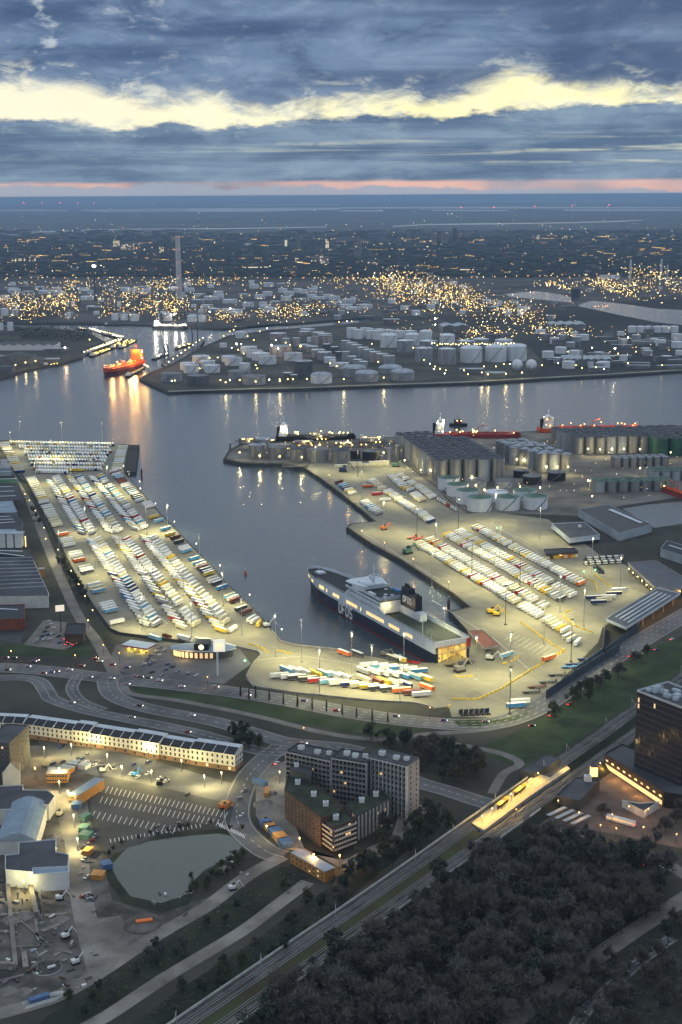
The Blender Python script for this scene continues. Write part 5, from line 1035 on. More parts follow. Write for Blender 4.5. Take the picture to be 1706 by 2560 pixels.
barge((384, 900), (420, 886), 11, 'dark barge at the tip of the right jetty', 8, LW); barge((440, 874), (480, 862), 10, 'lit barge at the jetty with two cranes', 10); barge((318, 944), (360, 922), 10, 'dark barge alongside the orange tanker', 0); barge((112, 917), (150, 912), 12, 'dark red-decked barge at the left quay', 4, LY, HRED)
barge((263, 814), (300, 815), 9, 'dark barge at the refinery waterfront, left', 0); barge((1478, 770), (1530, 768), 10, 'dark lit barge in the right harbour', 6, LO)
# tug
s = at(1124, 1064, WZ); t = thing('tugboat', 'dark tugboat heading out past the red tanker', 'tugboat', s, 0)
st = [(0, 4, 5), (4, 5, 5.5), (20, 5, 5.5), (25, 2.5, 4), (28, .2, .5)]
hull(t, st, [(-1, 3.2, HDRK, 'hull')]); b = MB(); P = [(x, d) for x, a, d in st]; b.sheet(P+[(x, -y) for x, y in reversed(P)], 3, DECK); b.build('deck', parent=t)
b = MB(); b.box((14, 0, 3), (10, 7, 4), HRED); b.box((15, 0, 7), (6, 5, 3), HDRK); b.bar((13, 0, 10), (13, 0, 17), .5, HDRK); b.box((8, 0, 3), (2, 2, 7), HDRK); b.build('wheelhouse', parent=t)
b = MB(); b.ball((18, -3, 8), .7, LY); b.ball((12, -3.5, 8), .7, LY); b.build('deck_lamp', parent=t, kind='stuff')
# jetties, dolphins, cranes, buoys
def jetty(pts, w, label, nl=0, z=1.5):
    q = [p[:2] for p in PX(pts)]; t = thing('jetty', label, 'jetty', (*q[0], WZ), wm=True)
    b = MB(); b.wall(q, w, z-1, z, mat('jetty_deck', (.16, .155, .15), .9, .3, .1)); b.build('deck', parent=t)
    b = MB()
    for i in range(len(q)-1):
        p, e = Vector(q[i]), Vector(q[i+1]); n = max(2, int((e-p).length/14))
        for k in range(n): c = p.lerp(e, k/n); b.bar((c.x, c.y, WZ-1), (c.x, c.y, z-1), 1.2, QUAY)
    b.build('piles', parent=t, kind='stuff')
    if nl:
        b = MB(); p, e = Vector(q[0]), Vector(q[-1])
        for k in range(nl): c = p.lerp(e, (k+.5)/nl); b.ball((c.x, c.y, z+5), .9, LY if k % 3 else LW)
        b.build('lamp_string', parent=t, kind='stuff')
jetty([(222, 826), (312, 848)], 6, 'narrow lamp-lined jetty off the wooded left bank', 14); jetty([(207, 888), (300, 852)], 6, 'lamp-lined jetty between the moored barges', 12)
jetty([(417, 916), (405, 905), (500, 864), (512, 848)], 5, 'dark jetty with cranes off the far terminal', 10); jetty([(372, 925), (345, 930), (360, 918)], 5, 'short dark jetty at the terminal tip', 4); jetty([(707, 1168), (760, 1168)], 4, 'short pale finger jetty off the tank jetty')
for x, y, lb in ((482, 862, 'left of two slim loading arms on the far jetty'), (495, 856, 'right of two slim loading arms on the far jetty'), (412, 897, 'dark thick loading tower on the near jetty'), (421, 895, 'thin loading tower on the near jetty')):
    p = at(x, y); t = thing('cargo_crane', lb, 'crane', p); b = MB(); b.bar((0, 0, -4), (0, 0, 26), 2.2, POLD); b.build('tower', parent=t); b = MB(); b.bar((0, 0, 26), (-3, -2, 44 if x > 470 else 30), 1.6, POLD); b.build('boom', parent=t)
for x, y, m, lb in ((614, 1436, HORG, 'small orange buoy floating in the basin'), (355, 1190, HDRK, 'dark mooring post standing off the left pier'), (576, 1124, POLD, 'dark beacon post on the jetty tip'), (600, 1111, POLD, 'second dark beacon post by the jetty tanks'), (1122, 1522, POLD, 'dark mooring post at the ferry berth')):
    p = at(x, y, WZ); t = thing('mooring_post' if m is not HORG else 'buoy', lb, 'mooring post' if m is not HORG else 'buoy', p); b = MB(); h = 9 if m is not HORG else 3; b.cyl((0, 0, -1), 1.3, h, m, n=10); b.cyl((0, 0, h-1), .5, 2.5, m, n=8); b.build('body', parent=t)
    b = MB(); b.cyl((0, 0, h+1.5), .7, .6, HWHT, n=8); b.build('cap', parent=t)
for i, (x, y) in enumerate(((815, 1478), (870, 1506), (929, 1540), (991, 1577))):   # white fender floats along the ferry
    p = at(x, y, WZ); t = thing('fender_float', 'white and yellow fender float beside the dark ferry hull, %s from the bow' % ordn(i+1), 'fender', p, 0, 'fender floats along the ferry'); b = MB(); b.cyl((0, 0, -.5), 1.5, 4.5, HWHT, n=8); b.build('drum', parent=t); b = MB(); b.cyl((0, 0, 4), 1.0, 1.4, YEL, n=8); b.build('cap', parent=t)
jetty([(1018, 1602), (1095, 1650)], 4, 'pale walkway pontoon along the ferry stern', 0, 1.5)
for px, py, w, h, lb in ((620, 1112, 20, 9, 'left loading gantry on the tank jetty tip'), (800, 1106, 26, 14, 'tall loading gantry with domed top behind the dark tanker'), (700, 1124, 30, 7, 'low pipe rack in the middle of the tank jetty'), (760, 1118, 26, 9, 'second pipe rack behind the steel jetty tanks'), (930, 1118, 34, 12, 'sloping conveyor gantry at the jetty root'), (860, 1120, 24, 8, 'pipe rack left of the conveyor gantry')):
    p = at(px, py); t = thing('loading_gantry', lb, 'gantry', p); b = MB()
    for x in (-w/2, 0, w/2):
        for y in (-5, 5): b.bar((x, y, 0), (x, y, h), .7, PIPD)
    b.build('legs', parent=t); b = MB()
    for z in (.45, .75, 1.0): b.box((0, 0, h*z), (w, 10.5, .5), PIPE)
    for k in range(5): b.bar((-w/2-8, -4+k*2, h*.5+.9), (w/2+8, -4+k*2, h*.5+.9), .5, PIPE)
    b.build('platform', parent=t); b = MB()
    for k in range(5): b.ball((rnd.uniform(-w/2, w/2), -5.5, h*rnd.choice((.4, .7, 1.05))), .7, rnd.choice((LY, LY, LO)))
    b.build('lamp_string', parent=t, kind='stuff'); lamp_light(t, (0, -7, h*.9), 3500, (1, .78, .35), .5, 'gantry_light')
barge((640, 1108), (690, 1106), 11, 'dark lit barge behind the jetty tip', 10, LY, HDRK, 'barges behind the near jetty'); barge((900, 1102), (960, 1101), 11, 'dark barge right of the moored tanker behind the jetty', 10, LY, HDRK, 'barges behind the near jetty')
# ------------------------------------------------------------------ buildings on the near side
BRWN = mat('brick_brown', (.085, .055, .042), .9, .25, .25, det=6); BRKW = mat('brick_warm', (.24, .15, .09), .9, .2, .3, det=6); STUC = mat('white_render', (.60, .60, .56), .8, .1, .15); CNCR = mat('balcony_concrete', (.30, .29, .28), .8, .2, .2)
RGRN = mat('sedum_roof', (.035, .045, .028), .95, .4, .15); ROFB = mat('roof_blue_grey', (.20, .27, .34), .6, .15, .1); ROFP = mat('roof_pale_edge', (.50, .56, .62), .6, .12, .1); SOLR = mat('dark_slate', (.016, .020, .028), .65, .25, .2)
CORG = mat('cabin_orange', (.46, .22, .06), .6, .12, .3); CBLU = mat('container_blue', (.07, .14, .28), .6, .15, .3); CGRN = mat('container_green', (.09, .20, .16), .6, .15, .3)
WDRK = mat('window_glass', (.03, .04, .05), .15, .2, .5, spec=.6); WFRM = mat('window_frame', (.30, .30, .29), .6, .1, .5); WWRM = emat('window_warm', (1, .56, .16), .9, 'NONE'); BAND = emat('lit_band', (1, .60, .16), 2.2, 'NONE'); GLZD = mat('barrier_glass', (.10, .14, .18), .3, .2, .1, spec=.5); PNLB = mat('barrier_panel', (.06, .08, .10), .7, .2, .08)
WM = {}
def winmesh(w, h, m, fr=None):
    k = (w, h, m.name, fr)
    if k not in WM:
        b = MB(); b.box((0, 0, -h/2), (w, .1, h), fr or WFRM); b.box((0, -.05, -h/2+.12), (w-.24, .06, h-.24), m); WM[k] = b.mesh('window')
    return WM[k]
def windows(t, p, q, z0, z1, nc, nr, w, h, lit=.05, cap=100, base=None, glass=None):
    """p, q: wall ends in the thing's own frame; the wall's outside is to the right of p -> q"""
    p, q = Vector(p), Vector(q); d = (q-p).normalized(); nrm = Vector((d.y, -d.x)); a = math.atan2(d.y, d.x); k = 0
    mass = MB()
    for r in range(nr):
        for c in range(nc):
            f = (c+.5)/nc; z = z0+(z1-z0)*(r+.5)/nr; pos = p.lerp(q, f)+nrm*.06
            m = WWRM if rnd.random() < lit else (glass or WDRK)
            if k < cap:
                o = bpy.data.objects.new('window', winmesh(w, h, m)); COL.objects.link(o); o.parent = t; o.location = (pos.x, pos.y, z); o.rotation_euler.z = a; k += 1
            else: mass.box((pos.x, pos.y, z-h/2), (w, .16, h), m, a)
    if mass.v: mass.build('windows', parent=t, kind='stuff')
def bld(p, q, depth, h, wall, roof, label, name='building', cat='building', zr=None, win=None, side=None, parapet=.5, group=None, lit=.05, wsz=(1.4, 1.6)):
    """p, q: pixels of the near roof edge (z = h) or, with zr=0, of the near ground line"""
    z = h if zr is None else zr
    A, B = at(*p, z), at(*q, z); a = ang(A, B); L = math.hypot(B.x-A.x, B.y-A.y)
    t = thing(name, label, cat, (A.x, A.y, 0), a, group)
    b = MB(); b.prism([(0, 0), (L, 0), (L, depth), (0, depth)], 0, h, wall); b.build('wall', parent=t)
    b = MB(); b.prism([(-.15, -.15), (L+.15, -.15), (L+.15, depth+.15), (-.15, depth+.15)], h+.01, h+.25, roof)
    if parapet:
        for u, v in (((0, 0), (L, 0)), ((L, 0), (L, depth)), ((L, depth), (0, depth)), ((0, depth), (0, 0))): b.bar((*u, h+.25+parapet/2), (*v, h+.25+parapet/2), .3, wall if parapet < .9 else ROFP, parapet)
    b.build('roof', parent=t)
    if win: windows(t, (0, 0), (L, 0), *win[0], *win[1:3], *wsz, lit)
    if side: windows(t, (L, 0), (L, depth), *side[0], *side[1:3], *wsz, lit, 40)
    return t, L
def rooftop(t, items, m=None):
    for x, y, z, sx, sy, h in items:
        b = MB(); b.box((x, y, z), (sx, sy, h), m or HWHT); b.box((x, y, z+h), (sx*.6, sy*.6, .3), ROFL); b.build('roof_unit', parent=t)
# curved white terrace
TB = [(-70, 1838), (60, 1845), (184, 1863), (226, 1869), (327, 1885), (400, 1898), (478, 1911), (590, 1928)]
for k, (p, q) in enumerate(zip(TB[:-1], TB[1:])):
    A, B = at(*p), at(*q); a = ang(A, B); L = math.hypot(B.x-A.x, B.y-A.y); tall = k in (2, 4, 6); h = 10.8 if tall else 9.8; y0 = -.8 if tall else 0
    t = thing('terrace_block', '%s white terrace block of the curved row, %s from the left' % ('taller projecting' if tall else 'long', ordn(k+1)), 'terraced houses', (A.x, A.y, 0), a, 'blocks of the curved white terrace')
    b = MB(); b.prism([(0, y0+.25), (L-.05, y0+.25), (L-.05, 11), (0, 11)], 0, 3.2, BRKW); b.build('ground_floor', parent=t)
    b = MB(); b.prism([(0, y0), (L-.05, y0), (L-.05, 11), (0, 11)], 3.2, h, STUC); b.build('wall', parent=t)
    b = MB(); b.face([(0, y0, h), (L-.05, y0, h), (L-.05, 6, h+2.4), (0, 6, h+2.4)], SOLR); b.prism([(0, 6), (L-.05, 6), (L-.05, 11.2), (0, 11.2)], h, h+2.42, STUC, ROFP)
    n = max(2, int(L/6.2))
    for i in range(n+1): b.bar((L*i/n, y0, h+.15), (L*i/n, 6, h+2.5), .3, ROFP)
    b.build('roof', parent=t)
    n2 = max(4, int(L/3.1)); windows(t, (0, y0), (L, y0), 3.4, h-.2, n2, 2, 1.3, 2.0, .0); windows(t, (0, y0+.25), (L, y0+.25), .2, 3.1, max(3, n2//2), 1, 1.8, 1.9, .12)
    if k == 6: windows(t, (L, 0), (L, 11), 3.4, h-.2, 4, 2, 1.2, 1.9, .0)
# the tall apartment slab in three parts
SLAB = []
for k, (p, q, h, nc, lb) in enumerate((((718, 1878), (829, 1902), 28, 11, 'left part of the long grey apartment slab'), ((832, 1894), (918, 1908), 30, 9, 'middle part of the long grey apartment slab'), ((922, 1892), (1019, 1916), 31, 10, 'right part of the long grey apartment slab with its pale end wall'))):
    t, L = bld(p, q, 13, h, BLDD if k < 2 else BLDG, ROFD, lb, 'apartment_building', win=None, parapet=.6)
    nf = 9; fh = (h-2)/nf
    b = MB()
    for i in range(nf+1): b.box((L/2, -.9, 1.6+i*fh), (L, 1.8, .28), CNCR)
    for i in range(nf): b.box((L/2, -1.75, 1.9+i*fh), (L, .1, .9), mat('balcony_front', (.20, .20, .20), .6, .3, .3))
    for c in range(nc+1): b.box((L*c/nc, -.9, 0), (.3 if 0 < c < nc else .7, 1.9, h), CNCR if k < 2 else STUC)
    b.build('balcony_frame', parent=t)
    windows(t, (0, 0), (L, 0), 1.8, h-.3, nc, nf, 2.6, 1.7, .03)
    if k == 2:
        b = MB(); b.box((L+.12, 6.5, 0), (.2, 13, h), mat('pale_end_wall', (.40, .38, .36), .8, .1, .2)); b.build('end_wall', parent=t); windows(t, (L+.24, 0), (L+.24, 13), 2, h, 2, nf, 1.0, 1.6, .0)
    rooftop(t, [(L*.22+rnd.uniform(-2, 2), 6, h+.3, 3, 3, 2.4), (L*.55+rnd.uniform(-2, 2), 5, h+.3, 3, 3, 2.2), (L*.82, 7, h+.3, 2.6, 2.6, 2.0)])
# lower brick building, its balcony corner and the panelled wing
def flatblock(pts, z, h, wall, roof, label, name='apartment_building', cat='building', units=()):
    P = PX(pts, h); c = sum(P, Vector())/len(P); Q = [(p.x-c.x, p.y-c.y) for p in P]
    t = thing(name, label, cat, (c.x, c.y, 0)); b = MB(); b.prism(Q, z, h, wall); b.build('wall', parent=t)
    b = MB(); b.sheet([(x*.985, y*.985) for x, y in Q], h+.05, roof)
    for i in range(len(Q)): b.bar((*Q[i], h+.3), (*Q[(i+1) % len(Q)], h+.3), .35, wall, .7)
    b.build('roof', parent=t)
    for ux, uy, s in units: p = at(ux, uy, h); rooftop(t, [(p.x-c.x, p.y-c.y, h+.1, s, s, s*.8)])
    return t, Q
t, Q = flatblock([(712, 1976), (722, 1936), (776, 1952), (858, 2015), (845, 2034), (802, 2046)], 0, 17, BRWN, RGRN, 'brown brick apartment building with green roof and white roof units', units=((745, 1960, 3), (785, 1990, 3), (815, 2014, 3)))
w0, w1 = Q[5], Q[0]
windows(t, w1, w0, 1, 16, 10, 5, 1.5, 1.5, .03)
t, Q = flatblock([(802, 2046), (845, 2034), (858, 2015), (884, 2052), (836, 2070)], 0, 14.5, BRWN, RGRN, 'brick corner building wrapped by pale balcony bands', units=((840, 2048, 3.2),))
for u, v in ((Q[0], Q[4]), (Q[4], Q[3])):
    b = MB()
    for i in range(5):
        z = 1.8+i*2.75; d = Vector(v)-Vector(u); n = Vector((d.y, -d.x)).normalized()
        m = .9; c = (Vector(u)+Vector(v))/2+n*m; b.box((c.x, c.y, z), (d.length+1.6, 1.8, .3), CNCR, ang(u, v)); c = (Vector(u)+Vector(v))/2+n*(m+.9); b.box((c.x, c.y, z+.3), (d.length+1.7, .2, 1.0), mat('balcony_pale', (.46, .44, .38), .7, .1, .3), ang(u, v))
    b.build('balcony', parent=t); windows(t, u, v, 2, 14.4, 7, 5, 1.8, 1.7, .06)
t, Q = flatblock([(866, 2012), (958, 1978), (976, 1998), (894, 2040)], 0, 14.5, BLDD, RGRN, 'dark wing with white vertical panels and green roof', units=((905, 2005, 3), (940, 1990, 3)))
for u, v, n in ((Q[0], Q[3], 4), (Q[3], Q[2], 9)):
    b = MB(); d = Vector(v)-Vector(u); nn = Vector((d.y, -d.x)).normalized()
    for i in range(n):
        c = Vector(u)+d*((i+.28)/n)+nn*.12; b.box((c.x, c.y, 0), (d.length/n*.45, .24, 14.3), mat('panel_pale', (.38, .37, .34), .7, .2, .4), ang(u, v))
    b.build('panels', parent=t, kind='stuff'); windows(t, u, v, .6, 14, n, 5, 1.3, 1.7, .14)
flatblock([(724, 1922), (744, 1904), (782, 1916), (778, 1942)], 0, 22, BLDD, ROFD, 'dark block rising between the brick building and the slab', units=((742, 1916, 2.6),))
# orange site cabins and containers
def cabin(p, q, d, h, m, label, roof=ROFB, zr=None, name='site_cabin', lit=0):
    t, L = bld(p, q, d, h, m, roof, label, name, 'site cabin' if 'cabin' in name else 'container', zr=zr, win=((.4, h-.2), max(2, int(L0/3)), 2 if h > 4 else 1) if (L0 := 24) and 'cabin' in name else None, parapet=0, wsz=(1.4, 1.1), lit=lit)
    return t
cabin((727, 2132), (812, 2180), 7, 6, CORG, 'long orange two-storey site cabin row with pale blue roof', lit=.12); cabin((116, 1935), (168, 1934), 10, 6, CORG, 'orange site cabin block facing the terrace', lit=.1); cabin((172, 1985), (195, 1990), 26, 6, CORG, 'orange site cabin block beside the car park', lit=.1); cabin((140, 1922), (168, 1928), 8, 3, CORG, 'low orange cabin behind the cabin block')
for p, q, m, lb in (((648, 2050), (656, 2060), CBLU, 'small blue container at the top of the chain'), ((657, 2058), (668, 2070), CORG, 'orange container below the small blue one'), ((668, 2068), (682, 2082), CBLU, 'dark blue container in the middle of the chain'), ((682, 2082), (696, 2098), CORG, 'orange container in the middle of the chain'), ((694, 2097), (708, 2112), CBLU, 'pale blue container near the site entrance'), ((662, 1958), (670, 1954), CBLU, 'blue container upright beside the street'), ((661, 1984), (672, 1984), CORG, 'orange container upright beside the street'), ((546, 2010), (566, 2014), CORG, 'orange machine container on the car park'), ((178, 2012), (200, 2012), CBLU, 'bright blue container below the orange cabins'), ((198, 2040), (212, 2044), CGRN, 'teal green container in the site storage row'), ((196, 2070), (216, 2072), CGRN, 'bright green container in the site storage row'), ((196, 2086), (222, 2090), CGRN, 'pale green low container in the site storage row'), ((206, 2128), (222, 2130), CORG, 'pink-orange container in the site storage row'), ((226, 2188), (256, 2190), CORG, 'orange container at the pond corner'), ((258, 2165), (282, 2160), CBLU, 'dark blue container by the pond bank'), ((168, 1910), (190, 1912), CBLU, 'blue container between the site piles'), ((194, 1912), (214, 1916), HWHT, 'white container between the site piles')):
    cabin(p, q, 6 if 'upright' not in lb else 10, 2.7, m, lb, m if m is not HWHT else ROFL, name='container')
# halls at the lower left
t, Q = flatblock([(-30, 2008), (-30, 1968), (58, 1964), (58, 1976), (120, 1978), (138, 1992), (122, 2014), (80, 2010), (80, 2024), (-30, 2026)], 0, 9, STUC, ROFD, 'pale flat-roofed school wing with dark roof above the vaulted hall')
A, B = at(-10, 2104, 8), at(92, 2100, 8); L = B.x-A.x; t = thing('vaulted_hall', 'hall with a big blue-grey vaulted roof at the left edge', 'hall', (A.x, A.y, 0), ang(A, B))
b = MB(); D = (at(40, 2010, 8).y-A.y); b.prism([(0, 0), (L, 0), (L, D), (0, D)], 0, 8, STUC); b.build('wall', parent=t)
b = MB(); n = 8; X = [(L*i/n, 8+4.5*math.sin(math.pi*i/n)) for i in range(n+1)]
for i in range(n): b.face([(X[i][0], -.5, X[i][1]), (X[i+1][0], -.5, X[i+1][1]), (X[i+1][0], D, X[i+1][1]), (X[i][0], D, X[i][1])], ROFB)
b.face([(x, -.4, z) for x, z in reversed(X)], ROFL); b.build('roof', parent=t)
flatblock([(14, 2176), (14, 2140), (48, 2136), (48, 2108), (140, 2100), (140, 2132), (172, 2138), (170, 2172), (82, 2176), (82, 2182)], 0, 9, ROFP, ROFD, 'pale L-shaped school wing with dark flat roof below the vaulted hall')
flatblock([(82, 2172), (172, 2168), (172, 2182), (84, 2188)], 0, 9.4, ROFP, ROFB, 'pale roof strip along the lower school wing')
bld((84, 2025), (118, 2022), 9, 6, STUC, ROFL, 'small pale cube annex right of the vaulted hall', 'annex')
bld((-30, 1958), (30, 1962), 30, 26, BLDD, ROFD, 'dark tall block cut by the left edge beside the terrace', 'apartment_building', zr=0, win=((2, 25), 5, 8), side=((2, 25), 4, 8))
t, L = bld((8, 1966), (52, 1962), 12, 8, STUC, ROFD, 'small gabled chapel-like house beside the dark block', 'gabled_house', zr=0)
b = MB(); b.face([(-.3, -.3, 8), (L+.3, -.3, 8), (L/2, -.3, 15)], STUC); b.face([(-.3, -.3, 8), (L/2, -.3, 15), (L/2, 12, 15), (-.3, 12, 8)], ROFD); b.face([(L/2, -.3, 15), (L+.3, -.3, 8), (L+.3, 12, 8), (L/2, 12, 15)], ROFD); b.build('gable', parent=t)
# left industrial strip
def hall(pts, h, wall, roof, label, sky=0, saw=0, cat='warehouse', front=None):
    t, Q = flatblock(pts, 0, h, wall, roof, label, 'warehouse', cat)
    xs = [x for x, y in Q]; ys = [y for x, y in Q]; x0, x1, y0, y1 = min(xs), max(xs), min(ys), max(ys)
    q0, q1, q2, q3 = (Vector(q) for q in (Q[0], Q[1], Q[2], Q[3]))
    ql = lambda f: (q0.lerp(q1, f), q3.lerp(q2, f))
    if sky:
        b = MB()
        for k in range(sky): f = (k+.6)/sky; u, v = ql(f); b.bar((*u.lerp(v, .12), h+.3), (*u.lerp(v, .86), h+.3), 1.8, ROFP, .5)
        b.build('skylights', parent=t, kind='stuff')
    if saw:
        b = MB()
        for k in range(saw):
            (A, B), (C, D) = ql(k/saw), ql((k+1)/saw); M, N = A.lerp(C, .92), B.lerp(D, .92); i = lambda u, v: (u.lerp(v, .02), v.lerp(u, .02))
            (A, B), (C, D), (M, N) = i(A, B), i(C, D), i(M, N)
            b.face([(*A, h+.2), (*B, h+.2), (*N, h+3.4), (*M, h+3.4)], roof); b.face([(*M, h+3.4), (*N, h+3.4), (*D, h+.2), (*C, h+.2)], ROFL); b.bar((*M, h+3.5), (*N, h+3.5), .8, ROFL, .5); b.face([(*B, h+.2), (*D, h+.2), (*N, h+3.4)], ROFP); b.face([(*C, h+.2), (*A, h+.2), (*M, h+3.4)], ROFP)
        b.build('roof_ridges', parent=t)
    return t
hall([(-60, 1252), (-60, 1214), (46, 1212), (60, 1246), (42, 1252)], 8, BLDD, SOLR, 'hall with a dark blue roof beside the yard fence', 3)
hall([(-60, 1286), (-60, 1256), (32, 1252), (44, 1282)], 8, BLDG, ROFB, 'hall with a pale blue-grey roof below the dark blue one', 1)
hall([(-60, 1318), (-60, 1292), (40, 1288), (58, 1308), (56, 1316)], 7, BLDG, SOLR, 'hall with wide white roof lights in the left strip', 3)
hall([(-60, 1334), (-60, 1324), (40, 1322), (44, 1332)], 7, BLDG, ROFB, 'narrow grey hall left of the dark lot', 1)
hall([(-60, 1378), (-60, 1374), (72, 1374), (86, 1402), (86, 1408), (60, 1406), (62, 1388)], 8, BLDD, SOLR, 'dark flat hall above the sawtooth works', 2)
hall([(-60, 1494), (-60, 1404), (84, 1402), (122, 1484), (122, 1492)], 10, STUC, ROFD, 'large sawtooth works with dark ridged roof and white base wall', 0, 9)
hall([(-60, 1524), (-60, 1516), (62, 1512), (62, 1548), (-60, 1552)], 9, mat('brick_red', (.22, .07, .04), .9, .2, .3), SOLR, 'red brick hall with a dark recessed roof', 1)
hall([(162, 1586), (168, 1560), (215, 1560), (208, 1588)], 7, BRWN, SOLR, 'dark-roofed car dealer with a warm lit front', 0)
for i, (px, py, sz, m) in enumerate(((10, 1158, 16, HWHT), (14, 1168, 24, HWHT), (12, 1178, 30, ROFL), (12, 1189, 34, ROFL), (22, 1207, 42, CGRN))):
    p = at(px, py); t = thing('container', 'long %s container stack at the left edge, %s from the top' % ('green' if m is CGRN else 'pale', ordn(i+1)), 'container', p, .1); b = MB(); w = sz/pxm(p); b.box((0, 0, 0), (w, 4, 5), m); b.build('body', parent=t); b = MB(); b.box((0, 0, 5), (w*.98, 3.6, .2), ROFL); b.build('lid', parent=t)
p = at(20, 1366); t = thing('silo', 'white ribbed silo pair building with a lit edge at the left', 'silo', p); b = MB()
for k in range(5): b.box((-20+k*8, 0, 0), (6.5, 12, 14), HWHT)
b.build('shell', parent=t); b = MB(); b.box((-4, 0, 14), (42, 12, .5), ROFL); b.build('roof', parent=t); b = MB(); b.box((19.6, -6, 1), (1, .5, 11), BAND); b.build('lit_strip', parent=t)
bld((96, 1425), (112, 1424), 8, 7, CORG, ROFL, 'small orange-lit annex at the end of the works', 'annex')
# petrol station
A, B = at(302, 1612, 5.5), at(368, 1622, 5.5); t = thing('petrol_station', 'petrol station canopy with red rim over yellow lit pumps', 'petrol station', (A.x, A.y, 0), ang(A, B)); L = math.hypot(B.x-A.x, B.y-A.y)
b = MB(); b.box((L/2, 7, 4.7), (L, 14, .9), TM['red'], 0, ROFP); b.build('canopy', parent=t)
b = MB(); b.box((L/2, 7, 4.62), (L*.9, 12, .08), BAND); b.build('ceiling_light', parent=t)
for k in range(4):
    b = MB(); b.box((L*(.15+.23*k), 7, 0), (.5, .5, 4.7), HWHT); b.build('column', parent=t); b = MB(); b.box((L*(.15+.23*k), 4.5, 0), (1, 2, 2), TM['yellow']); b.build('pump', parent=t)
for k in (.25, .75): lamp_light(t, (L*k, 5, 4.2), 4200, (1, .82, .2), .8, 'canopy_light')
# oval building with black box and round emblem
p = at(506, 1648); t = thing('oval_restaurant', 'oval restaurant with grey roof, black box and yellow round emblem', 'restaurant', (p.x, p.y+9, 0), -.06); n = 36
b = MB(); E = [(23*math.cos(i*2*math.pi/n), 9.5*math.sin(i*2*math.pi/n)) for i in range(n)]; b.prism(E, 0, 6, BLDD); b.build('wall', parent=t)
b = MB(); E2 = [(x*1.1, y*1.1) for x, y in E]; b.prism(E2, 6, 7, ROFP, ROFB); b.build('roof', parent=t)
b = MB(); b.box((0, -2.5, 7), (11, 13, 5), HDRK); k = b.build('sign_box', parent=t)
b = MB(); n2 = 14; b.face([(2.0*math.cos(i*2*math.pi/n2), -9.15, 9.6+2.0*math.sin(i*2*math.pi/n2)) for i in range(n2)], emat('emblem_yellow', (1, .85, .35), 3, 'NONE')); b.build('emblem', parent=k)
b = MB()
for i in range(19, 30):
    a = i*2*math.pi/n; b.box((22.6*math.cos(a), 9.4*math.sin(a)-.5, 1.0), (2.2, .5, 4), BAND if i < 25 else WWRM, a+math.pi/2)
b.build('lit_window', parent=t, kind='stuff'); lamp_light(t, (-12, -14, 5), 1800, (1, .6, .2), .5, 'window_light')
p = at(545, 1690); t = thing('tall_sign', 'tall white sign pylon with a yellow arched emblem by the restaurant', 'sign', p); b = MB(); b.bar((0, 0, 0), (0, 0, 22), 1.4, HWHT); b.build('pole', parent=t)
b = MB(); b.box((1.6, 0, 19), (8.5, 1.6, 9), emat('sign_face', (1, .95, .72), .75, 'NONE')); s_ = b.build('sign_panel', parent=t)
b = MB()
for k in (-1.2, 1.2):
    for i in range(6):
        a, e = math.pi*i/6, math.pi*(i+1)/6; b.bar((1.6+k+1.15*math.cos(a), -.95, 21.2+4.0*math.sin(a)), (1.6+k+1.15*math.cos(e), -.95, 21.2+4.0*math.sin(e)), .6, emat('arch_yellow', (1, .62, .05), 1.4, 'NONE'), .2)
b.build('emblem', parent=s_)
p = at(153, 1578); t = thing('billboard', 'lit white billboard on a tall dark pole', 'billboard', p, .3); b = MB(); b.bar((0, 0, 0), (0, 0, 17), .8, POLD); b.build('pole', parent=t); b = MB(); b.box((0, 0, 17), (7, .7, 5), emat('billboard_face', (1, .85, .6), .8, 'NONE')); b.build('panel', parent=t)
# right side of the yard
t, Q = flatblock([(1380, 1310), (1462, 1306), (1500, 1338), (1424, 1347)], 4, 7.6, ROFP, ROFD, 'terminal office with dark flat roof and white bands', 'office_building', 'office', units=((1450, 1318, 3),))
b = MB(); C = Vector((sum(x for x, y in Q)/4, sum(y for x, y in Q)/4)); R = [tuple(C+(Vector(q)-C)*.94) for q in Q]; b.prism(R, 0, 4, WDRK); b.prism([tuple(C+(Vector(q)-C)*1.03) for q in Q], 3.4, 3.9, ROFP); b.build('ground_floor', parent=t); lamp_light(t, (Q[3][0], Q[3][1]-6, 3), 1500, (1, .75, .45), .5, 'front_light')
hall([(1446, 1274), (1520, 1262), (1630, 1312), (1548, 1334)], 8, ROFL, HDRK, 'black-roofed warehouse with a pale long side by the dock', 0)
b = MB(); q = PX([(1520, 1274), (1600, 1308), (1608, 1306), (1530, 1272)], 8.6); b.sheet([p[:2] for p in q], 8.6, ROFP); b.build('roof_light', 'long white roof light on the black warehouse', 'roof light')
hall([(1652, 1372), (1668, 1352), (1760, 1380), (1760, 1408)], 8, ROFL, SOLR, 'grey hall at the right edge beyond the roundabout', 1); hall([(1540, 1292), (1600, 1288), (1606, 1298), (1548, 1304)], 4, BLDD, SOLR, 'low dark shed beside the black warehouse') if False else None
CAN = mat('canopy_roof', (.045, .055, .075), .5, .25, .08)
t, Q = flatblock([(1570, 1408), (1639, 1402), (1720, 1450), (1700, 1475), (1637, 1468)], 6, 8, CNCR, CAN, 'dark roofed customs building with lamp-lit pillars', 'customs_building', 'building')
b = MB(); A, B = Vector(Q[0]), Vector(Q[4]); C = (A+B)/2
for k in range(8):
    p = A.lerp(B, (k+.5)/8); b.box((p.x, p.y, 0), (1, 1, 6), CNCR)
b.prism([tuple(Vector(q)*.9) for q in Q], 0, 6, BLDD); b.build('pillars', parent=t); b = MB()
for k in range(6): p = A.lerp(B, (k+.5)/6); b.ball((p.x-.9, p.y-.5, 4.6), .5, LY)
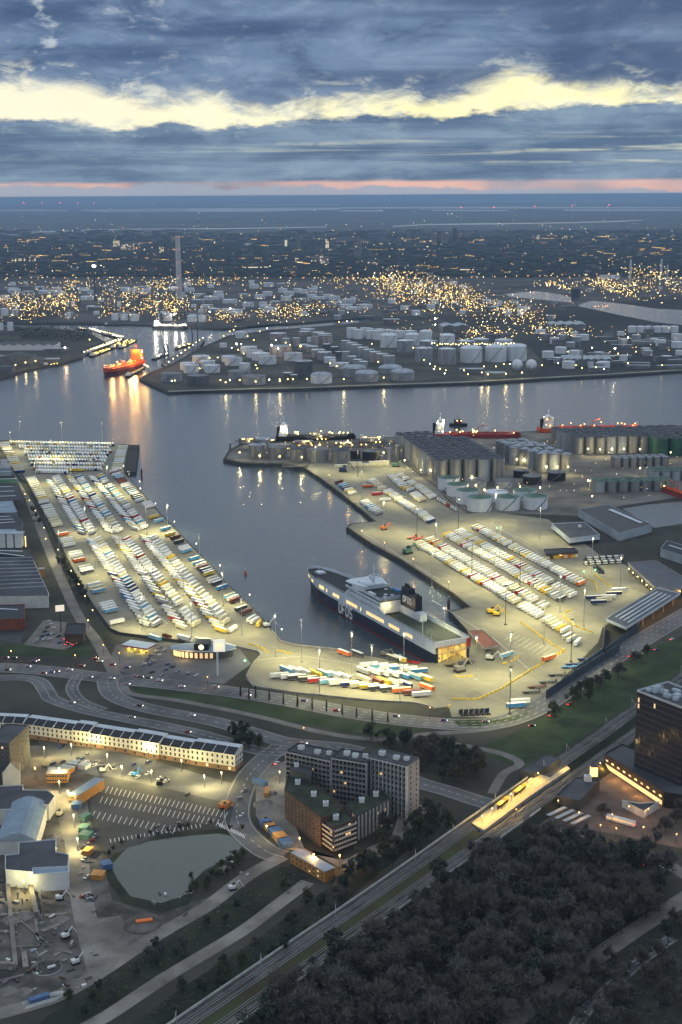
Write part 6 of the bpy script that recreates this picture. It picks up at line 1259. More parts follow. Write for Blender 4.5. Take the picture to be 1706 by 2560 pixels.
b.build('wall_lamp', parent=t, kind='stuff')
t, Q = flatblock([(1515, 1548), (1646, 1470), (1700, 1484), (1566, 1570)], 6, 7.6, ROFP, CAN, 'long dark gate canopy with pale rooflight strips', 'gate_canopy', 'canopy')
b = MB(); A, B, Cq, D = (Vector(q) for q in Q)
for k in range(4):
    f = .2+.2*k; u, v = A.lerp(D, f), B.lerp(Cq, f); b.bar((*u.lerp(v, .1), 7.9), (*u.lerp(v, .9), 7.9), 1.3, ROFP, .4)
b.build('rooflights', parent=t, kind='stuff'); b = MB()
for k in range(5):
    for u, v in ((A, B), (D, Cq)): p = u.lerp(v, (k+.5)/5)*.95; b.bar((p.x, p.y, 0), (p.x, p.y, 6), .6, CNCR)
b.build('columns', parent=t, kind='stuff')
t, Q = flatblock([(1360, 1374), (1436, 1370), (1446, 1380), (1366, 1386)], 3.6, 5.2, POLD, SOLR, 'open store canopy with yellow lit goods beneath', 'store_canopy', 'canopy')
b = MB()
for k in range(9):
    f = (k+.5)/9; p = Vector(Q[3]).lerp(Vector(Q[2]), f); b.box((p.x, p.y+3, 0), (4, 4, 2.6), TM[rnd.choice(['yellow', 'cream', 'orange', 'brown'])])
b.build('stacked_goods', parent=t, kind='stuff'); lamp_light(t, (0, -2, 3.2), 2600, (1, .7, .2), .6, 'store_light')
# linkspan roof, pit walls
t, Q = flatblock([(1170, 1578), (1206, 1576), (1251, 1614), (1210, 1622)], 4, 5, CNCR, mat('linkspan_red', (.26, .10, .07), .8, .2, .2, stretch=(1, .2, 1)), 'reddish brown ramp bridge beside the ferry stern', 'ramp_bridge', 'ramp')
b = MB()
for q in Q: b.box((q[0]*.9, q[1]*.9, -3), (2, 2, 7), CNCR)
b.build('pier', parent=t)
# barriers: dark panels then glass
def barrier(pts, h, m, label, step=8):
    q = [p[:2] for p in PX(pts)]; t = thing('noise_barrier', label, 'barrier', (*q[0], 0), wm=True)
    b = MB(); b.wall(q, .4, .3, h, m); b.build('panel', parent=t); b = MB()
    for p, e in zip(q[:-1], q[1:]):
        p, e = Vector(p), Vector(e); n = max(1, int((e-p).length/step))
        for k in range(n+1): c = p.lerp(e, k/n); b.bar((c.x, c.y, 0), (c.x, c.y, h+.4), .5, POLD)
    b.build('posts', parent=t, kind='stuff')
barrier([(1366, 1748), (1432, 1702), (1548, 1628)], 6.5, PNLB, 'dark blue-grey panel barrier along the near right yard edge'); barrier([(1436, 1692), (1508, 1640), (1512, 1576)], 7, GLZD, 'glassy barrier between the yard and the customs canopy'); barrier([(1512, 1640), (1590, 1582), (1600, 1560)], 6, PNLB, 'short dark barrier below the customs canopy')
# station: platform, dark hall, kiosk, tower and podium
PLTF = mat('platform_paving', (.46, .40, .28), .8, .12, .2)
P = [p[:2] for p in PX([(1179, 2061), (1210, 2080), (1316, 2000), (1426, 1925), (1418, 1917), (1376, 1947), (1342, 1936)], 4.2)]
t = thing('station_platform', 'warmly lit station platform between the two railway lines', 'platform', (*P[0], 0), wm=True); b = MB(); b.prism(P, 0, 5.1, CNCR, PLTF); b.build('deck', parent=t)
for f0, f1 in ((.30, .46), (.56, .74)):
    u, v = Vector(P[0]).lerp(Vector(P[6]), f0), Vector(P[0]).lerp(Vector(P[6]), f1); o = (Vector(P[1])-Vector(P[0]))*.42; b = MB()
    b.bar((*(u+o), 8.2), (*(v+o), 8.2), 2.6, TM['yellow'], .25); b.bar((*(u+o), 6.2), (*(v+o), 6.2), .25, GLSD, 2.0)
    for k in range(4): c = (u+o).lerp(v+o, k/3); b.bar((c.x, c.y, 5.1), (c.x, c.y, 8.2), .25, POLD)
    b.build('shelter', parent=t)
for k in range(7):
    c = Vector(P[0]).lerp(Vector(P[6]), (k+.4)/7)+(Vector(P[1])-Vector(P[0]))*.55; b = MB(); b.bar((c.x, c.y, 5.1), (c.x, c.y, 9.6), .2, POLD); b.ball((c.x, c.y, 9.9), .3, LY); b.build('lamp_post', parent=t)
    lamp_light(t, (c.x-t.location.x, c.y-t.location.y, 9.2), 4600, (1, .60, .12), .4, 'platform_light')
lamp_light(t, (P[4][0]-t.location.x-3, P[4][1]-t.location.y-6, 9), 2600, (1, .66, .18), .4, 'platform_light')
bld((1336, 1938), (1402, 1898), 10, 7, BLDD, ROFD, 'dark station stair roof at the head of the platform', 'station_building')
flatblock([(1392, 1990), (1440, 1945), (1500, 1952), (1448, 2004)], 0, 6, BLDD, ROFD, 'dark flat station hall below the platform', 'station_building', units=((1470, 1952, 4),))
b = MB(); q = at(1484, 1962, 0); t = thing('glass_lift', 'small yellow-lit glass lift tower on the station roof', 'lift tower', q); b.box((0, 0, 6), (4, 4, 6), BAND); b.build('glazing', parent=t); b = MB(); b.box((0, 0, 12), (4.4, 4.4, .4), ROFD); b.build('roof', parent=t)
bld((1418, 2012), (1448, 2022), 3, 4, BAND, ROFD, 'lit shop front at the station hall foot', 'shop_front') if False else None
for i in range(4):
    p = at(1392+i*20, 2038+i*7); t = thing('bicycle_shelter', 'slanting pale bicycle shelter roof by the station, %s from the left' % ordn(i+1), 'shelter', p, .75, 'bicycle shelters by the station'); b = MB(); b.box((0, 0, 2.4), (16, 2.6, .2), ROFL); b.build('roof', parent=t); b = MB(); b.bar((-7, 0, 0), (-7, 0, 2.4), .2, POLD); b.bar((7, 0, 0), (7, 0, 2.4), .2, POLD); b.build('posts', parent=t)
TWR = mat('tower_brick', (.032, .030, .032), .85, .2, .2)
t, L = bld((1588, 1976), (1706, 2030), 26, 56, TWR, ROFD, 'dark brick office tower with irregular dark windows and rooftop plant', 'office_tower', 'tower', zr=0, parapet=1.2)
t.location = at(1584, 1950); 
for k in range(13):
    for c in range(14):
        if rnd.random() < .42: continue
        m = WWRM if (k > 10 and c < 7 and rnd.random() < .5) else WDRK
        o = bpy.data.objects.new('window', winmesh(1.5, 3.0, m, POLD)); COL.objects.link(o); o.parent = t; o.location = (L*(c+.5+rnd.uniform(-.15, .15))/14, -.07, 6+k*3.8)
windows(t, (0, 26), (0, 0), 6, 54, 9, 12, 1.6, 2.4, .03, 40)
rooftop(t, [(L*f, 5+rnd.uniform(0, 14), 56.3, rnd.uniform(2, 6), rnd.uniform(2, 5), rnd.uniform(1.5, 4)) for f in (.1, .2, .3, .38, .46, .55, .63, .72, .8, .9)], ROFP)
b = MB()
for k in range(14): b.bar((-.1, -.12, 4.2+k*3.8), (L+.1, -.12, 4.2+k*3.8), .35, BLDD, .5); b.bar((-.12, 0, 4.2+k*3.8), (-.12, 26, 4.2+k*3.8), .35, BLDD, .5)
b.build('floor_bands', parent=t, kind='stuff')
b = MB(); b.bar((L*.35, 8, 56), (L*.35, 8, 64), .3, POLE); b.bar((2, -.2, 57), (L-2, -.2, 57), .2, POLE); b.build('roof_rail', parent=t)
t, Q = flatblock([(1512, 1886), (1556, 1862), (1760, 1948), (1720, 1992), (1660, 1982)], 0, 9, TWR, ROFD, 'dark podium building with a warm lit colonnade under its roof', 'podium_building'); A, B = Vector(Q[0]), Vector(Q[4]); d = B-A; nn = Vector((d.y, -d.x)).normalized(); b = MB(); c = (A+B)/2+nn*.1; b.box((c.x, c.y, 1.0), (d.length*.96, .2, 2.6), WWRM, ang(A, B)); b.build('lit_front', parent=t)
b = MB()
for k in range(10): p = A.lerp(B, (k+.5)/10)+nn*.15; b.box((p.x, p.y, 5.6), (2.2, .2, .9), BAND if k % 2 else WWRM, ang(A, B))
b.build('lit_window', parent=t, kind='stuff')
for k in range(5): p = A.lerp(B, (k+.5)/5)+nn*5; lamp_light(t, (p.x, p.y, 3.5), 2000, (1, .50, .12), .5, 'front_light')
flatblock([(1556, 2002), (1600, 2010), (1648, 2006), (1610, 2030)], 0, 4, STUC, ROFD, 'small triangular kiosk with dark roof on the square', 'kiosk')
p = at(1552, 2058); t = thing('bus', 'pale articulated bus with red tail lights on the station square', 'bus', p, -.62); b = MB(); b.box((0, 0, .5), (17, 2.6, 2.7), HWHT, 0, ROFP); b.build('body', parent=t); b = MB(); b.box((0, 0, 1.7), (16.4, 2.66, .9), WWRM); b.build('window_band', parent=t); b = MB()
for x in (-6, -1, 6): b.box((x, 0, 0), (1.1, 2.5, 1), RUBB)
b.build('wheels', parent=t); b = MB(); b.box((8.55, .9, 1), (.1, .4, .5), LR); b.box((8.55, -.9, 1), (.1, .4, .5), LR); b.build('tail_light', parent=t, kind='stuff')
# ------------------------------------------------------------------ vehicles
CARM = [mat('car_paint_'+n, c, .35, .08, .8, spec=.5) for n, c in (('white', (.62, .63, .64)), ('silver', (.30, .31, .33)), ('black', (.02, .02, .022)), ('red', (.30, .02, .02)), ('blue', (.03, .07, .22)))]
CARN = ['white', 'silver', 'black', 'red', 'blue']
TAIL = emat('tail_lamp', (1, .03, .02), 14, 'NONE'); HEAD = emat('head_lamp', (1, .92, .7), 18, 'NONE'); TOFF = mat('lamp_glass_red', (.25, .02, .02), .3); HOFF = mat('lamp_glass_clear', (.5, .5, .48), .2)
def car_proto(m, on):
    t = thing('car', 'car', 'car'); b = MB()
    X = [(-2.2, .55, .95), (-2.1, .45, 1.0), (1.0, .45, .98), (2.1, .45, .75), (2.2, .5, .6)]
    b.prism([(-2.2, -.85), (2.1, -.85), (2.2, -.6), (2.2, .6), (2.1, .85), (-2.2, .85)], .35, .92, m); b.build('body', parent=t)
    b = MB(); lo = [(-1.9, -.8), (.95, -.8), (.95, .8), (-1.9, .8)]; hi = [(-1.45, -.66), (.25, -.66), (.25, .66), (-1.45, .66)]
    for i in range(4): j = (i+1) % 4; b.face([(*lo[i], .92), (*lo[j], .92), (*hi[j], 1.42), (*hi[i], 1.42)], WDRK)
    b.face([(*p, 1.43) for p in hi], m); b.build('cabin', parent=t)
    for x in (-1.35, 1.35):
        for y in (-.82, .82):
            b = MB()
            for i in range(8):
                a, e = i*math.pi/4, (i+1)*math.pi/4; b.face([(x, y, .32), (x+.32*math.cos(a), y, .32+.32*math.sin(a)), (x+.32*math.cos(e), y, .32+.32*math.sin(e))], RUBB)
            b.build('wheel', parent=t)
    for y in (-.6, .6):
        b = MB(); b.box((-2.23, y, .66), (.08, .34, .2), TAIL if on else TOFF); b.build('tail_light', parent=t)
        b = MB(); b.box((2.23, y, .58), (.08, .34, .2), HEAD if on else HOFF); b.build('headlight', parent=t)
    return t
CARS = {}
def car(px, py, a, ci, on, label, group, z=.16):
    p = at(px, py); k = (ci, on)
    if k not in CARS: CARS[k] = o = car_proto(CARM[ci], on); o.location = (p.x, p.y, z); o.rotation_euler.z = a
    else: o = copy_tree(CARS[k], (p.x, p.y, z), a)
    return tag(o, label, None, group)
def carsat(lst, a, where, group, on=False, jit=.06):
    for px, py in lst:
        ci = rnd.choice((0, 0, 1, 1, 2, 2, 3, 4)); car(px, py, a+rnd.gauss(0, jit)+(math.pi if rnd.random() < .4 and not on else 0), ci, on, '%s car %s' % (CARN[ci], where), group)
carsat([(118, 1570), (126, 1562), (134, 1572), (112, 1580), (120, 1588), (132, 1586), (104, 1592), (112, 1600), (98, 1600), (90, 1606), (124, 1600), (122, 1555), (150, 1608), (146, 1592)], .9, 'parked on the car dealer lot', 'cars on the dealer lot')
carsat([(165, 1598), (172, 1606), (180, 1596), (188, 1604), (168, 1612), (176, 1592), (186, 1612)], 1.2, 'in the lit dealer forecourt', 'cars in the lit dealer forecourt', True)
carsat([(400, 1620), (390, 1630), (378, 1640), (368, 1650), (384, 1655), (398, 1640), (410, 1628), (376, 1662), (360, 1662), (420, 1662), (432, 1668), (414, 1676), (445, 1680), (470, 1685), (492, 1690), (380, 1682), (405, 1690)], 1.0, 'parked between the petrol station and the restaurant', 'cars parked at the restaurant')
carsat([(15, 1645), (35, 1646), (85, 1655), (92, 1652), (130, 1682), (142, 1680), (205, 1666), (240, 1648), (250, 1655), (282, 1663), (318, 1670), (340, 1692), (352, 1694), (372, 1696), (280, 1698), (318, 1712)], -.12, 'queuing at the road junction with lights on', 'cars at the junction', True)
carsat([(20, 1676), (70, 1668), (110, 1684), (175, 1676), (225, 1694), (400, 1703), (455, 1718), (540, 1719), (620, 1740), (760, 1754), (840, 1778), (990, 1792), (1110, 1803), (1215, 1806)], -.1, 'driving on the wide road below the yards with lights on', 'cars on the wide road', True)
carsat([(180, 1758), (330, 1795), (470, 1832), (350, 1766), (480, 1790), (600, 1824), (760, 1860)], -.25, 'on the lower road behind the terrace', 'cars on the lower road behind the terrace', True)
carsat([(612, 1978), (598, 1998), (606, 2040)], 1.0, 'on the street beside the apartment slab', 'cars on the side street'); carsat([(692, 1910)], 1.1, 'braking on the street beside the apartment slab', 'cars on the side street', True)
carsat([(1330, 1816)], .25, 'with bright tail lights on the bend below the yard', 'cars on the lower road', True); carsat([(1552, 1670), (1576, 1642), (1600, 1638), (1424, 1762), (1378, 1790), (1680, 1600), (1640, 1625)], .8, 'driving on the tree-lined road at the right', 'cars on the right-hand road', True)
carsat([(1650, 2172), (1620, 2168)], -.2, 'driving below the station square', 'cars below the station square', True)
carsat([(26, 1858), (62, 1862), (150, 1872), (158, 1866), (216, 1890), (372, 1906), (250, 1920), (285, 1928), (330, 1936), (345, 1944), (400, 1948), (416, 1955), (370, 1936), (256, 1926), (225, 1912)], 1.1, 'parked in the street before the white terrace', 'cars before the terrace')
carsat([(rnd.gauss(235, 55), rnd.gauss(1912, 9)) for _ in range(14)]+[(rnd.uniform(205, 228), rnd.uniform(2100, 2260)) for _ in range(9)]+[(rnd.uniform(380, 640), 0) for _ in range(0)], 1.0, 'among the stores of the building site', 'cars on the building site')
carsat([(238, 2092), (392, 2070), (446, 2062), (470, 1988)], 1.2, 'alone on the striped car park', 'cars on the striped car park')
# vans / lorries with yellow tops near the terrace: site machines
def machine(px, py, a, m, label, boom=5.0, name='site_machine', cat='machine', s=1.0, z=.15):
    p = at(px, py); t = thing(name, label, cat, (p.x, p.y, z), a); b = MB(); b.box((0, 0, .2*s), (4*s, 2.6*s, .9*s), RUBB); b.build('tracks', parent=t)
    b = MB(); b.box((-.3*s, 0, 1.1*s), (3.4*s, 2.5*s, 1.4*s), m); b.box((.8*s, .6*s, 2.5*s), (1.5*s, 1.1*s, 1.1*s), WDRK); b.build('body', parent=t)
    b = MB(); b.bar((1.2*s, 0, 2*s), (1.2*s+boom*.5, 0, 2*s+boom*.55), .45*s, m); b.bar((1.2*s+boom*.5, 0, 2*s+boom*.55), (1.2*s+boom*.95, 0, .8*s), .4*s, m); b.build('arm', parent=t); return t
for px, py, a, m, lb in ((560, 2022, .4, TM['orange'], 'orange excavator on the striped car park edge'), (400, 1962, .2, CARM[2], 'dark digger in the lit street before the terrace'), (340, 1940, 1.0, TM['blue'], 'blue and brown loader in the lit street'), (258, 1930, .3, HWHT, 'white van-like machine at the storage row'), (150, 2040, 1.2, TM['cream'], 'pale machine between storage piles on the site'), (135, 2210, .5, HWHT, 'white machine on the muddy lower site'), (150, 2250, .2, HWHT, 'white crusher on the muddy lower site'), (165, 2345, .7, HWHT, 'white tarp-covered digger on the lower site'), (190, 2410, .6, HWHT, 'pale grab machine by the dark pit'), (582, 2225, .3, HWHT, 'white tipper at the site road bend')):
    machine(px, py, a, m, lb)
for px, py, a, m, lb, s in ((1180, 1398, .6, CGRN, 'green reach stacker on the quay', 2.2), (858, 1180, .1, TM['dark blue'], 'dark blue crane vehicle on the jetty-side concrete', 2.4), (960, 1325, .3, TM['orange'], 'small orange and white machine at the wharf head', 1.6), (1340, 1480, .3, TM['yellow'], 'yellow machine parked', 1.5) if False else (1228, 1534, .1, TM['yellow'], 'yellow yard machine group beside the berth', 1.6), (1242, 1540, -.2, TM['yellow'], 'yellow forklift right of the yard machine', 1.4), (1150, 1680, .5, mat('grey_paint', (.2, .2, .2), .6), 'grey winch machine ringed with yellow barriers', 2.0), (1226, 1650, -.3, HWHT, 'white loader by the ramp bridge pit', 1.6), (940, 1214, .2, TM['orange'], 'orange vehicle on the upper concrete', 1.2), (1172, 1268, .2, TM['cream'], 'small guard hut vehicle below the white tanks', 1.4), (962, 1640, -.4, mat('grey_paint', (.2, .2, .2), .6), 'grey machine between the quay wall trailers', 1.4), (668, 1568, .4, HWHT, 'white pile of gear at the quay bend', 1.5)):
    if lb in ('green reach stacker on the quay',): px, py = 1020, 1385
    machine(px, py, a, m, lb, 5*s, 'yard_machine', 'machine', s, .06)
# yard tractors
def tractor_proto(m):
    t = thing('yard_tractor', 'yard tractor', 'tractor'); b = MB(); b.box((0, 0, .5), (5.6, 2.2, .5), CHAS)
    for x in (-1.8, 1.8):
        for y in (-1, 1): b.box((x, y, 0), (1, .4, 1), RUBB)
    b.build('chassis', parent=t); b = MB(); b.box((1.6, 0, 1), (2.0, 2.4, 2.4), m); b.box((2.62, 0, 2.1), (.06, 2.0, 1.0), WDRK); b.box((.4, 0, 1), (.5, 2, 3), m); b.build('cab', parent=t); return t
TP = {}
def tractor(px, py, a, c, label, group):
    p = at(px, py)
    if c not in TP: TP[c] = o = tractor_proto(TM[c]); o.location = (p.x, p.y, .06); o.rotation_euler.z = a
    else: o = copy_tree(TP[c], (p.x, p.y, .06), a)
    tag(o, label, None, group)
for i in range(9): tractor(1095+i*5.5, 1252+i*3.3, -1.2, 'white' if i not in (4, 5) else 'orange' if i == 4 else 'red', '%s lorry cab in the slanted line below the silos, %s from the left' % ('white' if i not in (4, 5) else 'orange' if i == 4 else 'red', ordn(i+1)), 'lorry cabs below the silos')
for i in range(34):
    r = i//17; tractor(1464+(i % 17)*5.6, 1402+r*11-(i % 17)*.35, -1.3, 'white' if i % 3 else 'dark grey', 'small yard tractor in the double line by the customs building', 'yard tractors by the customs building')
for i in range(8): tractor(1490+i*1.9, 1420+i*2.0, -.4, 'dark grey', 'dark yard tractor in the slanted line by the green gate lamp', 'yard tractors by the green gate lamp')
for i in range(6): tractor(1155+i*13, 1788-i*.6, 1.9, 'dark blue' if i == 5 else 'dark grey', 'dark yard tractor parked along the bottom yard fence', 'yard tractors along the bottom fence')
def flatbed(px, py, a, m, label):
    p = at(px, py); t = thing('flatbed_trailer', label, 'trailer', (p.x, p.y, .06), a); b = MB(); b.box((0, 0, 1.0), (13, 2.5, .35), m); b.build('bed', parent=t); b = MB(); chassis_geo(b); b.build('undercarriage', parent=t); b = MB(); b.box((6.3, 0, 1.3), (.3, 2.5, 1.6), m); b.build('headboard', parent=t)
for px, py, m, lb in ((1465, 1650, 'dark blue', 'dark'), (1425, 1670, 'blue', 'blue topmost'), (1435, 1663, 'dark blue', 'dark blue second'), (1392, 1690, 'dark grey', 'dark grey third'), (1370, 1708, 'dark grey', 'dark grey fourth'), (1342, 1720, 'brown', 'brown-loaded'), (1328, 1733, 'dark grey', 'grey lowest')): flatbed(px, py, .15, TM[m], '%s empty flatbed trailer parked against the barrier at the right' % lb)
for px, py, a, lb in ((1046, 1349, .8, 'red empty flatbed right of its pair at the head of the double row'), (1030, 1346, .8, 'red empty flatbed left of its pair at the head of the double row'), (1018, 1656, -.7, 'red-brown empty flatbed by the ferry berth'), (1030, 1658, -.7, 'second red-brown empty flatbed by the ferry berth')):
    flatbed(px, py, a, TM['red'], lb)
for px, py, c, lb in ((388, 1594, 'blue', 'teal open skip at the left yard edge'), (418, 1594, 'brown', 'brown open skip at the left yard edge')):
    p = at(px, py); t = thing('skip', lb, 'skip', p, -.75); b = MB()
    for y in (-1.2, 1.2): b.box((0, y, .3), (9, .2, 2.2), TM[c])
    b.box((-4.4, 0, .3), (.2, 2.4, 2.2), TM[c]); b.build('sides', parent=t); b = MB(); b.box((0, 0, .2), (9, 2.4, .2), TM[c]); b.build('floor', parent=t)
# stacked white containers at the head of the right yard
for i in range(8):
    for j in range(2 if i in (2, 3, 5, 6, 7) else 1):
        p = at(846+i*17, 1167-i*.6); t = thing('container', 'white container in the row under the jetty tanks, %s from the left%s' % (ordn(i+1), ', upper' if j else ''), 'container', (p.x, p.y, .1+j*2.95), 0, 'white containers under the jetty tanks'); b = MB(); b.box((0, 0, 0), (8.6, 3, 2.8), TM['white']); b.build('body', parent=t); b = MB(); b.box((0, -1.55, .2), (8.2, .08, 2.3), ROOF['cream']); b.build('side_panel', parent=t)
t = machine(990, 1168, .1, CGRN, 'green mobile crane beside the white containers', 8, 'mobile_crane', 'crane', 2.2)
# yellow block barriers in the yard
YB = []
for pts in ([(1128, 1748), (1194, 1749), (1250, 1725), (1330, 1675), (1412, 1624)], [(1302, 1556), (1340, 1582), (1380, 1612), (1414, 1628)], [(1414, 1627), (1372, 1650)], [(1250, 1660), (1275, 1657), (1298, 1642)], [(1409, 1540), (1412, 1550), (1440, 1570), (1482, 1582)] if False else [(1430, 1526), (1412, 1532), (1410, 1542), (1440, 1566), (1484, 1583)], [(1485, 1436), (1508, 1452), (1528, 1468)], [(1466, 1446), (1490, 1458), (1494, 1480)], [(619, 1610), (650, 1618), (674, 1633)], [(690, 1626), (732, 1635)], [(1136, 1690), (1150, 1694), (1185, 1690)], [(1330, 1262), (1500, 1272)] if False else [(1120, 1770), (1126, 1764)]):
    q = [Vector(p[:2]) for p in PX(pts)]
    for p, e in zip(q[:-1], q[1:]):
        n = max(1, int((e-p).length/4.6))
        for k in range(n): YB.append((p.lerp(e, (k+.5)/n), ang(p, e)))
b = MB(); b.prism([(-2, -.45), (2, -.45), (2, .45), (-2, .45)], 0, .35, YEL); b.prism([(-2, -.28), (2, -.28), (2, .28), (-2, .28)], .35, 1.0, YEL); ybm = b.mesh('yellow_barrier')
for i, (p, a) in enumerate(YB):
    o = bpy.data.objects.new('yellow_barrier', ybm); COL.objects.link(o); o.location = (p.x, p.y, .06); o.rotation_euler.z = a; tag(o, 'yellow barrier block in a line across the yard concrete', 'barrier block', 'yellow barrier blocks in the yard')
# painted lines, quay fenders, kerbs
b = MB()
for k in range(11):
    u, v = at(1262+k*11.5, 1600+k*5.2), at(1290+k*11.5, 1582+k*5.2); b.ribbon([u[:2], v[:2]], .35, .09, MARK)
for pts in ([(1190, 1300), (1240, 1316), (1330, 1370), (1420, 1440)], [(1228, 1308), (1330, 1362)], [(300, 1450), (420, 1560)], [(640, 1650), (760, 1640), (1000, 1680)], [(1080, 1500), (1240, 1600), (1330, 1680)], [(905, 1330), (1000, 1390), (1100, 1450)]): b.ribbon([p[:2] for p in PX(pts)], .5, .09, MARK)
b.build('yard_markings', kind='structure')
b = MB()
for q, w, z in RD:
    for i in range(len(q)-1):
        e = q[i+1]-q[i]; n = max(1, int(e.length/9))
        for c in ((-w/4, 0, w/4) if w > 18 else (0,)):
            nn = Vector((-e.y, e.x)).normalized()*c
            for k in range(n): u = q[i]+e*(k/n)+nn; b.ribbon([u, u+e.normalized()*3.6], .32, z+.05, MARK)
    for sg in (-1, 1): b.ribbon(offs(q, (w/2-.6)*sg), .22, z+.05, MARK); b.ribbon(offs(q, (w/2+.2)*sg), .4, z+.09, PAVE)
for k in range(12): u, v = at(545+k*5.6, 2056+k*2.6), at(551+k*5.6, 2068+k*2.6); b.ribbon([u[:2], v[:2]], .5, .18, WHT)
for x0, x1, y0, y1, n, dx, dy in ((250, 570, 1962, 2030, 30, -8, 16), (258, 560, 1992, 2052, 26, -8, 16), (238, 440, 2028, 2068, 16, -9, 17), (276, 500, 2098, 2060, 22, 2, 9)):
    for k in range(n):
        f = k/(n-1); x, y = x0+(x1-x0)*f, y0+(y1-y0)*f; u, v = at(x, y), at(x+dx, y+dy); b.ribbon([u[:2], v[:2]], .32, .19, WHT)
b.build('road_markings', kind='structure')
b = MB()
for e in (EDGE[3:22], EDGE[33:44]):
    q = [Vector(p[:2]) for p in PX(e)]
    for p, w in zip(q[:-1], q[1:]):
        n = max(1, int((w-p).length/16))
        for k in range(n): c = p.lerp(w, k/n); b.box((c.x, c.y, WZ), (2.0, 2.0, 4.2), QUAY)
b.build('quay_fenders', kind='stuff')
for pts, lb in (([(679, 1576), (702, 1604), (740, 1614), (796, 1620), (842, 1625)], 'pale low wall along the basin quay bend'), ([(463, 1606), (582, 1617), (645, 1630), (653, 1640), (635, 1657), (616, 1690), (632, 1717), (740, 1734), (916, 1752), (1038, 1759), (1084, 1771)], 'low fence wall around the bottom yard'), ([(20, 1132), (60, 1194), (130, 1320), (200, 1460), (235, 1518), (278, 1577), (301, 1587), (463, 1608)], 'dark fence along the left yard'), ([(1002, 1157), (1084, 1215), (1168, 1286)], 'pale kerb wall between right yard and silos')):
    q = [p[:2] for p in PX(pts)]; b = MB(); b.wall(q, .5, 0, 1.3 if 'dark' not in lb else 2.2, CNCR if 'dark' not in lb else POLD); b.build('low_wall' if 'dark' not in lb else 'fence', lb, 'wall' if 'dark' not in lb else 'fence')
# ------------------------------------------------------------------ lamps of the near streets
def slamp(px, py, h, w, col, label, group, m=None, r=.35):
    t = lamp_post(px, py, h, m or LY, r, label, group)
    if w: lamp_light(t, (0, -.6, h-.4), w, col, .3, 'street_light')
WY = (1, .80, .30); OG = (1, .5, .12)
for px, py, w in ((112, 1898, 4200), (306, 1946, 5200), (380, 1958, 5200), (512, 1970, 5600), (228, 1878, 2500), (372, 1896, 3000), (455, 1930, 2600), (555, 1962, 2600), (180, 1890, 2600), (270, 1916, 2600)): slamp(px, py, 8, w*3.6, WY, 'street lamp throwing a yellow pool before the white terrace', 'lamps before the terrace')
for px, py, w, c in ((150, 1952, 5000, OG), (172, 2010, 4200, WY), (186, 2070, 4200, WY), (196, 2130, 5200, WY), (62, 2236, 3800, WY), (150, 1985, 3600, WY), (785, 2170, 2000, OG), (750, 2128, 1800, OG), (668, 2098, 900, WY), (850, 2172, 1500, OG), (700, 1960, 900, WY), (40, 1960, 1200, OG), (90, 1950, 1200, OG)): slamp(px, py, 8, w*3.0, c, 'work lamp lighting the building site', 'work lamps of the building site', LY if c is WY else LO)
for i, (px, py) in enumerate(((64, 1252), (75, 1268), (90, 1294), (112, 1338), (116, 1366), (146, 1394), (180, 1448), (198, 1482), (214, 1512), (222, 1574), (233, 1548))): slamp(px, py, 8, 700, WY, 'lane lamp in the dark strip left of the yard', 'lane lamps left of the yard')
for px, py in ((352, 1236), (350, 1218), (390, 1274), (437, 1320), (492, 1376), (551, 1432), (625, 1506), (705, 1594), (310, 1178)): slamp(px, py, 7, 900, WY, 'small quay lamp along the basin edge of the left yard', 'quay lamps of the left yard', LW, .4)
for px, py in ((824, 1206), (905, 1348), (962, 1379), (1034, 1420), (1122, 1479), (872, 1248)): slamp(px, py, 9, 1500, (1, .58, .16), 'orange quay lamp along the right edge of the basin', 'quay lamps of the right yard', LO, .4)
for px, py in ((1600, 1565), (1614, 1556), (1628, 1546), (1643, 1536), (1657, 1526), (1672, 1516), (1688, 1506), (1700, 1498)): slamp(px, py, 7, 1500, OG, 'warm lamp in the row along the road below the canopy', 'lamps below the canopy', LO)
for px, py in ((1500, 1930), (1447, 2055), (1395, 2025), (1608, 2092), (1620, 2046), (1572, 2040), (1530, 2060), (1690, 2110), (1540, 2095)): slamp(px, py, 6, 700, OG, 'small orange lamp on the station square', 'lamps of the station square', LO, .3)
for px, py in ((30, 1655), (260, 1640), (300, 1660), (520, 1722), (190, 1666), (1075, 1800), (760, 1852), (1290, 2060), (1500, 2100), (980, 1950)): slamp(px, py, 9, 800, OG, 'dim street lamp beside the wide road', 'lamps of the wide roads', LO, .3)
for px, py, w in ((1190, 1235, 9000), (1244, 1240, 9000), (1300, 1238, 9000), (1212, 1246, 9000), (1366, 1187, 11000), (1393, 1187, 11000), (1420, 1187, 11000), (1292, 1168, 7000), (1310, 1168, 7000), (1470, 1141, 9000), (1500, 1142, 9000), (1530, 1141, 9000), (1560, 1141, 7000), (1600, 1141, 6000), (1130, 1211, 5000), (1180, 1211, 5000), (1060, 1180, 5000), (1075, 1195, 5000), (1600, 1190, 7000), (1676, 1150, 7000), (1470, 1222, 5000), (960, 1150, 7000), (700, 1160, 6000), (755, 1162, 5000), (650, 1158, 6000), (600, 1150, 4000), (800, 1130, 6000), (870, 1120, 6000), (1012, 1170, 6000), (1052, 1195, 6000), (1350, 1240, 6000), (1480, 1262, 3000)): slamp(px, py, 10, w, (1, .82, .38), 'yellow lamp at the foot of the silos and tanks', 'lamps of the near tank terminal', LY, .8)
for px, py, m, lb in ((613, 1665, LG, 'green gate signal lamp by the restaurant lane'), (1459, 1440, LG, 'green gate signal lamp at the end of the single row'), (1488, 1436, LG, 'green gate signal lamp by the yard tractors'), (1243, 1330, LG, 'green gate signal lamp beside the single row')): slamp(px, py, 4, 0, None, lb, None, m, .8)
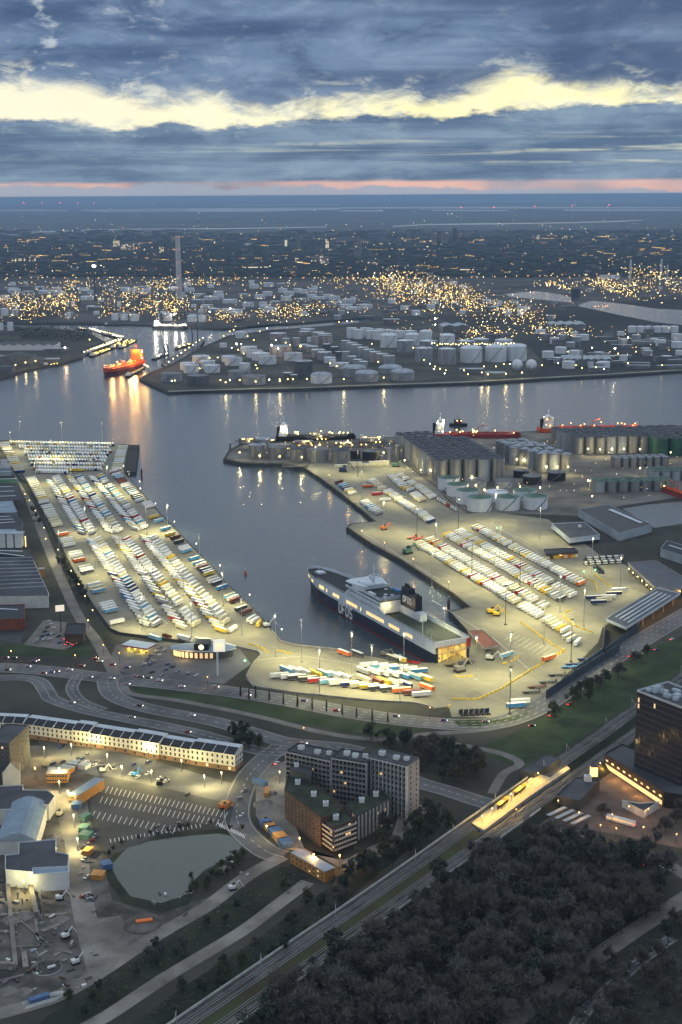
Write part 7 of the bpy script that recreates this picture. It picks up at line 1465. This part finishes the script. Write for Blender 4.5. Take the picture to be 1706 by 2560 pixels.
for k in range(9): slamp(770+k*2, 1120+rnd.uniform(-8, 8), 6, 0, WY, 'lamp among the jetty pipework', 'lamps of the jetty pipework', LY, .6) if False else None
b = MB()
for i in range(60): lampat(rnd.uniform(640, 1010), rnd.uniform(1104, 1146), rnd.uniform(3, 9), rnd.choice([LY, LY, LO]), .8)
for i in range(90): lampat(rnd.uniform(1010, 1700), rnd.uniform(1085, 1255), rnd.uniform(3, 7), rnd.choice([LY, LY, LW]), .8)
b.build('terminal_lamps', kind='stuff')
b = MB()                                                  # pipework on the jetty
for i in range(46):
    p = at(rnd.uniform(600, 1000), rnd.uniform(1108, 1150)); L = rnd.uniform(8, 40); z = rnd.uniform(1, 6); b.bar((p.x-L/2, p.y, z), (p.x+L/2, p.y+rnd.uniform(-6, 6), z), .6, PIPE); b.bar((p.x, p.y, 0), (p.x, p.y, z+rnd.uniform(0, 5)), .6, PIPD)
b.build('jetty_pipework', kind='stuff')
# rubble and gear on the building sites
b = MB(); MS = [DIRT, DIRD, DIRD, CNCR, CNCR, ROFL, PIPD, BRWN, ROFD, BLDD, BLDG, DIRT, HWHT]
for i in range(170):
    if rnd.random() < .7: px, py = rnd.uniform(-10, 240), rnd.uniform(2190, 2480)
    else: px, py = rnd.choice(((rnd.gauss(135, 14), rnd.uniform(2030, 2150)), (rnd.gauss(212, 10), rnd.uniform(2040, 2260)), (rnd.gauss(690, 22), rnd.uniform(1930, 2060)), (rnd.gauss(230, 60), rnd.gauss(1912, 10)), (rnd.uniform(540, 640), rnd.uniform(2140, 2190)), (rnd.uniform(930, 1060), rnd.uniform(2040, 2110)), (rnd.uniform(380, 600), 2290-(rnd.uniform(0, 60)))))
    if 185 < px < 225 and 2190 < py < 2440: continue
    p = at(px, py); s = rnd.uniform(.3, 1.5); b.box((p.x, p.y, .1), (s*rnd.uniform(.8, 4), s, rnd.uniform(.2, 1.2)), rnd.choice(MS), rnd.random()*3)
b.build('site_rubble', kind='stuff')
t = thing('foundation', 'pale low foundation walls and columns of the unfinished building at the lower left', 'foundation', at(70, 2380), wm=True); b = MB()
for u, v, h in (((20, 2215), (40, 2420), 1.6), ((0, 2290), (55, 2285), .8), ((0, 2330), (45, 2335), .8), ((28, 2370), (100, 2365), .7), ((0, 2420), (40, 2422), 3.0), ((60, 2380), (65, 2420), .8), ((75, 2210), (92, 2290), 2.2), ((0, 2250), (24, 2262), .8), ((105, 2330), (150, 2312), .6), ((36, 2290), (120, 2360), .5), ((0, 2455), (60, 2440), .8), ((90, 2300), (95, 2350), .5), ((110, 2210), (165, 2200), .6), ((112, 2290), (165, 2285), .5)):
    b.wall([p[:2] for p in PX([u, v])], rnd.uniform(.8, 2.6), 0, h, DIRT)
for i in range(26): p = at(rnd.uniform(5, 110), rnd.uniform(2220, 2430)); b.box((p.x, p.y, 0), (.6, .6, rnd.uniform(1.5, 4)), CNCR)
b.build('walls', parent=t)
for i, (x, y) in enumerate(((62, 2290), (150, 2300), (30, 2300), (190, 2460), (60, 2480), (20, 2478), (700, 1945), (1010, 2075), (1040, 2060), (985, 2100), (680, 1985), (660, 2010), (200, 1912), (235, 1905), (140, 2090), (470, 2230), (560, 2170))):
    p = at(x, y); t = thing('spoil_heap', 'grey-brown spoil heap on the building site, %s of its kind from the left' % ordn(sorted((62, 150, 30, 190, 60, 20, 700, 1010, 1040, 985, 680, 660, 200, 235, 140, 470, 560)).index(x)+1 if True else 1), 'heap', p, rnd.random(), 'spoil heaps'); b = MB(); r = rnd.uniform(3, 6); n = 14
    R = [(r*rnd.uniform(.8, 1.25)*math.cos(k*6.283/n), r*rnd.uniform(.7, 1.1)*math.sin(k*6.283/n)) for k in range(n)]; hh = r*.42; U = [(x_*.5+rnd.uniform(-.4, .4), y_*.5, hh*rnd.uniform(.6, .85)) for x_, y_ in R]
    for k in range(n): j = (k+1) % n; b.face([(*R[k], 0), (*R[j], 0), U[j], U[k]], DIRT); b.face([U[k], U[j], (0, 0, hh)], DIRT)
    b.build('heap', parent=t)
p = at(356, 2312); t = thing('sand_pile', 'dark round heap with an orange lit tub on the site road', 'heap', p); b = MB(); b.cyl((0, 0, 0), 9, .6, DIRD, n=18, dome=1.4); b.build('heap', parent=t); b = MB(); b.box((1, 0, 1.5), (8, 2.6, 1.2), TM['orange'], .25); b.build('tub', parent=t)
p = at(118, 2420); t = thing('pit', 'round black pit with a pale rim on the muddy site', 'pit', p); b = MB(); b.cyl((0, 0, .1), 7.5, .3, DIRT, n=20, rim=.12); b.build('rim', parent=t); b = MB(); b.cyl((0, 0, .12), 6.3, .2, HDRK, n=20); b.build('water', parent=t)
t = thing('white_boat', 'white boat moored in the ditch at the bottom left', 'boat', at(60, 2520), .55); hull(t, [(0, 1.6, 1.8), (14, 2, 2.2), (20, .2, .6)], [(0, 2, HWHT, 'hull')]); b = MB(); b.box((7, 0, 2), (9, 3, 1.4), CBLU); b.build('cabin', parent=t)
# catenary masts
for k in range(13):
    f = k/12; i = int(f*(len(UPT)-1)); p = UPT[i]
    t = thing('catenary_mast', 'slender catenary portal over both railway lines', 'catenary mast', (p[0], p[1], 4), 0, 'catenary portals'); q = LOT[min(len(LOT)-1, i)]
    b = MB(); b.bar((0, 5, 0), (0, 5, 7.5), .22, POLE); b.bar((0, 5, 7), (0, -3.5, 7), .16, POLE); b.build('post', parent=t)
# ------------------------------------------------------------------ trees
BARK = mat('bark', (.05, .042, .034), .95, .3, 1.0); LEAF = [mat('foliage_green', (.046, .060, .030), .9, .55, .35, col2=(.09, .10, .052)), mat('foliage_brown', (.10, .092, .078), .95, .5, .35, col2=(.17, .155, .132)), mat('foliage_dark', (.036, .048, .036), .95, .5, .35, col2=(.07, .085, .064)), mat('foliage_grey', (.11, .108, .10), .95, .5, .35, col2=(.18, .175, .162))]
def crown_mesh(kind, m, seed):
    r = random.Random(seed); b = MB(); bare = kind == 'bare'
    if kind == 'column': lobes = [(0, 0, 1.2+i*.95, .75-.055*i) for i in range(8)]; n, s0 = 330, .42
    else:
        lobes = [(r.gauss(0, 2.0), r.gauss(0, 2.0), 7+r.uniform(-2.2, 3.6), r.uniform(1.2, 2.9)) for _ in range(13)]; n, s0 = (2300 if bare else 1250), .50
    for i in range(n):
        x, y, z, q = r.choice(lobes); v = Vector((r.gauss(0, 1), r.gauss(0, 1), r.gauss(0, 1))).normalized()*q*r.random()**.45
        c = Vector((x, y, z))+v; a, e = Vector((r.gauss(0, 1), r.gauss(0, 1), r.gauss(0, 1))).normalized(), Vector((r.gauss(0, 1), r.gauss(0, 1), r.gauss(0, 1)))
        s = s0*r.uniform(.5, 1.35); f = .6
        if bare: a = (v.normalized()*1.2+a*.7+Vector((0, 0, .5))).normalized(); s *= 2.0; f = .11
        e = a.cross(e).normalized(); b.face([c-a*s, c+e*s*f, c+a*s, c-e*s*f], m)
    return b.mesh('crown')
def trunk_mesh(kind, seed):
    r = random.Random(seed); b = MB(); h = 7.5 if kind != 'column' else 5
    b.cyl((0, 0, 0), .28 if kind != 'column' else .14, h, BARK, n=6, r2=.08)
    if kind != 'column':
        for i in range(7): a = r.random()*6.28; z = 2.6+i*.65; L = r.uniform(1.8, 3.6); b.bar((0, 0, z), (L*math.cos(a), L*math.sin(a), z+L*.8), .12, BARK)
    return b.mesh('trunk')
TREES = {}
for k in range(6): TREES['leaf%d' % k] = (crown_mesh('bare' if k % 2 else 'leaf', LEAF[k % 4], 40+k), trunk_mesh('leaf', 80+k))
TREES['column'] = (crown_mesh('column', LEAF[2], 61), trunk_mesh('column', 62))
NTR = [0]
def tree(px, py, key, s, label, group, name='tree'):
    p = at(px, py); t = thing(name, label, 'tree', (p.x, p.y, 0), rnd.random()*6.28, group); t.scale = (s*rnd.uniform(.9, 1.15),)*2+(s*rnd.uniform(.85, 1.15),)
    for nm, me in zip(('crown', 'trunk'), TREES[key]):
        o = bpy.data.objects.new(nm, me); COL.objects.link(o); o.parent = t
    NTR[0] += 1
def inpoly(x, y, P):
    c = False; n = len(P)
    for i in range(n):
        (x0, y0), (x1, y1) = P[i], P[i-1]
        if (y0 > y) != (y1 > y) and x < (x1-x0)*(y-y0)/(y1-y0)+x0: c = not c
    return c
def wood(poly, n, keys, s, label, group, mind=8.5):
    xs = [p[0] for p in poly]; ys = [p[1] for p in poly]; got = []; tries = 0
    while len(got) < n and tries < n*60:
        tries += 1; x, y = rnd.uniform(min(xs), max(xs)), rnd.uniform(min(ys), max(ys))
        if not inpoly(x, y, poly): continue
        p = at(x, y)
        if any((p.x-q.x)**2+(p.y-q.y)**2 < mind**2 for q in got): continue
        got.append(p); tree(x, y, rnd.choice(keys), rnd.uniform(*s), label, group)
DEC = ['leaf0', 'leaf1', 'leaf2', 'leaf3', 'leaf4', 'leaf5']; DKS = ['leaf1', 'leaf1', 'leaf2', 'leaf3', 'leaf3', 'leaf5']
WOOD = [(600, 2600), (900, 2385), (1110, 2235), (1225, 2150), (1320, 2105), (1420, 2130), (1560, 2165), (1660, 2215), (1640, 2280), (1420, 2430), (1270, 2560), (1240, 2600)]
wood(WOOD, 168, DKS, (.85, 1.75), 'dark tree among many in the dense wood below the railway', 'trees of the dense wood', 7.5)
wood([(960, 2080), (1060, 2035), (1110, 2040), (1120, 2085), (1000, 2175), (900, 2240), (850, 2235), (880, 2190)], 22, ['leaf0', 'leaf2'], (.8, 1.15), 'dark bushy tree between the brick building and the railway', 'trees beside the railway', 6)
wood([(900, 1846), (1050, 1850), (1130, 1880), (1210, 1905), (1190, 1950), (1100, 1965), (1040, 1930), (1040, 1890), (960, 1876)], 26, ['leaf0', 'leaf2', 'leaf1'], (.75, 1.15), 'tree in the copse behind the apartment slab', 'trees behind the apartment slab', 7)
wood([(560, 1828), (640, 1850), (660, 1872), (600, 1880)], 8, ['leaf2', 'leaf0'], (.7, 1.0), 'tree between the road and the end of the terrace', 'trees at the terrace end', 6)
for x, y, s in ((1385, 1798, 1.1), (1432, 1762, 1.0), (1450, 1745, .9), (1470, 1738, 1.0), (1498, 1718, .9), (1512, 1708, 1.0), (1545, 1690, .8), (1590, 1655, .8), (1618, 1640, .8), (1475, 1752, .8)): tree(x, y, rnd.choice(('leaf0', 'leaf4', 'leaf1')), s, 'tree in the line between the dark barrier and the green embankment', 'trees of the right-hand road')
for x, y in ((166, 1430), (172, 1438), (178, 1448), (184, 1456), (190, 1466), (196, 1476), (201, 1486), (206, 1496), (160, 1420), (154, 1410), (98, 1312), (90, 1296), (84, 1282)): tree(x, y, rnd.choice(('leaf2', 'leaf3')), rnd.uniform(.6, .9), 'dark tree in the strip between lane and left yard', 'trees of the left strip')
for x, y in ((602, 1742), (623, 1750), (640, 1746), (674, 1752), (709, 1762), (744, 1768), (781, 1775), (817, 1780), (856, 1788), (892, 1795), (931, 1802), (970, 1806)): tree(x, y, 'column', 1.0, 'narrow dark column tree in the row below the bottom yard', 'column trees below the bottom yard', 'column_tree')
for x, y in ((1530, 2148), (1548, 2150), (1470, 2120), (1440, 2112), (1500, 2132), (1590, 2160), (1420, 2106), (1610, 2140), (1504, 2040), (1640, 2110), (1664, 2080), (1690, 2060), (1700, 2040)): tree(x, y, rnd.choice(('leaf3', 'leaf1')), rnd.uniform(.6, 1.0), 'bare brownish tree around the station square', 'trees of the station square')
wood([(280, 2140), (330, 2108), (440, 2082), (545, 2074), (600, 2086), (610, 2078), (540, 2064), (430, 2072), (300, 2110), (262, 2150)], 12, ['leaf2'], (.25, .42), 'low dark bush on the upper pond bank', 'bushes of the pond', 4)
wood([(470, 2205), (520, 2172), (600, 2130), (640, 2150), (560, 2200), (480, 2250), (450, 2252)], 14, ['leaf2', 'leaf0'], (.3, .5), 'low dark bush on the lower pond bank', 'bushes of the pond', 4)
wood([(270, 2445), (430, 2340), (600, 2240), (700, 2170), (780, 2200), (690, 2245), (560, 2330), (400, 2430), (240, 2540), (150, 2560), (140, 2520)], 16, ['leaf2', 'leaf0', 'leaf3'], (.35, .7), 'scrubby dark tree in the strip between site road and dirt path', 'scrub of the ditch strip', 5)
wood([(330, 2560), (470, 2460), (640, 2350), (760, 2260), (860, 2235), (880, 2270), (700, 2392), (540, 2500), (450, 2570)], 18, ['leaf2', 'leaf0', 'leaf3'], (.4, .85), 'scrubby dark tree between dirt path and railway', 'scrub beside the railway', 6)
wood([(1290, 2570), (1430, 2460), (1590, 2360), (1720, 2270), (1720, 2560)], 30, DKS, (.5, 1.1), 'dark tree in the lower right corner', 'trees of the lower right corner', 8)
b = MB()                                                  # undergrowth of the woods
for poly, n in ((WOOD, 5200), ([(900, 1846), (1050, 1850), (1210, 1905), (1190, 1950), (1040, 1930)], 900), ([(270, 2445), (600, 2240), (700, 2170), (780, 2200), (560, 2330), (240, 2540)], 500), ([(330, 2560), (640, 2350), (860, 2235), (880, 2270), (540, 2500)], 600), ([(1290, 2570), (1590, 2360), (1720, 2270), (1720, 2560)], 1400), ([(30, 825), (100, 820), (150, 825), (215, 832), (250, 846), (200, 856), (60, 850)], 700)):
    xs = [p[0] for p in poly]; ys = [p[1] for p in poly]; k = 0
    while k < n:
        x, y = rnd.uniform(min(xs), max(xs)), rnd.uniform(min(ys), max(ys))
        if not inpoly(x, y, poly): continue
        k += 1; p = at(x, y); far = 6 if y < 1000 else 1; s = rnd.uniform(.3, .9)*far; a = rnd.random()*6.28; h = rnd.uniform(.4, 2.4)*far
        c, q = Vector((p.x, p.y, h)), Vector((math.cos(a), math.sin(a), rnd.uniform(-.5, .5)))*s; w = Vector((-math.sin(a), math.cos(a), rnd.uniform(-.5, .5)))*s*.7
        b.face([c-q, c+w, c+q, c-w], LEAF[2] if rnd.random() < .8 else LEAF[0])
b.build('undergrowth', kind='stuff')
print('trees', NTR[0], 'barriers', len(YB))
# ------------------------------------------------------------------ haze
def haze():
    b = MB(); b.prism([(-110000, -3000), (110000, -3000), (110000, 172000), (-110000, 172000)], WZ-2.6, 349.5, CONC)
    b.face([(-110000, -3000, WZ-2.6), (-110000, 172000, WZ-2.6), (110000, 172000, WZ-2.6), (110000, -3000, WZ-2.6)], CONC)
    m = bpy.data.materials.new('haze_air'); m.use_nodes = True; t = m.node_tree; t.nodes.clear()
    v = nd(t, 'ShaderNodeVolumePrincipled'); v.inputs['Color'].default_value = (.46, .68, .98, 1); v.inputs['Density'].default_value = 3.5e-5
    v.inputs['Anisotropy'].default_value = .1
    o = nd(t, 'ShaderNodeOutputMaterial'); lk(t, v.outputs[0], o.inputs['Volume'])
    b.ms = [m]; o = b.build('haze', kind='stuff')
HAZE = True
if HAZE: haze()
